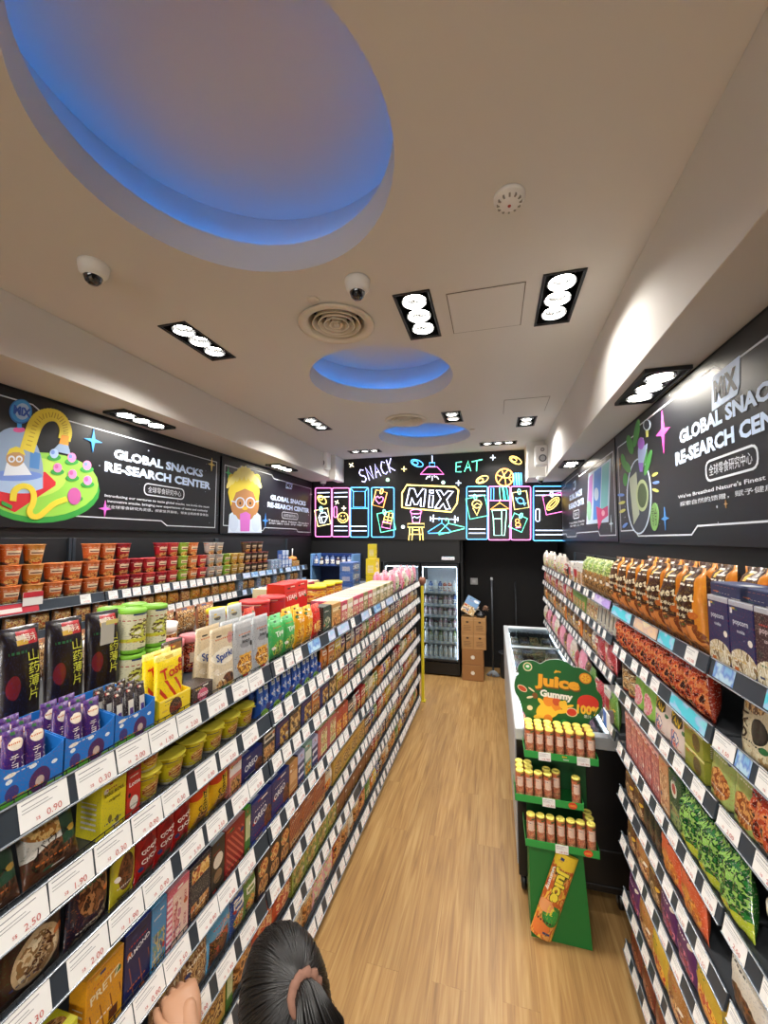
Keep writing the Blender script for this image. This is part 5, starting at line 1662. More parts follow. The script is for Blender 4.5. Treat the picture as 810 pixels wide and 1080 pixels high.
def blob(cx, cy, rx, ry, mi, e=.0008, rot=0, n=20):
    c = zj(cx, cy)
    k = .00066
    pts = [(c[0] + (rx * cos(q) * cos(rot) - ry * sin(q) * sin(rot)) * k, c[1] + (rx * cos(q) * sin(rot) + ry * sin(q) * cos(rot)) * k) for q in [2 * pi * i / n for i in range(n)]]
    mb.prism(pts, HO, fr[1], fr[2], fr[3], e, mi)
blob(562, 385, 72, 58, 2)
mb.text('100%', 3, zj(560, 372)[0], zj(0, 375)[1], .098, .044, None, -.05, .05, 0, fr, .0013, True)
mb.text('果汁', 1, zj(558, 415)[0], zj(0, 415)[1], .034, .016, None, -.05, .02, 0, fr, .0013, True)
blob(545, 222, 42, 38, 4, .0008, -.4)
blob(545, 222, 33, 29, 3, .0011, -.4)
for k in range(6):
    a = k * pi / 3
    blob(545 + 17 * cos(a), 222 + 15 * sin(a), 9, 5, 4, .0014, -a, 10)
blob(130, 287, 38, 22, 6, .0008, -.5)
blob(130, 287, 32, 17, 5, .0011, -.5)
blob(455, 445, 40, 32, 6)
blob(455, 445, 33, 26, 2, .0011)
blob(165, 145, 33, 33, 6)
blob(165, 145, 25, 25, 7, .0011)
blob(165, 142, 13, 10, 1, .0014)
blob(180, 415, 20, 18, 6)
blob(213, 335, 20, 22, 8)
for k, (cx, cy, rx, ry, mi, ro) in enumerate(((300, 430, 90, 60, 3, .5), (260, 380, 40, 16, 3, -.8), (350, 400, 30, 60, 4, .5), (300, 370, 34, 40, 4, .2), (355, 375, 28, 30, 5, 0), (400, 400, 26, 36, 3, .7), (240, 470, 40, 16, 3, .3), (390, 440, 50, 14, 3, .2), (300, 485, 30, 30, 4, 0), (410, 385, 14, 20, 3, .2), (440, 405, 30, 9, 3, .3), (180, 345, 24, 8, 6, .3), (190, 295, 26, 6, 6, -.6), (405, 515, 26, 24, 7, 0))):
    blob(cx, cy, rx, ry, mi, .0005 + k * .00008, ro)
for cx, ro in ((348, .9), (372, -.2), (360, .4)):
    blob(cx, 178, 14, 6, 3, .0008, ro)
mb.text('新品上市', 1, zj(482, 510)[0], zj(0, 512)[1], .062, .020, None, -.04, .03, 0, fr, .0013)
mb.obj('print', HM, hd)
# printed giant tube on the body front, a shallow relief
mb = MB()
A0, A1 = Vector((.166, SY - .035, .022)), Vector((.290, SY - .012, .365))
ax = (A1 - A0).normalized()
sx = Vector((ax.z, 0, -ax.x)).normalized()
nn = sx.cross(ax)
if nn.y > 0:
    nn = -nn
Lr, Rr = (A1 - A0).length, .046
vs, uv, fs = [], [], []
N = 14
for j in (0, 1):
    for i in range(N + 1):
        q = -pi / 2 + pi * i / N
        vs.append(A0 + ax * (Lr * j) + sx * (Rr * sin(q)) + nn * (.022 * cos(q) + .001))
        uv.append((i / N, j))
fs = [(i, i + 1, N + 2 + i, N + 1 + i) for i in range(N)] + [tuple(range(N + 1))[::-1], tuple(range(N + 1, 2 * N + 2))]
mb.add(vs, fs, 0, uv, False, [[uv[k] for k in f] for f in fs])
TUBEP = PM('tube_print', '#dd8a34', [('p', 5, 0, 0, 1, 1, ['#d98a3c', '#efc04a', '#c85f2c', '#e6a458', '#8f6a2c']), ('e', .5, .93, .5, .1, '#efcf3a'), ('e', .35, .12, .3, .09, '#e07a3c'), ('e', .6, .28, .3, .12, '#1c7a34'), ('e', .6, .28, .22, .08, '#2c9a44'), ('e', .3, .36, .28, .07, '#e8a06a')], .35)
fr2 = (A0 + ax * (Lr * .5) + nn * .024, ax, -sx, nn)
mb.text('Juice', 1, .055, .012 - .020, .115, .036, None, 0, .06, 0, (fr2[0], -ax, sx, nn), .0005, True) if False else None
mb.text('Juice', 3, -.052, -.004, .150, .062, None, 0, .09, 0, (fr2[0], -ax, sx, nn), .0002, True)
mb.text('Juice', 1, -.052, -.004, .146, .057, None, 0, .05, 0, (fr2[0], -ax, sx, nn), .0007, True)
mb.text('Gummy', 2, -.062, -.0375, .105, .020, None, 0, .05, 0, (fr2[0] - nn * .010, -ax, sx, nn), .002, True)
mb.text('Real', 1, .062, .006, .03, .012, None, 0, .03, 0, (fr2[0], -ax, sx, nn), .0007, True)
mb.text('Fruit Juice', 1, .062, -.010, .045, .010, None, 0, .03, 0, (fr2[0], -ax, sx, nn), .0007, True)
mb.obj('tube_relief', [TUBEP, M('#f2e04a', .4), M('#f6f3ea', .4), M('#14401f', .4)], t)

jar('gtube', 'candy_tube', 'candy tube', 'gummy tube with yellow cap', .0185, .128, '#c8704a', '#efe06a', .014, [('p', 12, 0, .08, 1, .86, ['#c85a3c', '#e0a078', '#8f3a2c', '#d8885c', '#e8c49a']), ('r', 0, 0, 1, .08, '#b8a04a'), ('r', .38, .5, .62, .84, '#e6c8b4')], neck=1.0, lidr=1.0, pn=('tube', 'cap'), n=16)
STN = ['stand lower tray', 'stand middle tray', 'stand upper tray']
fill = [[(0, 1), (1, 1), (2, 1), (3, 1), (4, 1), (5, 1), (6, 3)], [(0, 3), (1, 3), (2, 1), (3, 2), (4, 1), (6, 1)], [(k, 3) for k in range(7)]]
for lv in range(3):
    xa, xb, z = TR[lv]
    pit = (xb - xa - .01) / 7
    for col, dep in fill[lv]:
        for r in range(dep):
            cx = xa + .005 + pit * (col + .5)
            put('gtube', cx, TRY[lv] + .004 + r * .040 + (.03 if (lv == 1 and col == 4) else 0), z + .001, 0, STN[lv], ('front row ', 'second row ', 'third row ')[r], 0, rad(rnd.uniform(-3, 3)), cx)
for q in PLACED:
    if q[1] == 'gummy tube with yellow cap':
        pass

# ------------------------------------------------------------------ chest freezer
FXA, FXB, FYA, FYB, FZ = .085, .600, 2.215, 4.74, .80
FRM = M('#c9ced2', .35, .3)
GLASS = glass('clear_glass')
t = empty('chest_freezer', 'long black and grey chest freezer with sliding glass lids', 'freezer', (0, 0, 0))
WP = .035
mb = MB()
mb.rbox(FXA + .006, FYA, .09, FXB - .004, FYA + WP, FZ - .06, .004)
mb.rbox(FXA + .006, FYB - WP, .09, FXB - .004, FYB, FZ - .06, .004)
mb.rbox(FXB - .004 - WP, FYA + WP, .09, FXB - .004, FYB - WP, FZ - .06, .003)
mb.rbox(FXA + .006, FYA + WP, .09, FXA + .006 + WP, FYB - WP, FZ - .06, .003)
mb.rbox(FXA + .006 + WP, FYA + WP, .09, FXB - .004 - WP, FYB - WP, .30, .003)
mb.obj('body', M('#0c0c0e', .35), t)
box(FXA, FYA + .02, .13, FXA + .0055, FYB - .02, FZ - .062, .002).obj('side_panel', M('#a9b0b6', .35), t)
mb = MB()
for b in ((FXA, FYA - .006, FXA + .045, FYB), (FXB - .03, FYA - .006, FXB, FYB), (FXA + .045, FYA - .006, FXB - .03, FYA + .045), (FXA + .045, FYB - .05, FXB - .03, FYB)):
    mb.rbox(b[0], b[1], FZ - .058, b[2], b[3], FZ, .004)
mb.obj('top_frame', FRM, t)
for k, (ya, yb, dz) in enumerate(((FYA + .045, 3.12, -.014), (3.02, 3.95, -.024), (3.86, FYB - .05, -.014))):
    gl = box(FXA + .047, ya, FZ + dz - .005, FXB - .032, yb, FZ + dz, .0008).obj('glass_lid', GLASS, t)
    for y0 in (ya, yb - .02):
        box(FXA + .047, y0, FZ + dz + .0005, FXB - .032, y0 + .02, FZ + dz + .008, .002).obj('lid_bar', FRM, gl)
# wire baskets inside
mb = MB()
for yq in (2.29, 3.45):
    for zz in (.52, .58, .64, .70):
        mb.tube([(FXA + .05, yq, zz), (FXB - .045, yq, zz)], .0016, 0, 5)
    for k in range(11):
        xx = FXA + .055 + k * .04
        mb.tube([(xx, yq, .50), (xx, yq, .70)], .0014, 0, 5)
mb.rbox(FXA + .045, FYA + .04, .612, FXB - .042, FYB - .04, .616, .0005)
mb.obj('wire_basket', M('#d4d8da', .3, .5), t)
for (xx, yy) in ((FXA + .03, FYA + .05), (FXB - .05, FYA + .05), (FXA + .03, FYB - .08), (FXB - .05, FYB - .08)):
    w = MB()
    T = Matrix.Translation((xx, yy, .036)) @ Matrix.Rotation(pi / 2, 4, 'Y')
    w.lathe([(0, -.012), (.030, -.012), (.036, -.008), (.036, .008), (.030, .012), (0, .012)], 24, 0, T)
    w.lathe([(0, -.0135), (.012, -.0135), (.012, .0135), (0, .0135)], 16, 1, T)
    w.rbox(xx - .016, yy - .012, .030, xx - .0135, yy + .012, .09, .001, 1)
    w.rbox(xx + .0135, yy - .012, .030, xx + .016, yy + .012, .09, .001, 1)
    w.obj('caster', [BLK, STEEL], t)
mb = MB()
mb.rbox(FXA + .06, FYA - .004, .28, FXB - .05, FYA - .0005, .285, .0005)
mb.rbox(FXA + .06, FYA - .004, .12, FXB - .05, FYA - .0005, .125, .0005)
mb.obj('panel_groove', M('#2a2b2e', .4), t)
box(FXA + .048, FYA + .06, FZ - .068, FXA + .056, FYB - .06, FZ - .062, .001).obj('light_strip', M('#eaf4ff', .4, 0, 45.0), t)  # glowing strip added to brighten the packs inside
box(FXB - .047, FYA + .06, FZ - .068, FXB - .039, FYB - .06, FZ - .062, .001).obj('light_strip', M('#eaf4ff', .4, 0, 45.0), t)  # second added glow along the wall side
# ice cream packs in two layers
ICE = [('icew', '#d9dde6', 'white ice cream pack', ['#c8ccd8', '#8a94b0', '#e9ecf2', '#b0432e']), ('iceb', '#36446e', 'indigo ice cream pack', ['#4a5c94', '#c8ccd8', '#26304e', '#8a94b0']),
       ('icer', '#8a3a4c', 'berry red ice cream pack', ['#b0506a', '#5a2030', '#d9a0b0', '#7a3044']), ('icey', '#cdbb7a', 'vanilla yellow ice cream pack', NUT), ('iceg', '#6a8a6a', 'sage green ice cream pack', MIXC), ('icek', '#3a3438', 'dark chocolate ice cream pack', CHOC)]
for key, c, d, cols in ICE:
    pouch(key, 'ice_cream_pack', 'ice cream', d, .088, .16, .038, c, [('p', 5, .08, .1, .92, .9, cols)], rough=.3)
k = 0
for j in range(26):
    for i in range(4):
        yy = 2.31 + j * .0905
        if any(yy - .05 < q < yy + .135 for q in (2.29, 3.45)) or yy > 4.53:
            continue
        key = ('icer', 'icek', 'icer')[(i + j) % 3] if j < 4 else ICE[(i * 5 + j * 3 + (i * j) % 4) % 6][0]
        xx = FXA + .092 + i * .1045
        put(key, xx, yy - .03, .6205 + .004 * ((i + j) % 3), 0, 'chest freezer', ('aisle side ', 'second line ', 'third line ', 'wall side ')[i], rad(62), rad(rnd.uniform(-2, 2)), yy)
        k += 1
# blue tag sign clipped to the bay joint
t = empty('shelf_sign', 'blue and white price sign tilted at the shelf end above the green stand', 'sign', (.455, 1.955, .985), -pi / 2)
box(-.045, -.008, -.035, .045, -.004, .035, .001).obj('card', M('#f1f4f6', .4), t)
box(-.045, -.0095, -.035, .0, -.0085, .03, .0005).obj('blue_panel', M('#2a6fd0', .4), t)
box(-.006, -.004, -.010, .006, .02, .04, .001).obj('clip', STEEL, t)
# ------------------------------------------------------------------ neon signs on the rear wall
NY = YB - .022


def neon_mat(h, e=2.4):
    return M(h, .4, 0, e, name='neon_' + h.lstrip('#'))


NB, NP, NYE, NW, NG, NO = '#5cb8ff', '#f37cc8', '#ffdc78', '#d4e2ff', '#6cecc0', '#ffb05c'
BACKB = box(-2.50, YB - .012, 1.745, .80, YB - .0005, SRZ - .045, .001).obj('neon_sign_board', M('#07070a', .3))
tag(BACKB, 'glossy black backing board behind the row of neon lockers', 'board')
B2 = box(SLX + .095, YB - .012, SRZ - .044, SRX - .195, YB - .0005, ZC - .004, .001).obj('neon_sign_board', M('#07070a', .3))
tag(B2, 'glossy black upper backing board behind the words SNACK and EAT', 'board')


def nl(x, y):
    return 320 + x * 150 / 810, 465 + y * 125 / 675


def nr(x, y):
    return 460 + x * 150 / 810, 465 + y * 125 / 675


class Neon:
    """a neon sign: coloured glass tubes bent along outlines, each outline a part"""

    def __init__(s, name, label, cat, f, cx, cy, group='neon signs', lift=0.0):
        s.f = f
        P = ony(*f(cx, cy), NY)
        s.O = P
        s.t = empty(name + '_sign' if not name.endswith('sign') else name, label, cat, (P.x, NY - lift, P.z), 0, group)
        s.lift = lift

    def pt(s, x, y):
        P = ony(*s.f(x, y), NY)
        return (P.x - s.O.x, 0, P.z - s.O.z)

    def line(s, part, col, lines, r=.0062, e=2.3, closed=False):
        mb = MB()
        for l in lines:
            q = [s.pt(*p) for p in l]
            mb.tube(q, r, 0, 6, closed)
        for l in lines:     # standoffs holding the tube to the board
            if s.lift and part not in ('frame', 'lid', 'bar', 'rail', 'outline'):
                continue
            e0, e1 = (l[2], l[3]) if s.lift and len(l) == 4 else (l[0], l[1])
            q = s.pt((e0[0] + e1[0]) / 2, (e0[1] + e1[1]) / 2)
            mb.tube([(q[0], .004, q[2]), (q[0], .0095 + s.lift, q[2])], .003, 1, 5)
        mb.obj(part, [neon_mat(col, e), STEEL], s.t)
        return s

    def loop(s, part, col, lines, r=.0062, e=2.3):
        return s.line(part, col, lines, r, e, True)


def rrect(x0, y0, x1, y1, r=8):
    P = []
    for cx, cy, a in ((x1 - r, y1 - r, 0), (x0 + r, y1 - r, 90), (x0 + r, y0 + r, 180), (x1 - r, y0 + r, 270)):
        for k in range(4):
            q = rad(a + k * 30)
            P.append((cx + r * cos(q), cy + r * sin(q)))
    return P


def ell(cx, cy, rx, ry, rot=0, n=20, a0=0, a1=360):
    full = a1 - a0 >= 360
    P = []
    for k in range(n if full else n + 1):
        q = rad(a0 + (a1 - a0) * k / n)
        x, y = rx * cos(q), ry * sin(q)
        P.append((cx + x * cos(rot) - y * sin(rot), cy + x * sin(rot) + y * cos(rot)))
    return P


def quad(cx, cy, w, h, rot):
    return [(cx + x * cos(rot) - y * sin(rot), cy + x * sin(rot) + y * cos(rot)) for x, y in ((-w / 2, -h / 2), (w / 2, -h / 2), (w / 2, h / 2), (-w / 2, h / 2))]


STROKE = {'S': [[(.9, .12), (.5, 0), (.12, .2), (.2, .42), (.75, .58), (.85, .82), (.4, 1), (.05, .85)]],
          'N': [[(.05, 1), (.15, 0), (.75, 1), (.95, 0)]],
          'A': [[(0, 1), (.6, 0), (.85, 1)], [(.2, .65), (.8, .6)]],
          'C': [[(.95, .15), (.55, 0), (.1, .4), (.15, .85), (.5, 1), (.9, .85)]],
          'K': [[(.15, 0), (.05, 1)], [(.95, 0), (.1, .55), (.9, 1)]],
          'E': [[(.95, .02), (.2, .05), (.05, .95), (.8, 1)], [(.1, .5), (.75, .45)]],
          'T': [[(-.15, .1), (1.3, -.05)], [(.55, .05), (.40, 1.05)]]}


def word(N, part, col, s, x0, y0, x1, y1, h, r=.0070):
    n = len(s)
    ang = atan2(y1 - y0, x1 - x0)
    L = sqrt((x1 - x0) ** 2 + (y1 - y0) ** 2)
    cw = L / n
    for i, ch in enumerate(s):
        ls = []
        for st in STROKE[ch]:
            P = []
            for a, b in st:
                lx, ly = (i + a * .82) * cw, (b - .5) * h
                P.append((x0 + lx * cos(ang) - ly * sin(ang), y0 + lx * sin(ang) + ly * cos(ang)))
            ls.append(P)
        N.line('letter', col, ls, r)


N = Neon('neon_word', 'white and violet handwritten neon word SNACK', 'neon sign', nl, 415, 175)
word(N, 'l', '#c9c4ff', 'SNACK', 322, 205, 520, 130, 75)
N = Neon('neon_word', 'green handwritten neon word EAT', 'neon sign', nr, 190, 145)
word(N, 'l', NG, 'EAT', 108, 150, 262, 138, 58)
k = 0
for f, cx, cy, lab, c in ((nl, 273, 138, 'tilted neon cross at the top corner before SNACK', '#fff0c0'), (nl, 573, 160, 'small yellow neon cross between SNACK and the pendant lamp', '#ffeaa0'),
                          (nr, 323, 95, 'white neon cross above the word EAT', '#e8f0ff'), (nr, 127, 240, 'white neon cross beside the logo frame below EAT', '#e0ecff')):
    N = Neon('neon_cross', lab, 'neon sign', f, cx, cy)
    a = .6 if cx == 273 else 0
    d = 15
    N.line('bar', c, [[(cx - d * cos(a), cy - d * sin(a)), (cx + d * cos(a), cy + d * sin(a))]]).line('bar', c, [[(cx + d * sin(a), cy - d * cos(a)), (cx - d * sin(a), cy + d * cos(a))]])
for f, cx, cy, lab, c in ((nl, 480, 222, 'pale green neon dot under the word SNACK', '#b8f0c8'), (nl, 567, 490, 'white neon dot beside the neon stool', '#d8f0e8'), (nr, 40, 237, 'pale neon dot beside the pendant lamp', '#c8f4e0')):
    N = Neon('neon_dot', lab, 'neon sign', f, cx, cy)
    N.loop('ring', c, [ell(cx, cy, 7, 7, 0, 10)], .009)
for f, cx, cy, rot, lab, c in ((nl, 647, 127, .35, 'blue neon potato crisp beside the pendant lamp', NB), (nr, 452, 110, .45, 'yellow neon potato crisp near the stub column speaker', NYE),
                               (nr, 262, 220, -.4, 'yellow neon potato crisp beside the basketball', NYE)):
    N = Neon('neon_crisp', lab, 'neon sign', f, cx, cy)
    N.loop('outline', c, [ell(cx, cy, 36, 18, rot)]).loop('fold', c, [ell(cx - 10 * cos(rot), cy - 10 * sin(rot) + 1, 16, 11, rot, 14)], .006)
N = Neon('neon_pendant_lamp', 'pink neon pendant lamp with white rays hanging at the top', 'neon sign', nl, 733, 150)
N.line('cord', NW, [[(733, 84), (733, 122)]]).loop('cap', NB, [[(718, 124), (748, 124), (748, 146), (718, 146)]]).loop('shade', NP, [[(706, 148), (762, 148), (800, 190), (666, 190)]])
N.line('ray', '#f0f4ff', [[(710, 200), (698, 218)], [(733, 200), (733, 226)], [(756, 200), (770, 218)], [(722, 197), (716, 208)], [(745, 197), (750, 208)]])
# lockers
for f, a, c, lab in ((nl, (68, 268, 160, 545), NP, 'pink neon locker in the corner with the gem note'), (nl, (164, 268, 262, 545), NP, 'pink neon locker with the smiley face and capsule handle'),
                     (nl, (268, 266, 370, 548), NB, 'blue neon open locker with an empty shelf compartment'), (nl, (388, 266, 516, 548), NB, 'wide blue neon locker with heart and chocolate notes'),
                     (nr, (174, 260, 293, 560), NB, 'blue neon locker with the ice cream note'), (nr, (299, 260, 420, 564), NP, 'pink neon wardrobe with books and a hanging shirt'),
                     (nr, (427, 260, 538, 564), NP, 'pink neon locker with candy and figure notes'), (nr, (554, 258, 742, 568), NB, 'wide blue neon locker with the hot dog note')):
    x0, y0, x1, y1 = a
    N = Neon('neon_locker', lab, 'neon sign', f, (x0 + x1) / 2, (y0 + y1) / 2)
    N.loop('outline', c, [rrect(*a)])
    if 'open' in lab:
        N.loop('compartment', c, [[(284, 288), (352, 288), (352, 376), (284, 376)]], .006).line('shelf', c, [[(270, 384), (368, 384)]]).line('corner', c, [[(270, 270), (284, 288)], [(366, 270), (352, 288)]], .005)
        N.line('stripe', NW, [[(270, 487), (360, 487)], [(270, 512), (360, 512)]], .006)
    elif 'wardrobe' in lab:
        N.line('rail', NP, [[(304, 340), (416, 340)]], .006)
        N.loop('book', NB, [[(312, 268), (328, 268), (328, 336), (312, 336)]], .005).loop('book', NG, [[(360, 268), (378, 266), (386, 338), (366, 338)]], .005).loop('book', '#40f0e0', [[(384, 266), (400, 264), (412, 334), (396, 338)]], .005)
        N.loop('hanger', NO, [[(308, 390), (362, 352), (414, 386)]], .006).line('hook', NO, [[(362, 352), (360, 340), (370, 334)]], .005)
        N.loop('shirt', '#b8ffe8', [[(318, 396), (400, 394), (398, 440), (390, 538), (330, 538), (326, 444)]], .006).line('fold', '#b8ffe8', [[(374, 396), (374, 538)], [(326, 444), (374, 444)]], .005)
    elif 'wide blue neon locker with heart' not in lab and 'figure' not in lab:
        N.line('stripe', NW, [[(x0 + 12, y0 + 28), (x1 - 12, y0 + 26)], [(x0 + 12, y0 + 52), (x1 - 12, y0 + 50)]], .006)
        if 'gem' not in lab:
            N.line('stripe', NW, [[(x0 + 12, y1 - 58), (x1 - 12, y1 - 58)], [(x0 + 12, y1 - 34), (x1 - 12, y1 - 34)]], .006)
    if 'smiley' in lab:
        N.loop('handle', NP, [rrect(174, 374, 191, 436, 8)], .006)
    if 'hot dog' in lab:
        N.loop('handle', NW, [rrect(568, 388, 590, 458, 9)], .006)
# notes pinned on the lockers
def note(f, cx, cy, w, h, rot, c, lab, clip=NW):
    N = Neon('neon_note', lab, 'neon sign', f, cx, cy, 'neon signs', .015)
    N.loop('frame', c, [quad(cx, cy, w, h, rot)], .0068)
    tx, ty = cx + h / 2 * sin(rot), cy - h / 2 * cos(rot)
    N.loop('clip', clip, [ell(tx, ty, 8, 15, rot, 12)], .006)
    return N


N = note(nl, 112, 435, 74, 92, -.2, '#ffe9a0', 'tilted neon note with a white gem on the corner locker', '#a0f0f0')
N.loop('gem', '#e8f4ff', [[(90, 435), (100, 412), (126, 408), (140, 430), (122, 468), (98, 468)]], .006).line('facet', '#e8f4ff', [[(90, 436), (140, 431)], [(104, 436), (110, 466)]], .005)
N = Neon('neon_crisp', 'yellow neon potato crisp on the corner locker', 'neon sign', nl, 108, 335, 'neon signs', .015)
N.loop('outline', NYE, [ell(108, 336, 30, 17, .8)], .007).loop('fold', NYE, [ell(102, 326, 12, 9, .8, 12)], .005)
N = Neon('neon_smiley', 'yellow neon smiley face on the pink locker', 'neon sign', nl, 225, 437)
N.loop('face', NYE, [ell(225, 437, 29, 29)]).line('smile', NYE, [ell(225, 437, 17, 16, 0, 10, 20, 160)], .006).line('eye', NYE, [[(215, 424), (215, 432)]], .006).line('eye', NYE, [[(234, 424), (234, 432)]], .006)
for cx, cy, lab, a in ((190, 350, 'tilted white neon cross on the pink smiley locker', .5), (230, 383, 'upright white neon cross above the smiley face', 0)):
    N = Neon('neon_cross', lab, 'neon sign', nl, cx, cy)
    N.line('bar', '#fff6d8', [[(cx - 13 * cos(a), cy - 13 * sin(a)), (cx + 13 * cos(a), cy + 13 * sin(a))]], .006).line('bar', '#fff6d8', [[(cx + 13 * sin(a), cy - 13 * cos(a)), (cx - 13 * sin(a), cy + 13 * cos(a))]], .006)
N = note(nl, 436, 330, 64, 88, .25, NO, 'orange neon note with a pink heart', NYE)
N.loop('heart', NP, [[(432, 358), (414, 338), (414, 322), (425, 316), (434, 326), (446, 318), (457, 326), (454, 342)]], .0065)
N = note(nl, 474, 460, 86, 108, -.2, NG, 'green neon note with a pink and yellow chocolate bar', '#80f8e0')
N.loop('bar', NYE, [quad(484, 440, 44, 62, .2)], .006).line('groove', NYE, [[(466, 430), (504, 438)], [(462, 448), (500, 456)], [(490, 410), (478, 468)]], .005).loop('wrapper', NP, [quad(474, 480, 48, 32, .2)], .006)
N = note(nr, 234, 378, 108, 118, -.2, NG, 'green neon note with a yellow ice cream cone', '#80f8e0')
N.line('cone', NYE, [[(210, 382), (232, 424), (252, 376)]], .0065).loop('scoop', NYE, [ell(232, 360, 26, 22)], .0065).line('swirl', NYE, [[(212, 372), (234, 356), (254, 366)]], .005)
N = note(nr, 480, 338, 82, 96, -.15, '#ffe890', 'yellow neon note with a blue wrapped candy', '#80f8e0')
N.loop('candy', NB, [ell(480, 342, 20, 16, .5)], .0065).loop('twist', '#a0e8ff', [[(464, 328), (452, 322), (456, 340)]], .005).loop('twist', '#a0e8ff', [[(496, 354), (512, 354), (502, 368)]], .005)
N = note(nr, 466, 466, 80, 84, .4, NG, 'green neon note with a small seated figure', '#80f8e0')
N.loop('head', NO, [ell(462, 456, 11, 11, 0, 12)], .006).loop('torso', NO, [ell(466, 478, 14, 11, 0, 12)], .006).line('stripe', NP, [[(452, 496), (482, 492)]], .006)
N = note(nr, 668, 358, 106, 108, -.2, NP, 'pink neon note with a yellow hot dog', NW)
N.loop('bun', NYE, [ell(664, 358, 46, 20, -.8)]).loop('sausage', NYE, [ell(664, 358, 34, 8, -.8, 16)], .005)
# logo frame
def full(x, y):
    return x, y


N = Neon('neon_logo_sign', 'yellow framed neon logo reading MiX in white and violet', 'neon sign', full, 453, 524)
N.loop('frame', '#ffdf7a', [[(429, 511.5), (480, 513.5), (483.5, 517), (482, 531), (476, 540), (430, 536), (424, 535), (424, 520)]], .010)
for col, r, e in (('#dfe4ff', .010, 3.0),):
    N.line('letter', col, [[(428, 533), (432, 515), (437, 515.5), (440, 524), (446, 515.5), (449, 516), (447, 534.5), (443.5, 534), (444, 525), (440, 532), (437, 532), (434.5, 525), (432.5, 533), (428, 533)]], r * .8, e)
    N.line('letter', col, [[(452, 535), (453, 522), (457, 522.5), (456, 535.5), (452, 535)], [(453, 517), (457.5, 517.3), (457, 520), (453, 519.5), (453, 517)]], r * .8, e)
    N.line('letter', col, [[(458.5, 536), (465, 526), (460, 517), (465, 517.5), (468, 522.5), (472.5, 517.8), (478, 518.2), (471, 527), (475, 537), (470, 536.8), (467.5, 531), (463.5, 536.2), (458.5, 536)]], r * .8, e)
# stool with a cup
N = Neon('neon_stool', 'yellow neon stool standing under the logo frame', 'neon sign', nl, 640, 518)
N.loop('seat', NYE, [[(594, 472), (688, 472), (688, 492), (594, 492)]])
for a, b in (((606, 494), (600, 566)), ((676, 494), (682, 566)), ((622, 494), (618, 566)), ((660, 494), (664, 566))):
    N.line('leg', NYE, [[a, b]])
N.line('rung', NYE, [[(604, 532), (678, 532)], [(620, 508), (662, 508)]], .006)
N = Neon('neon_cup', 'pink neon snack cup on top of the stool', 'neon sign', nl, 642, 430, 'neon signs', .015)
N.loop('lid', NP, [ell(642, 404, 32, 13)]).loop('bowl', '#f0a0e0', [[(616, 414), (670, 414), (662, 466), (624, 466)]]).line('wave', NW, [[(622, 440), (634, 432), (648, 440), (664, 432)]], .006)
N = Neon('neon_clothes_rail', 'white neon barbell rail holding two hangers', 'neon sign', full, 468, 548, 'neon signs', .030)
N.line('rail', NW, [[(454, 547), (483, 548)]], .006).line('end_cap', NW, [[(457.5, 543), (457, 551)], [(454.5, 545), (454.3, 549.5)]], .008).line('end_cap', NW, [[(480, 544), (480, 552)], [(483, 545.5), (483, 550)]], .008)
N = Neon('neon_hanger', 'blue neon clothes hanger under the white rail', 'neon sign', full, 461, 558)
N.loop('bar', NB, [[(466, 551.5), (451, 561), (452, 562.5), (474, 562), (475, 560)]]).line('hook', NB, [[(466, 551.5), (466, 547), (463, 546), (463, 549)]], .006)
N = Neon('neon_hanger', 'green neon clothes hanger overlapping the blue one', 'neon sign', full, 476, 558, 'neon signs', .015)
N.loop('bar', NG, [[(473, 552), (462, 562.5), (463, 564), (490, 557.5), (490, 556)]]).line('hook', NG, [[(473, 552), (473.5, 547.5), (470.5, 546.5), (470.5, 549.5)]], .006)
N = Neon('neon_basketball', 'orange neon basketball beside the blue books', 'neon sign', nr, 390, 208)
N.loop('outline', NO, [ell(390, 208, 49, 49, 0, 28)], .009).line('seam', NO, [[(345, 192), (390, 212), (438, 206)], [(372, 163), (392, 208), (398, 256)], [(352, 240), (376, 208), (410, 164)], [(430, 178), (414, 210), (430, 238)]], .0065)
for k, (xx, c) in enumerate(((442, NB), (458, '#70d8ff'), (474, NB))):
    N = Neon('neon_book', '%s neon book in the trio beside the basketball' % ('upright first', 'slightly leaning second', 'outermost third')[k], 'neon sign', nr, xx + 6, 216)
    N.loop('outline', c, [[(xx, 184), (xx + 10, 182), (xx + 14, 250), (xx + 2, 252)]], .0065)

# ------------------------------------------------------------------ printed wall panels
def panel(side, x, y0, y1, z0, z1, label, frame_shape):
    t = empty('wall_panel', label, 'poster', (x, (y0 + y1) / 2, 0), 0, 'printed panels on the %s' % ('noodle wall' if side < 0 else 'freezer wall'))
    bx = (-.018, 0) if side < 0 else (0, .018)
    box(bx[0], y0 - (y0 + y1) / 2, z0, bx[1], y1 - (y0 + y1) / 2, z1, .001).obj('board', STARRY, t)
    return t


def starry():
    nt = NT('space_print')
    pos = nt.n('ShaderNodeNewGeometry').outputs['Position']
    vo = nt.n('ShaderNodeTexVoronoi')
    vo.inputs['Scale'].default_value = 15
    vo.inputs['Randomness'].default_value = 1
    nt.inp(vo.inputs['Vector'], pos)
    no = nt.n('ShaderNodeTexNoise')
    no.inputs['Scale'].default_value = 7
    nt.inp(no.inputs['Vector'], pos)
    st = nt.math('LESS_THAN', vo.outputs['Distance'], nt.math('MULTIPLY', nt.math('SUBTRACT', no.outputs[0], .40), .33))
    c = nt.mix(st, lin('#0c0d12'), lin('#aab4c4'))
    nt.inp(nt.b.inputs['Base Color'], c)
    nt.b.inputs['Roughness'].default_value = .40
    return nt.m


STARRY = starry()


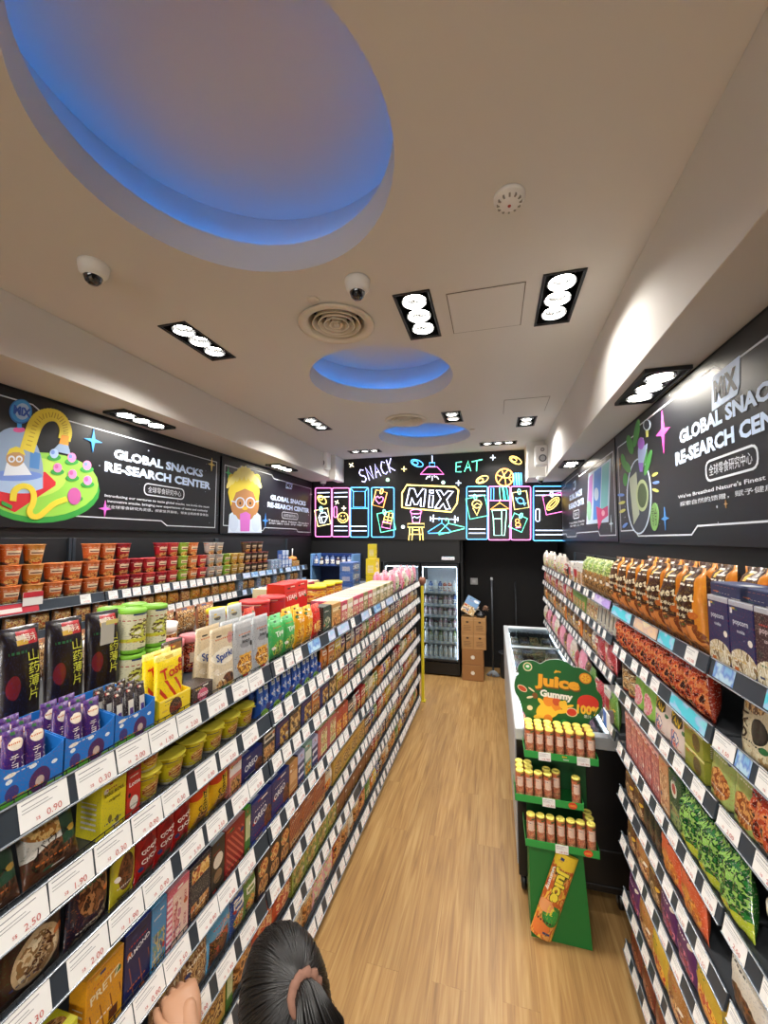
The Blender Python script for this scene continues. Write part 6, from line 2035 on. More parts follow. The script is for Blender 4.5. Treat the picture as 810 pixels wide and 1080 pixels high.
class Wall:
    """draws flat print shapes on a panel plane, measured on that plane"""

    def __init__(s, t, x, side, f=lambda a, b: (a, b)):
        s.t, s.x, s.side, s.f = t, x, side, f
        s.c = t.location.copy()
        s.n = Vector((1, 0, 0)) if side < 0 else Vector((-1, 0, 0))
        s.ux = Vector((0, 1, 0)) if side < 0 else Vector((0, -1, 0))
        s.uz = Vector((0, 0, 1))
        s.e = .0006

    def p(s, a, b):
        q = onx(*s.f(a, b), s.x)
        return ((q.y - s.c.y) * s.ux.y, q.z)

    def poly(s, mb, pts, mi, raw=False):
        P = pts if raw else [s.p(*q) for q in pts]
        s.e += .00004
        mb.prism(P, Vector((0, 0, 0)), s.ux, s.uz, s.n, s.e, mi)

    def ell(s, mb, cx, cy, rx, ry, mi, rot=0, n=28, a0=0, a1=360):
        s.poly(mb, ell(cx, cy, rx, ry, rot, n, a0, a1), mi)

    def ribbon(s, mb, pts, w, mi, raw=False, closed=False):
        P = pts if raw else [s.p(*q) for q in pts]
        n = len(P)
        for i in range(n if closed else n - 1):
            s.e += .00002
            a, b = P[i], P[(i + 1) % n]
            d = sqrt((b[0] - a[0]) ** 2 + (b[1] - a[1]) ** 2) or 1
            ox, oy = -(b[1] - a[1]) / d * w / 2, (b[0] - a[0]) / d * w / 2
            ex, ey = (b[0] - a[0]) / d * w * .3, (b[1] - a[1]) / d * w * .3
            mb.prism([(a[0] + ox - ex, a[1] + oy - ey), (a[0] - ox - ex, a[1] - oy - ey), (b[0] - ox + ex, b[1] - oy + ey), (b[0] + ox + ex, b[1] + oy + ey)], (0, 0, 0), s.ux, s.uz, s.n, s.e, mi)

    def star(s, mb, cx, cz, r, mi, raw=True):
        P = []
        for k in range(8):
            q = k * pi / 4
            rr = r * (1.25 if k in (2, 6) else 1) if k % 2 == 0 else r * .27
            P.append((cx + rr * cos(q), cz + rr * sin(q)))
        s.poly(mb, P, mi, True)

    def text(s, mb, string, mi, cx, cz, w, h, bold=.02, stretch=True, shear=0):
        s.e += .00004
        mb.text(string, mi, cx, cz, w, h, None, 0, bold, shear, (Vector((0, 0, 0)), s.ux, s.uz, s.n), s.e + .0006, stretch)


PBLUE = M('#c6dcfa', .6)
LINE = M('#d4dae2', .6)


def border(W, y0, y1, z0, z1, flip=False):
    """thin white frame line with the stepped corners"""
    a, b = (y0, y1) if W.side < 0 else (-y1, -y0)
    m = .045
    a, b, c, d = a + m, b - m, z0 + m, z1 - m
    s = .035
    L = b - a
    mb = MB()
    W.ribbon(mb, [(a, c + s), (a, d - s), (a + .12 * L, d - s), (a + .14 * L, d), (a + .45 * L, d), (a + .47 * L, d - s), (b, d - s), (b, c),
                  (b - .2 * L, c), (b - .22 * L, c + s), (b - .62 * L, c + s), (b - .64 * L, c), (a + .12 * L, c), (a + .10 * L, c + s)], .007, 0, True, True)
    mb.obj('border_line', LINE, W.t)


def heading(W, cx, cz, w, zh, sub=True, cap=('Introducing our ventures to taste global snacks, we invite the most', 'innovative snacks, bringing new experiences of taste and curiosity', '以全球零食研究为灵感，探索世界美味，带来全新的零食体验')):
    """GLOBAL SNACKS / RE-SEARCH CENTER lettering block; zh is the height of one line"""
    mb = MB()
    W.text(mb, 'GLOBAL SNACKS', 0, cx - w * .02, cz, w * .84, zh, .045)
    W.text(mb, 'RE-SEARCH CENTER', 0, cx, cz - zh * 1.45, w, zh, .045)
    mb.obj('heading', PBLUE, W.t)
    mb = MB()
    bz = cz - zh * 3.1
    bw, bh = w * .38, zh * 1.25
    P = [(cx + x, bz + z) for x, z in [(q[0], q[1]) for q in rrect(-bw / 2, -bh / 2, bw / 2, bh / 2, bh * .38)]]
    W.ribbon(mb, P, .008, 0, True, True)
    W.text(mb, '全球零食研究中心', 0, cx, bz, bw * .84, bh * .55, .02)
    mb.obj('badge', LINE, W.t)
    if sub:
        mb = MB()
        for i, l in enumerate(cap):
            W.text(mb, l, 0, cx, bz - zh * (1.25 + i * .52), w * (.98, .94, .96)[i % 3], zh * .34, .015)
        mb.obj('caption', LINE, W.t)


def mix_logo(W, cx, cz, w, h, reg=True):
    mb = MB()
    W.poly(mb, [(cx - w / 2, cz - h * .5), (cx - w / 2 + .01, cz + h * .34), (cx - w / 2 + .05 * w + .01, cz + h * .46), (cx + w / 2, cz + h * .5), (cx + w / 2 - .01, cz - h * .2), (cx + w * .36, cz - h * .45)], 0, True)
    W.text(mb, 'MiX', 1, cx, cz, w * .78, h * .62, .05, True)
    mb.obj('logo', [PBLUE, M('#15161c', .6)], W.t)


# --- noodle wall: near panel
PX = -2.50
t = panel(-1, PX, .30, 3.245, 1.815, 2.555, 'long space-print panel with the green planet picture and GLOBAL SNACKS heading', 0)
W = Wall(t, PX, -1, lambda a, b: (a / 6, 400 + b / 6))
border(W, .30 - t.location.y, 3.245 - t.location.y, 1.815, 2.555)
a, b = onx(110, 497, PX), onx(222, 510, PX)
cy = (a.y + b.y) / 2 - t.location.y
w = b.y - a.y
z1 = (onx(121, 471, PX).z + onx(121, 483, PX).z) / 2
heading(W, cy, z1 - .01, w, .068)


def chaikin(P, it=2):
    for _ in range(it):
        Q = [P[0]]
        for a_, b_ in zip(P, P[1:]):
            Q += [(a_[0] * .75 + b_[0] * .25, a_[1] * .75 + b_[1] * .25), (a_[0] * .25 + b_[0] * .75, a_[1] * .25 + b_[1] * .75)]
        P = Q + [P[-1]]
    return P


mb = MB()
COLS = ['#8fd04a', '#2f9a3c', '#b9e05a', '#cf2230', '#a8c4e8', '#6f8fd8', '#8fa8c8', '#3f9ae0', '#2a6fc0', '#e6d23a', '#b89a1c', '#ef9a2a', '#e88ac0', '#c05aa0', '#dfe8f4', '#b89060', '#4a86c8', '#d9569a', '#c8d0b0', '#2f5ac0']
W.ell(mb, 250, 705, 380, 205, 1)
W.ell(mb, 250, 668, 372, 205, 0)
W.ell(mb, 180, 620, 240, 130, 2)
W.poly(mb, [(0 - 120, 690), (285, 585), (352, 650), (350, 672), (92, 842), (0, 800), (-120, 760)], 3)
W.poly(mb, [(-100, 600), (270, 600), (270, 690), (180, 722), (60, 722), (-100, 690)], 4)
W.poly(mb, [(-100, 600)] + [(85 + 188 * cos(rad(q)), 600 - 296 * sin(rad(q))) for q in range(180, -1, -12)] + [(270, 620), (180, 640), (60, 640)], 6)
W.ell(mb, 88, 610, 178, 34, 5)
# plain scientist bust in the dome
W.poly(mb, [(20, 610), (40, 530), (90, 510), (150, 530), (200, 605)], 14)
W.ell(mb, 95, 500, 58, 52, 15)
W.poly(mb, [(40, 480), (60, 440), (100, 425), (145, 440), (160, 485), (120, 462), (80, 462)], 9)
W.ell(mb, 72, 505, 22, 22, 14); W.ell(mb, 120, 505, 22, 22, 14)
W.ell(mb, 72, 506, 12, 12, 15); W.ell(mb, 120, 506, 12, 12, 15)
W.poly(mb, [(190, 450), (255, 470), (245, 570), (185, 560)], 16)
W.ell(mb, 120, 320, 38, 17, 17)
W.poly(mb, [(108, 275), (136, 275), (136, 308), (108, 308)], 7)
W.ell(mb, 130, 204, 72, 78, 8); W.ell(mb, 132, 202, 66, 70, 7); W.ell(mb, 140, 204, 46, 52, 4)
W.text(mb, 'MiX', 19, W.p(140, 204)[0], W.p(140, 204)[1], .085, .05, .05)
hose = [(176, 430), (200, 350), (222, 285), (262, 238), (320, 222), (372, 238), (405, 282), (416, 330), (410, 362)]
W.ribbon(mb, chaikin(hose), .072, 9)
for i in range(len(hose) - 1):
    for k in range(3):
        q = (k + .5) / 3
        x, y = hose[i][0] + (hose[i + 1][0] - hose[i][0]) * q, hose[i][1] + (hose[i + 1][1] - hose[i][1]) * q
        dx, dy = hose[i + 1][0] - hose[i][0], hose[i + 1][1] - hose[i][1]
        d = sqrt(dx * dx + dy * dy)
        W.ribbon(mb, [(x - dy / d * 15, y + dx / d * 15), (x + dy / d * 15, y - dx / d * 15)], .005, 10)
W.poly(mb, [(388, 352), (434, 362), (430, 420), (372, 408)], 11)
W.poly(mb, [(372, 408), (430, 420), (445, 478), (330, 452)], 6)
for (fx, fy) in ((340, 470), (452, 496), (548, 545), (362, 560), (456, 600), (552, 640), (480, 730)):
    W.ell(mb, fx, fy + 26, 42, 20, 1)
    W.ell(mb, fx, fy, 27, 30, 12 if fy > 480 else 4)
    W.ell(mb, fx - 8, fy - 8, 12, 14, 13 if fy > 550 else 5)
W.ell(mb, 468, 740, 42, 54, 13)
h2 = [(80, 760), (84, 715), (110, 685), (150, 672), (196, 690), (214, 735), (206, 790), (180, 830), (196, 868), (240, 872), (290, 830), (340, 785), (410, 760)]
W.ribbon(mb, chaikin(h2), .03, 9)
W.poly(mb, [(8, 768), (74, 800), (70, 822), (6, 792)], 1)
mb.obj('illustration', [M(c, .6) for c in COLS], t)
mb = MB()
for (px, py, r, mi) in ((587, 388, .062, 0), (662, 820, .045, 1)):
    q = W.p(px, py)
    W.star(mb, q[0], q[1], r, mi)
q = onx(223, 490, PX)
W.star(mb, q.y - t.location.y, q.z, .05, 2)
mb.obj('star', [M('#3f9ae6', .4), M('#e06ad0', .4), M('#e6cf7a', .4)], t)
# --- noodle wall: far panel
t = panel(-1, PX, 3.275, 5.27, 1.805, 2.55, 'shorter space-print panel with a yellow-haired lab figure near the neon corner', 0)
W = Wall(t, PX, -1, lambda a, b: (110 + a * 240 / 810, 430 + b * 150 / 506))
border(W, 3.275 - t.location.y, 5.27 - t.location.y, 1.805, 2.55)
a, b = onx(282, 532, PX), onx(326, 537, PX)
z1 = (onx(286, 520, PX).z + onx(286, 527, PX).z) / 2
heading(W, (a.y + b.y) / 2 - t.location.y, z1 - .01, b.y - a.y, .062, True, ('Taste the New Snacks', '探索世界零食'))
q = onx(305, 514, PX)
mix_logo(W, q.y - t.location.y, q.z + .02, .17, .085)
mb = MB()
W.poly(mb, [(445, 380), (470, 360), (530, 360), (556, 385), (560, 445), (440, 445)], 0)
W.ell(mb, 500, 345, 50, 58, 1)
W.poly(mb, [(450, 350), (440, 300), (452, 262), (468, 250), (480, 232), (500, 228), (520, 236), (530, 252), (548, 268), (552, 300), (546, 345), (530, 300), (500, 288), (468, 302)], 2)
for k in range(6):
    W.ell(mb, 452 + k * 18, 262 - 22 * sin(pi * (k + .6) / 6.2), 13, 20, 2)
for k in range(8):      # tufts
    W.ell(mb, 448 + k * 14, 272 - 40 * sin(pi * (k + .5) / 8), 8, 26, 6, .5 - k * .14, 14)
for ex in (483, 519):
    W.ell(mb, ex, 338, 17, 20, 4); W.ell(mb, ex, 338, 13, 16, 1); W.ell(mb, ex, 340, 3.5, 5, 7)
W.ribbon(mb, [(452, 332), (467, 336)], .012, 4); W.ribbon(mb, [(535, 336), (549, 332)], .012, 4)
W.ell(mb, 500, 358, 10, 6, 5)
W.poly(mb, [(482, 378), (504, 370), (520, 380), (516, 440), (484, 440)], 3)
W.ell(mb, 460, 410, 16, 30, 4); W.ell(mb, 540, 410, 16, 30, 4)
mb.obj('illustration', [M(c, .6) for c in ('#cfe0f2', '#b07a44', '#e6cf2e', '#c86ac0', '#c3d3ea', '#e0b03c', '#efe07a', '#2a1c14')], t)
mb = MB()
for px, py, r, mi in ((441, 232, .05, 0), (573, 402, .07, 1), (735, 308, .04, 2)):
    q = W.p(px, py)
    W.star(mb, q[0], q[1], r, mi)
mb.obj('star', [M('#4ac06a', .4), M('#3f8ae0', .4), M('#e6ecf2', .4)], t)
# --- freezer wall: near panel
PX = .80
t = panel(1, PX, .20, 2.985, 1.725, 2.435, 'long space-print panel with the glass jar picture and big logo', 0)
W = Wall(t, PX, 1, lambda a, b: (590 + a * 220 / 810, 340 + b * 260 / 957))
border(W, .20 - t.location.y, 2.985 - t.location.y, 1.725, 2.435)
L1 = onx(714, 466, PX)
R1 = onx(810, 430, PX)
# the word run GLOBAL SNAC fills the visible part; the whole line is wider
wfull = (L1.y - R1.y) / .88 / .84
z1 = (onx(714, 471, PX).z + onx(714, 457, PX).z) / 2
cyy = -(L1.y + .02 - t.location.y) + wfull * .5
heading(W, cyy, z1 + .002, wfull, .060, True, ("We've Breathed Nature's Finest Ingredients", '探索自然的馈赠，赋予健康新能量'))
q = onx(765, 406, PX)
mix_logo(W, -(q.y - t.location.y), q.z, .19, .13)
mb = MB()
W.poly(mb, ell(310, 675, 48, 148, 0, 36), 0)
W.poly(mb, ell(310, 675, 44, 142, 0, 36), 1)
for (x, y, rx, ry, ro) in ((275, 475, 12, 38, -.2), (300, 430, 10, 55, .15), (330, 520, 9, 44, .1), (345, 545, 9, 52, .25), (262, 560, 12, 26, -.5), (256, 610, 8, 26, 0), (250, 540, 8, 30, -.2)):
    W.ell(mb, x, y, rx, ry, 2, ro, 16)
W.poly(mb, [(306, 500), (312, 452), (326, 448), (330, 480), (342, 470), (338, 505), (328, 545), (308, 545)], 3)
W.ell(mb, 318, 470, 12, 24, 4)
W.poly(mb, [(308, 545), (328, 545), (324, 580), (314, 580)], 5)
W.poly(mb, [(272, 608), (300, 580), (312, 745), (290, 785)], 6)
W.ell(mb, 323, 672, 24, 62, 7)
W.ell(mb, 323, 672, 18, 48, 8)
W.ell(mb, 371, 755, 16, 54, 9)
W.text(mb, '零食', 8, W.p(371, 755)[0], W.p(371, 755)[1], .07, .10, .02)
for (x, y, ro, mi) in ((372, 590, .6, 10), (376, 622, .15, 11), (374, 652, -.4, 10), (240, 670, 0, 11), (244, 700, .3, 10), (246, 732, .5, 10), (256, 788, .8, 11)):
    W.ell(mb, x, y, 13, 6, mi, -ro, 10)
W.ell(mb, 341, 398, 14, 22, 0, 0, 18); W.ell(mb, 341, 398, 11, 18, 1, 0, 18)
W.poly(mb, [(336, 420), (346, 418), (345, 444), (338, 446)], 10)
mb.obj('illustration', [M(c, .6) for c in ('#c8d8ea', '#3a404a', '#4f9a4c', '#a8b8e0', '#a86ad0', '#8f70c8', '#a8b09a', '#a9b88a', '#4a5a3c', '#7aa860', '#c8c86a', '#6a90d8')], t)
mb = MB()
for px, py, r, mi in ((403, 425, .085, 0), (411, 762, .045, 1), (236, 550, .03, 2), (648, 705, .012, 2)):
    q = W.p(px, py)
    W.star(mb, q[0], q[1], r, mi)
mb.obj('star', [M('#d04aa0', .4), M('#4a8ad0', .4), M('#c8a06a', .4)], t)
# --- freezer wall: far panel
t = panel(1, PX, 3.01, 5.27, 1.735, 2.435, 'shorter space-print panel with a pastel poster picture near the neon corner', 0)
W = Wall(t, PX, 1, lambda a, b: (590 + a * 140 / 810, 440 + b * 160 / 926))
border(W, 3.01 - t.location.y, 5.27 - t.location.y, 1.735, 2.435)
mb = MB()
W.poly(mb, [(178, 345), (315, 250), (300, 640), (165, 655)], 0)
W.poly(mb, [(182, 365), (205, 345), (198, 560), (172, 580)], 1)
W.poly(mb, [(212, 335), (258, 302), (246, 620), (206, 628)], 2)
W.poly(mb, [(262, 300), (306, 268), (294, 560), (252, 580)], 3)
W.ell(mb, 226, 470, 14, 40, 0)
W.ell(mb, 182, 570, 14, 60, 4)
W.poly(mb, [(225, 545), (262, 560), (296, 540), (298, 600), (262, 628), (240, 690), (232, 620)], 5)
W.ell(mb, 268, 585, 10, 18, 6)
mb.obj('illustration', [M(c, .6) for c in ('#bcd0e6', '#b06ab8', '#4a86d8', '#7ac0c8', '#8fc0a0', '#d0407a', '#e9a8c0')], t)
a, b = onx(600, 528, PX), onx(616, 523, PX)
c0 = -((a.y + b.y) / 2 - t.location.y)
heading(W, c0, (onx(604, 524, PX).z), max(a.y - b.y, .5), .062, True, ('Fresh New Snacks', '全新上市'))
q = onx(606, 514, PX)
mix_logo(W, -(q.y - t.location.y), q.z + .02, .13, .09)
mb = MB()
q = W.p(316, 650)
W.star(mb, q[0], q[1], .05, 0)
mb.obj('star', M('#c8d4e0', .4), t)
# ------------------------------------------------------------------ rear: drink fridges, cartons, cleaning things
def fridge(x0, label, full):
    x1 = x0 + .50
    t = empty('drinks_fridge', label, 'fridge', (0, 0, 0))
    y0, y1 = YB + .02, YB + .47
    mb = MB()
    for b in ((x0, y0, .02, x0 + .022, y1, 1.435), (x1 - .022, y0, .02, x1, y1, 1.435), (x0 + .022, y1 - .03, .02, x1 - .022, y1, 1.435), (x0 + .022, y0, 1.40, x1 - .022, y1 - .03, 1.435), (x0 + .022, y0, .02, x1 - .022, y1 - .03, .17)):
        mb.rbox(*b, .003)
    mb.obj('cabinet', BLK, t)
    box(x0 + .023, y1 - .034, .172, x1 - .023, y1 - .0305, 1.398, .0005).obj('liner', M('#dfe4ea', .4), t)
    d = MB()
    for b in ((x0 + .004, y0 - .026, .19, x0 + .024, y0 - .002, 1.415), (x1 - .024, y0 - .026, .19, x1 - .004, y0 - .002, 1.415), (x0 + .024, y0 - .026, 1.395, x1 - .024, y0 - .002, 1.415), (x0 + .024, y0 - .026, .19, x1 - .024, y0 - .002, .215)):
        d.rbox(*b, .002)
    dr = d.obj('door', M('#15161a', .3), t)
    box(x0 + .0245, y0 - .018, .2155, x1 - .0245, y0 - .012, 1.3945, .0004).obj('glass', GLASS, dr)
    MB().tube([(x0 + .036, y0 - .045, .65), (x0 + .036, y0 - .045, .98)], .007, 0, 8).tube([(x0 + .036, y0 - .045, .67), (x0 + .018, y0 - .026, .67)], .005, 0, 6).tube([(x0 + .036, y0 - .045, .96), (x0 + .018, y0 - .026, .96)], .005, 0, 6).obj('handle', STEEL, dr)
    box(x0 + .03, y0 + .02, 1.388, x1 - .03, y0 + .05, 1.398, .002).obj('light_bar', M('#eaf2ff', .4, 0, 15.0), t)
    for xx in (x0 + .0225, x1 - .0285):  # side bars added to brighten the lower bottles
        box(xx, y0 + .004, .22, xx + .006, y0 + .010, 1.385, .001).obj('light_bar', M('#eaf2ff', .4, 0, 15.0), t)
    zs = [.222, .42, .60, .755, .895, 1.06]
    for z in zs:
        s = box(x0 + .024, y0 + .02, z - .012, x1 - .024, y1 - .04, z, .002).obj('shelf', M('#e8ebee', .3), t)
        box(x0 + .024, y0 + .012, z - .018, x1 - .024, y0 + .019, z + .020, .001).obj('price_rail', M('#c9d6e6', .35), s)
        mb = MB()
        for k in range(6):
            mb.rbox(x0 + .05 + k * .07, y0 + .0105, z - .010, x0 + .085 + k * .07, y0 + .0118, z + .014, .0003)
        mb.obj('price_tag', M('#f4f4f2', .5), s)
    return zs, x0, y0


fzs, fx, fy = fridge(-.945, 'tall glass door drinks fridge with white bottles beside the cardboard cartons', True)
fridge(-1.452, 'second glass door fridge mostly hidden behind the gondola end', False)
np = empty('name_plate', 'slim chrome name plate above the drinks fridge door', 'sign', (-.58, YB - .0005, 1.505))
box(-.085, -.008, -.022, .085, 0, .022, .004).obj('plate', CHROME, np)
MB().text('COOLER', 0, 0, 0, .10, .018, lambda x, z: -.008, 0, .02).obj('lettering', M('#4a4c50', .4), np) if False else None
mbp = MB()
mbp.rbox(-.07, -.0095, -.002, .07, -.0085, .001, .0003)
mbp.obj('groove', M('#6a6c70', .4), np)
DR = [('dw', '#e4e6e6', '#f2f2f0', 'white milk drink bottle', .155), ('db', '#4a6aa8', '#2a3a78', 'blue drink bottle', .14), ('dr', '#a8483c', '#e9e4dc', 'red tea bottle', .14), ('dk', '#3a3a44', '#c9ccd0', 'black coffee can', .11), ('dg', '#b8c0a0', '#8fb060', 'pale green tea bottle', .14), ('dp', '#c8a8b8', '#e8e0e6', 'pink yoghurt bottle', .12)]
for key, c, l, d, h in DR:
    jar(key, 'drink_bottle', 'drink bottle', d, .027, h, c, l, .020, [('r', 0, .2, 1, .62, '#e9ebec' if key != 'dw' else '#c9d4e4'), ('p', 8, .2, .25, .8, .55, [c, '#e6e2da', l])], lidr=.5, neck=.5, n=16, pn=('bottle', 'cap'), rough=.25)
SKU['dk']['h'] = .11
ROWS = [['dw'] * 7, ['dw', 'dg', 'dw', 'dg', 'dw', 'dw', 'dg'], ['dk', 'dw', 'dk', 'dp', 'dw', 'dk', 'dw'], ['dw', 'dw', 'dp', 'dw', 'dk', 'dw', 'dr'], ['dp', 'dw', 'dw', 'dk', 'dw', 'dw', 'db'], ['dw', 'db', 'dw', 'db', 'dr', 'dr', 'dw']]
SN = ['bottom', 'second lowest', 'third', 'fourth', 'fifth', 'top']
for i, z in enumerate(fzs):
    for k in range(7):
        key = ROWS[i][k]
        if SKU[key]['h'] > ((fzs + [1.38])[i + 1] - z - .02):
            key = 'dp' if SKU['dp']['h'] < ((fzs + [1.38])[i + 1] - z - .02) else 'dk'
        x = fx + .064 + k * .062
        put(key, x, fy + .03, z + .001, 0, 'fridge %s shelf' % SN[i], '', 0, rad(rnd.uniform(-2, 2)), x)
# nearer end of a fridge shelf reads left to right from the gondola side

def cbox(x0, z0, w, h, y0, d, label, big):
    t = empty('cardboard_carton', label, 'cardboard box', (x0 + w / 2, y0, z0), rad(rnd.uniform(-1, 1)), 'cardboard cartons by the fridge')
    cm = M('#b08452' if not big else '#9a6c3e', .7)
    box(-w / 2, 0, 0, w / 2, d, h - .003, .004).obj('box', cm, t)
    mb = MB()
    mb.rbox(-w / 2 + .001, .001, h - .0028, -.0012, d - .001, h, .0008)
    mb.rbox(.0012, .001, h - .0028, w / 2 - .001, d - .001, h, .0008)
    mb.obj('flap', cm, t)
    box(-w / 2 + .004, -.0008, h * .80, w / 2 - .004, -.0002, h * .80 + .018, .0002).obj('tape', M('#b98f5e' if not big else '#a87a4a', .35), t) if not big else None
    mb = MB()
    if big:
        c = [(.028 * cos(k * pi / 8) * (1 if k % 2 else .72), h * .5 + .028 * sin(k * pi / 8) * (1 if k % 2 else .72)) for k in range(16)]
        mb.prism(c, (0, -.0012, 0), (1, 0, 0), (0, 0, 1), (0, -1, 0), .0008, 0)
        mb.obj('emblem', M('#e3dfd4', .6), t)
    else:
        mb.prism([(.018 * cos(k * pi / 6), h * .72 + .012 * sin(k * pi / 6)) for k in range(12)], (0, -.0012, 0), (1, 0, 0), (0, 0, 1), (0, -1, 0), .0006, 0)
        for k in range(4):
            mb.rbox(-w * .3, -.0014, h * (.48 - k * .09), w * (.3 if k % 2 else .22), -.0009, h * (.48 - k * .09) + .004, .0002)
        mb.obj('print', M('#4a3420', .6), t)


CY = 5.235
cbox(-.415, .001, .265, .19, CY, .26, 'large brown carton with a star emblem, on the floor', True)
cbox(-.412, .1925, .262, .185, CY + .004, .25, 'large brown carton with a star emblem, on the lower one', True)
for r in range(2):
    for c in range(2):
        cbox(-.418 + c * .152, .3795 + r * .196, .150, .194, CY + .008, .22, 'small tan carton, %s row, %s' % (('lower', 'upper')[r], ('fridge side', 'niche side')[c]), False)
# leaning picture box and odds on top of the cartons
zt = .3795 + 2 * .196 + .001
t = empty('picture_box', 'blue and sand coloured picture box leaning on top of the cartons', 'box', (-.36, CY + .03, zt + .030), 0)
t.rotation_euler = (rad(-14), rad(28), 0)
PB = PM('picture', '#6f9ac8', [('p', 4, 0, 0, 1, .5, ['#d8b88a', '#a8804c', '#e9dcc0', '#6a7a8c']), ('e', .75, .85, .2, .08, '#dfe8f0')], .4)
box(-.085, 0, .02, .085, .035, .235, .002).obj('box', PB, t)
for k, (x, c, lab) in enumerate(((-.235, '#d9d2c6', 'white cotton tuft behind the picture box'), (-.185, '#8a6a54', 'brown and white tuft beside the mop pole'))):
    t = empty('dust_brush', lab, 'brush', (x - .005 + .07 * k, CY + .18, zt))
    mb = MB()
    mb.tube([(0, 0, 0), (0, .01, .07)], .008, 0, 8)
    mb.obj('handle', BLK, t)
    mb = MB()
    r2 = random.Random(k)
    for q in range(60):
        a, b = r2.uniform(0, 6.28), r2.uniform(-.6, 1.2)
        e = Vector((cos(a) * cos(b), sin(a) * cos(b), sin(b))) * r2.uniform(.03, .05)
        mb.tube([(0, .01, .085), Vector((0, .01, .085)) + e], [.006, .003], 0, 5)
    mb.obj('bristle', M(c, .8), t)
t = empty('black_pouch', 'crumpled black bag lying on the cartons beside the picture box', 'bag', (-.178, CY + .064, zt))
MB().lathe([(0, 0), (.05, .002), (.062, .02), (.05, .045), (.03, .058), (.012, .066), (.016, .075), (0, .076)], 18, 0).obj('sack', M('#17171a', .35), t)
MB().tube([(.0, 0, .07), (.03, .0, .085), (.05, 0, .07)], .004, 0, 6).obj('strap', BLK, t)
# mop, bin, broom and switch in the niche
p = ony(519, 640, 5.50)
t = empty('mop', 'mop with grey pole standing in the dark niche', 'mop', (p.x, 5.50, 0))
MB().tube([(0, 0, .05), (0, .02, .80), (0, .03, 1.22)], .011, 0, 10).obj('pole', M('#6a6e74', .3, .6), t)
MB().lathe([(0, 1.215), (.013, 1.216), (.016, 1.225), (.014, 1.25), (0, 1.253)], 12, 0, Matrix.Translation((0, .03, 0))).obj('grip', M('#d9dcde', .4), t)
mb = MB()
r2 = random.Random(4)
for q in range(50):
    a = r2.uniform(0, 6.28)
    mb.tube([(0, 0, .07), (cos(a) * .04, sin(a) * .03, .05), (cos(a) * .085, sin(a) * .06, .006)], [.006, .006, .005], 0, 5)
mb.obj('mop_strands', M('#8a8f94', .8), t)
p = ony(532, 690, 5.45)
t = empty('waste_bin', 'dark ribbed waste bin beside the mop', 'bin', (p.x + .03, 5.48, 0))
prof = [(0, .002), (.075, 0), (.078, .01)]
for k in range(12):
    prof += [(.080 + k * .0012, .02 + k * .022), (.084 + k * .0012, .03 + k * .022)]
prof += [(.10, .30), (.10, .315), (.09, .312), (.082, .02), (0, .018)]
MB().lathe(prof, 28, 0).obj('bucket', M('#2b2d31', .45), t)
MB().lathe([(.101, .30), (.106, .302), (.106, .316), (.099, .318)], 28, 0).obj('rim', M('#3c3f44', .4), t)
p = ony(544, 640, 5.78)
t = empty('broom', 'thin dark broom pole leaning on the niche wall', 'broom', (p.x, 5.72, 0))
MB().tube([(0, 0, .10), (0, .10, 1.18)], .009, 0, 8).obj('pole', M('#4a4d52', .4, .4), t)
mb = MB()
for k in range(22):
    x = -.09 + k * .0082
    mb.tube([(x * .8, 0, .10), (x, -.004, .002)], [.0045, .004], 0, 5)
mb.obj('bristle', M('#3c4a3c', .8), t)
box(-.075, -.014, .095, .075, .014, .135, .004).obj('head', M('#2a2c30', .4), t)
p = ony(500, 613, YN)
t = empty('wall_switch', 'small white wall switch in the dark niche above the cartons', 'switch', (p.x, YN - .0005, p.z))
box(-.05, -.010, -.045, .05, 0, .045, .004).obj('plate', M('#c9cbcc', .4), t)
box(-.022, -.0145, -.02, .022, -.0102, .02, .002).obj('rocker', M('#e3e4e5', .3), t)
# blue trimmed display chiller in the rear corner behind the gondola
t = empty('display_chiller', 'low blue trimmed display chiller in the rear corner beyond the gondola', 'fridge', (-2.06, YB - .36, 0))
BT = M('#24407f', .35)
box(-.30, .30, .02, .30, .34, 1.56, .003).obj('rear_panel', M('#20305e', .4), t)
box(-.30, .0, .02, .30, .2995, 1.20, .004).obj('cabinet', M('#1c2440', .4), t)
for x in (-.30, .275):
    box(x, .0, 1.201, x + .025, .2995, 1.56, .003).obj('side_frame', M('#7fb0e8', .3), t)
box(-.274, .28, 1.52, .274, .2995, 1.56, .002).obj('header', BT, t)
box(-.274, .0, 1.40, .274, .2995, 1.408, .001).obj('shelf', BT, t)
DRK = ('dw', 'db', 'dk')
for k in range(7):
    put(DRK[(k * 2) % 3 if k % 3 else 1], -2.06 - .235 + k * .078, YB - .345, 1.409, 0, 'corner chiller', '', 0, 0, k)
# small upright things on the noodle wall shelf end
t = empty('cookie_model', 'orange bread-shaped ornament with a white stick on the far cookie carton', 'ornament', (XW - .05, YCK, WZ[0] + .0775), 0)
MB().lathe([(0, 0), (.05, .002), (.058, .02), (.045, .045), (0, .056)], 20, 0).obj('loaf', M('#d98a3c', .5), t)
MB().tube([(0, 0, .05), (0, .004, .14)], .007, 0, 8).obj('stick', BONE, t)

# ------------------------------------------------------------------ crouching shopper
SKIN = M('#b88a6b', .5, name='skin')
HAIR = M('#0c0908', .38, name='hair')
SHIRT = M('#2c2c32', .8)
PANTS = M('#33405a', .8)


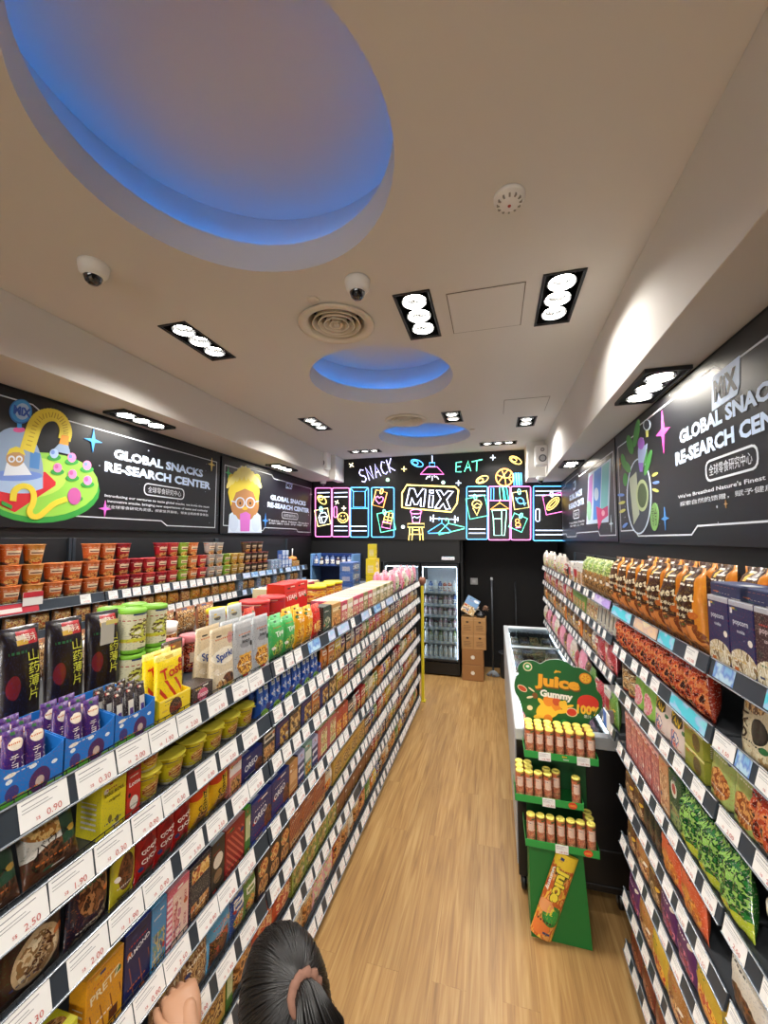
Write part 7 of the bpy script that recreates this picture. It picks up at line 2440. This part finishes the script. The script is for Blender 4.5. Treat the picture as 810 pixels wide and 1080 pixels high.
def skin_body(name, joints, links, root, sub=2):
    me = bpy.data.meshes.new(name)
    keys = list(joints)
    ix = {k: i for i, k in enumerate(keys)}
    me.from_pydata([joints[k][0] for k in keys], [(ix[a], ix[b]) for a, b in links], [])
    o = bpy.data.objects.new(name, me)
    COL.objects.link(o)
    m = o.modifiers.new('skin', 'SKIN')
    m.use_smooth_shade = True
    sv = me.skin_vertices[0].data
    for k in keys:
        r = joints[k][1]
        sv[ix[k]].radius = r if isinstance(r, tuple) else (r, r)
        sv[ix[k]].use_root = (k == root)
    s = o.modifiers.new('sub', 'SUBSURF')
    s.levels = s.render_levels = sub
    dg = bpy.context.evaluated_depsgraph_get()
    m2 = bpy.data.meshes.new_from_object(o.evaluated_get(dg))
    vs = [v.co.copy() for v in m2.vertices]
    fs = [tuple(p.vertices) for p in m2.polygons]
    bpy.data.objects.remove(o)
    bpy.data.meshes.remove(me)
    bpy.data.meshes.remove(m2)
    return vs, fs


# person frame: crouching, facing the gondola and away; head bowed towards the lower shelves
fa = Vector((cos(rad(140)), sin(rad(140)), 0))
sd = Vector((fa.y, -fa.x, 0))
up = Vector((0, 0, 1))
BOW = rad(30)
hf = fa * cos(BOW) - up * sin(BOW)          # where the face looks
hu = up * cos(BOW) + fa * sin(BOW)          # top of the head
PX0, PY0 = -.20, .57
PR = empty('person', 'person with black ponytail and brown hair tie crouching at the gondola', 'person', (PX0, PY0, 0))
ox, oy = PX0, PY0
H0 = Vector((-.393 - ox, .738 - oy, .876))
hip = Vector((0, 0, .30))
neck = H0 - hu * .115 - hf * .025
sho = neck - up * .075 - fa * .045
chest = hip * .42 + sho * .58 - fa * .035
J = {'hip': (hip, (.115, .10)), 'waist': (hip * .6 + chest * .4 - fa * .01, (.110, .09)), 'chest': (chest, (.125, .095)), 'sho': (sho, (.085, .06)), 'neck': (neck, (.045, .045)), 'head0': (H0 - hu * .06, (.052, .05))}
lk = [('hip', 'waist'), ('waist', 'chest'), ('chest', 'sho'), ('sho', 'neck'), ('neck', 'head0')]
hand_t = onx(190, 1050, -.735)
HT = Vector((hand_t.x - ox, hand_t.y - oy, hand_t.z))
FD = {'l': Vector((-.72, .42, .42)).normalized(), 'r': (fa * .8 - up * .6).normalized()}
for s, n in ((1, 'r'), (-1, 'l')):
    sh = sho + sd * (.150 * s) - up * .02
    if n == 'l':
        wr = HT - FD['l'] * .075
        el = (sh + wr) / 2 + Vector((.05, -.02, -.09))
    else:
        wr = hip + fa * .36 + sd * .10 + up * .16
        el = sh + fa * .02 + sd * .03 - up * .22
    J['sh' + n] = (sh, .055)
    J['el' + n] = (el, .040)
    J['wr' + n] = (wr, .025)
    J['pa' + n] = (wr + FD[n] * .062, (.036, .019))
    lk += [('sho', 'sh' + n), ('sh' + n, 'el' + n), ('el' + n, 'wr' + n), ('wr' + n, 'pa' + n)]
    kn = hip + fa * .38 + sd * (.12 * s) + up * .12
    an = hip + fa * .08 + sd * (.10 * s)
    an.z = .085
    to = an + fa * .17
    to.z = .035
    J['th' + n] = (hip + sd * (.085 * s) + fa * .03, .088)
    J['kn' + n] = (kn, .058)
    J['ca' + n] = ((kn * .6 + an * .4) - fa * .02, .055)
    J['an' + n] = (an, .036)
    J['to' + n] = (to, (.038, .028))
    lk += [('hip', 'th' + n), ('th' + n, 'kn' + n), ('kn' + n, 'ca' + n), ('ca' + n, 'an' + n), ('an' + n, 'to' + n)]
bv, bf = skin_body('body', J, lk, 'hip')
mb = MB()
mb.add(bv, bf, 0, None, True)
# head with a face, joined into the body
nU, nV = 28, 22
vs = []
for j in range(nV + 1):
    la = -pi / 2 + pi * j / nV
    for i in range(nU):
        lo = 2 * pi * i / nU
        f, s_, z = cos(la) * cos(lo), cos(la) * sin(lo), sin(la)
        rf, rs, rz = .089, .070, .108
        if z < -.2:
            rs *= 1 - .42 * (-z - .2)
            rf *= 1 - .12 * (-z - .2)
        P = Vector((f * rf, s_ * rs, z * rz))
        if f > .6:   # nose, brow, eye sockets, mouth
            P.x += .020 * math.exp(-((s_ / .16) ** 2) - ((z + .18) / .16) ** 2)
            P.x += .006 * math.exp(-((z - .12) / .08) ** 2)
            P.x -= .010 * (math.exp(-(((s_ - .38) / .15) ** 2) - ((z + .01) / .08) ** 2) + math.exp(-(((s_ + .38) / .15) ** 2) - ((z + .01) / .08) ** 2))
            P.x += .006 * math.exp(-((s_ / .3) ** 2) - ((z + .52) / .06) ** 2)
        if f < -.2:
            P.x *= 1.04
        vs.append(H0 + hf * P.x + sd * P.y + hu * P.z)
fs = [(j * nU + i, j * nU + (i + 1) % nU, (j + 1) * nU + (i + 1) % nU, (j + 1) * nU + i) for j in range(nV) for i in range(nU)]
mb.add(vs, fs, 0, None, True)
for s in (1, -1):       # ears
    c = H0 + sd * (.060 * s) - hf * .010 - hu * .014
    P = [c + hf * (.020 * cos(q) - .006) + hu * (.032 * sin(q)) + sd * (s * (.003 + .003 * (cos(q) < 0))) for q in [2 * pi * k / 14 for k in range(14)]]
    mb.tube(P, .0065, 0, 7, True)
    mb.add([c + sd * .004 * s] + P, [(0, k + 1, (k + 1) % 14 + 1) for k in range(14)], 0, None, True)
    mb.tube([c - hu * .030 + sd * (.004 * s), c - hu * .036 + sd * (.004 * s)], .006, 0, 7)
    e = H0 + hf * .077 + sd * (.028 * s) - hu * .002    # eyes
    mb.lathe([(0, -.010), (.007, -.007), (.010, 0), (.007, .007), (0, .010)], 12, 1, Matrix.Translation(e))
    mb.lathe([(0, -.005), (.004, -.003), (.005, 0), (.004, .003), (0, .005)], 10, 2, Matrix.Translation(e + hf * .0065))
P = [H0 + hf * (.093 - 6 * (k - 3) ** 2 * .0003) + sd * ((k - 3) * .008) - hu * .057 for k in range(7)]
mb.tube(P, [.002, .004, .005, .0055, .005, .004, .002], 3, 7)


def hand(n, curl, lat, thumb):
    """palm with four unequal curled fingers and a thumb leaving its side"""
    wr, pa, fd = J['wr' + n][0], J['pa' + n][0], FD[n]
    lat = (lat - fd * lat.dot(fd)).normalized()
    curl = (curl - fd * curl.dot(fd)).normalized()
    # flattened palm
    out = []
    for k in range(7):
        q = k / 6
        out.append((wr + fd * (.085 * q), (.024 + .016 * sin(pi * min(1, q * 1.1) * .62), .017 + .004 * sin(pi * q))))
    vs = []
    for c, (a, b) in out:
        for i in range(14):
            q = 2 * pi * i / 14
            vs.append(c + lat * (a * cos(q)) + curl * (b * sin(q)))
    fs = [(j * 14 + i, j * 14 + (i + 1) % 14, (j + 1) * 14 + (i + 1) % 14, (j + 1) * 14 + i) for j in range(6) for i in range(14)]
    fs += [tuple(range(14))[::-1], tuple(6 * 14 + i for i in range(14))]
    mb.add(vs, fs, 0, None, True)
    for k, (off, L) in enumerate(((-.028, .062), (-.0095, .072), (.0095, .068), (.027, .052))):
        b = wr + fd * (.083 - abs(off) * .18) + lat * off
        d1 = (fd * .55 + curl * .75).normalized()
        d2 = (curl * .9 - fd * .45).normalized()
        d3 = (-fd * .9 + curl * .2).normalized()
        a1 = b + d1 * L * .45
        a2 = a1 + d2 * L * .34
        mb.tube([b - fd * .02, b, b + d1 * L * .22, a1, a1 + d2 * L * .17, a2, a2 + d3 * L * .20, a2 + d3 * L * .27], [.0095, .0100, .0090, .0092, .0082, .0080, .0066, .003], 0, 9)
    b = wr + fd * .030 + lat * thumb * .026
    t1 = (fd * .75 + lat * thumb * .55 + curl * .25).normalized()
    t2 = (fd * .95 + lat * thumb * .05 + curl * .30).normalized()
    mb.tube([b - lat * thumb * .014 - fd * .012, b, b + t1 * .030, b + t1 * .034 + t2 * .014, b + t1 * .034 + t2 * .030, b + t1 * .034 + t2 * .036], [.015, .014, .0105, .0100, .0078, .003], 0, 9)


hand('l', Vector((-.3, .2, -1)), FD['l'].cross(up), -1)
hand('r', (-up), sd, -1)
mb.obj('body', [SKIN, M('#eceae6', .3), M('#1c1410', .2), M('#a85c54', .5)], PR)
# clothes: shells that follow the body
Jt = {k: (v[0], (tuple(a * 1.13 + .006 for a in v[1]) if isinstance(v[1], tuple) else v[1] * 1.13 + .006)) for k, v in J.items()}
tj = {k: Jt[k] for k in ('hip', 'waist', 'chest', 'sho', 'shr', 'shl')}
for n in 'rl':
    tj['el' + n] = (J['el' + n][0], .050)
    tj['wr' + n] = (J['el' + n][0] * .3 + J['wr' + n][0] * .7, .040)
v, f = skin_body('shirt', tj, [('hip', 'waist'), ('waist', 'chest'), ('chest', 'sho'), ('sho', 'shr'), ('sho', 'shl'), ('shr', 'elr'), ('shl', 'ell'), ('elr', 'wrr'), ('ell', 'wrl')], 'hip')
MB().add(v, f, 0, None, True).obj('shirt', SHIRT, PR)
pj = {'hip': (hip - up * .01, (.132, .112))}
pl = []
for n in 'rl':
    for k in ('th', 'kn', 'ca', 'an'):
        pj[k + n] = (J[k + n][0], J[k + n][1] * 1.14 + .008)
    pl += [('hip', 'th' + n), ('th' + n, 'kn' + n), ('kn' + n, 'ca' + n), ('ca' + n, 'an' + n)]
v, f = skin_body('trousers', pj, pl, 'hip')
MB().add(v, f, 0, None, True).obj('trousers', PANTS, PR)
for n in 'rl':
    an, to = J['an' + n][0], J['to' + n][0]
    m2 = MB()
    d = fa
    for zz0, zz1, gr, mi in ((.0, .02, .010, 1), (.02, .075, .004, 0)):
        out = []
        for k in range(20):
            q = 2 * pi * k / 20
            out.append(((.125 + gr) * cos(q) * (1 if cos(q) > 0 else .85), (.045 + gr * .6) * sin(q)))
        c = an + fa * .07
        m2.prism(out, Vector((c.x, c.y, zz0)), fa, sd, up, zz1 - zz0, mi)
    m2.obj('shoe', [M('#e3e1dc', .6), M('#8a8a88', .6)], PR)
# hair: close cap, combed strands to the tie, and a ponytail
tie = H0 - hf * .092 + hu * .036 + sd * .006
m2 = MB()
vs, nU, nV = [], 36, 20
for j in range(nV + 1):
    for i in range(nU):
        lo = 2 * pi * i / nU
        th = pi * (.62 + .12 * max(0, -cos(lo)) + .10 * abs(sin(lo))) * j / nV
        f_, s_, z_ = sin(th) * cos(lo), sin(th) * sin(lo), cos(th)
        if f_ > .55 and z_ < .40:      # hairline over the forehead
            z_, f_ = .40 + (z_ - .40) * .05, f_ * .95
        vs.append(H0 + hf * (f_ * .0955 - .003) + sd * (s_ * .0785) + hu * (z_ * .1145 + .003))
fs = [(j * nU + i, (j + 1) * nU + i, (j + 1) * nU + (i + 1) % nU, j * nU + (i + 1) % nU) for j in range(nV) for i in range(nU)]
m2.add(vs, fs, 0, None, True)
r2 = random.Random(5)
bdir = Vector((-.092, .006, .036)).normalized()
for q in range(900):        # strands combed back over the cap to the tie
    lo = r2.uniform(-pi, pi)
    th = pi * r2.uniform(.20, .62 + .12 * max(0, -cos(lo)) + .10 * abs(sin(lo)))
    a = Vector((sin(th) * cos(lo), sin(th) * sin(lo), cos(th)))
    if a.x > .55 and a.z < .40:
        a = Vector((a.x, a.y, .42)).normalized()
    if (a - bdir).length < .25:
        continue
    P = []
    lift = r2.uniform(0, .016)
    for k in range(8):
        u_ = k / 7.6
        d = a * (1 - u_) + bdir * u_
        if d.length < .08:
            d = Vector((0, 0, 1))
        d.normalize()
        sc = 1.004 + lift * (.4 + sin(pi * u_))
        P.append(H0 + hf * (d.x * .0965 * sc - .003) + sd * (d.y * .0795 * sc) + hu * (d.z * .1155 * sc + .003))
    P.append(tie - hf * .004)
    m2.tube(P, [.0011] + [.0016] * 7 + [.0012], 0, 4)
for q in range(420):        # ponytail falling over the back of the collar
    a, rr = r2.uniform(0, 6.28), sqrt(r2.random())
    o1 = (sd * cos(a) + hu * sin(a)) * .019 * rr
    sp = (sd * (cos(a) * 1.3 + .25) - hf * sin(a)) * rr
    e = r2.uniform(.19, .26)
    P = [tie + o1 * .7 + hf * .01, tie - hf * .022 + o1, tie - hf * .044 + hu * .002 + o1 * 1.25 - up * .012, tie - hf * .058 - up * .060 + sp * .034, tie - hf * .055 - up * .13 + sp * .038, tie - hf * .030 - up * e + sp * .026]
    m2.tube(P, [.0018, .0022, .0024, .0024, .0020, .0007], 0, 4)
for q in range(22):         # loose hairs round the ponytail
    s0 = tie - hf * .04 - up * r2.uniform(.02, .09) + sd * r2.choice((-.03, .032))
    dx = r2.uniform(.006, .028)
    m2.tube([s0, s0 + sd * dx - up * .012, s0 + sd * dx * 1.3 - up * r2.uniform(.03, .06)], .00035, 0, 4)
m2.obj('hair', HAIR, PR)
m2 = MB()
P = []
for k in range(36):
    q = 2 * pi * k / 36
    w_ = 1 + .07 * sin(11 * q)
    P.append(tie - hf * .016 + (sd * cos(q) + hu * sin(q)) * .0235 * w_)
m2.tube(P, [.0085 + .0012 * sin(k * 2.1) for k in range(36)], 0, 9, True)
m2.obj('hair_tie', M('#7a5646', .85), PR)

# ------------------------------------------------------------------ light and output
finish_labels()
w = bpy.data.worlds.new('world')
SC.world = w
w.use_nodes = True
w.node_tree.nodes['Background'].inputs[0].default_value = (.9, .95, 1, 1)
w.node_tree.nodes['Background'].inputs[1].default_value = 0.05
SC.view_settings.view_transform = 'Standard'
SC.view_settings.look = 'None'
SC.view_settings.gamma = 1
SC.view_settings.use_curve_mapping = False
SC.view_settings.exposure = 0.3
cy = SC.cycles
cy.use_denoising = True
cy.max_bounces = 7
cy.diffuse_bounces = 4
cy.glossy_bounces = 3
cy.transmission_bounces = 5
cy.transparent_max_bounces = 6
cy.caustics_reflective = False
cy.caustics_refractive = False
cy.sample_clamp_indirect = 6
cy.use_adaptive_sampling = True
cy.adaptive_threshold = 0.02
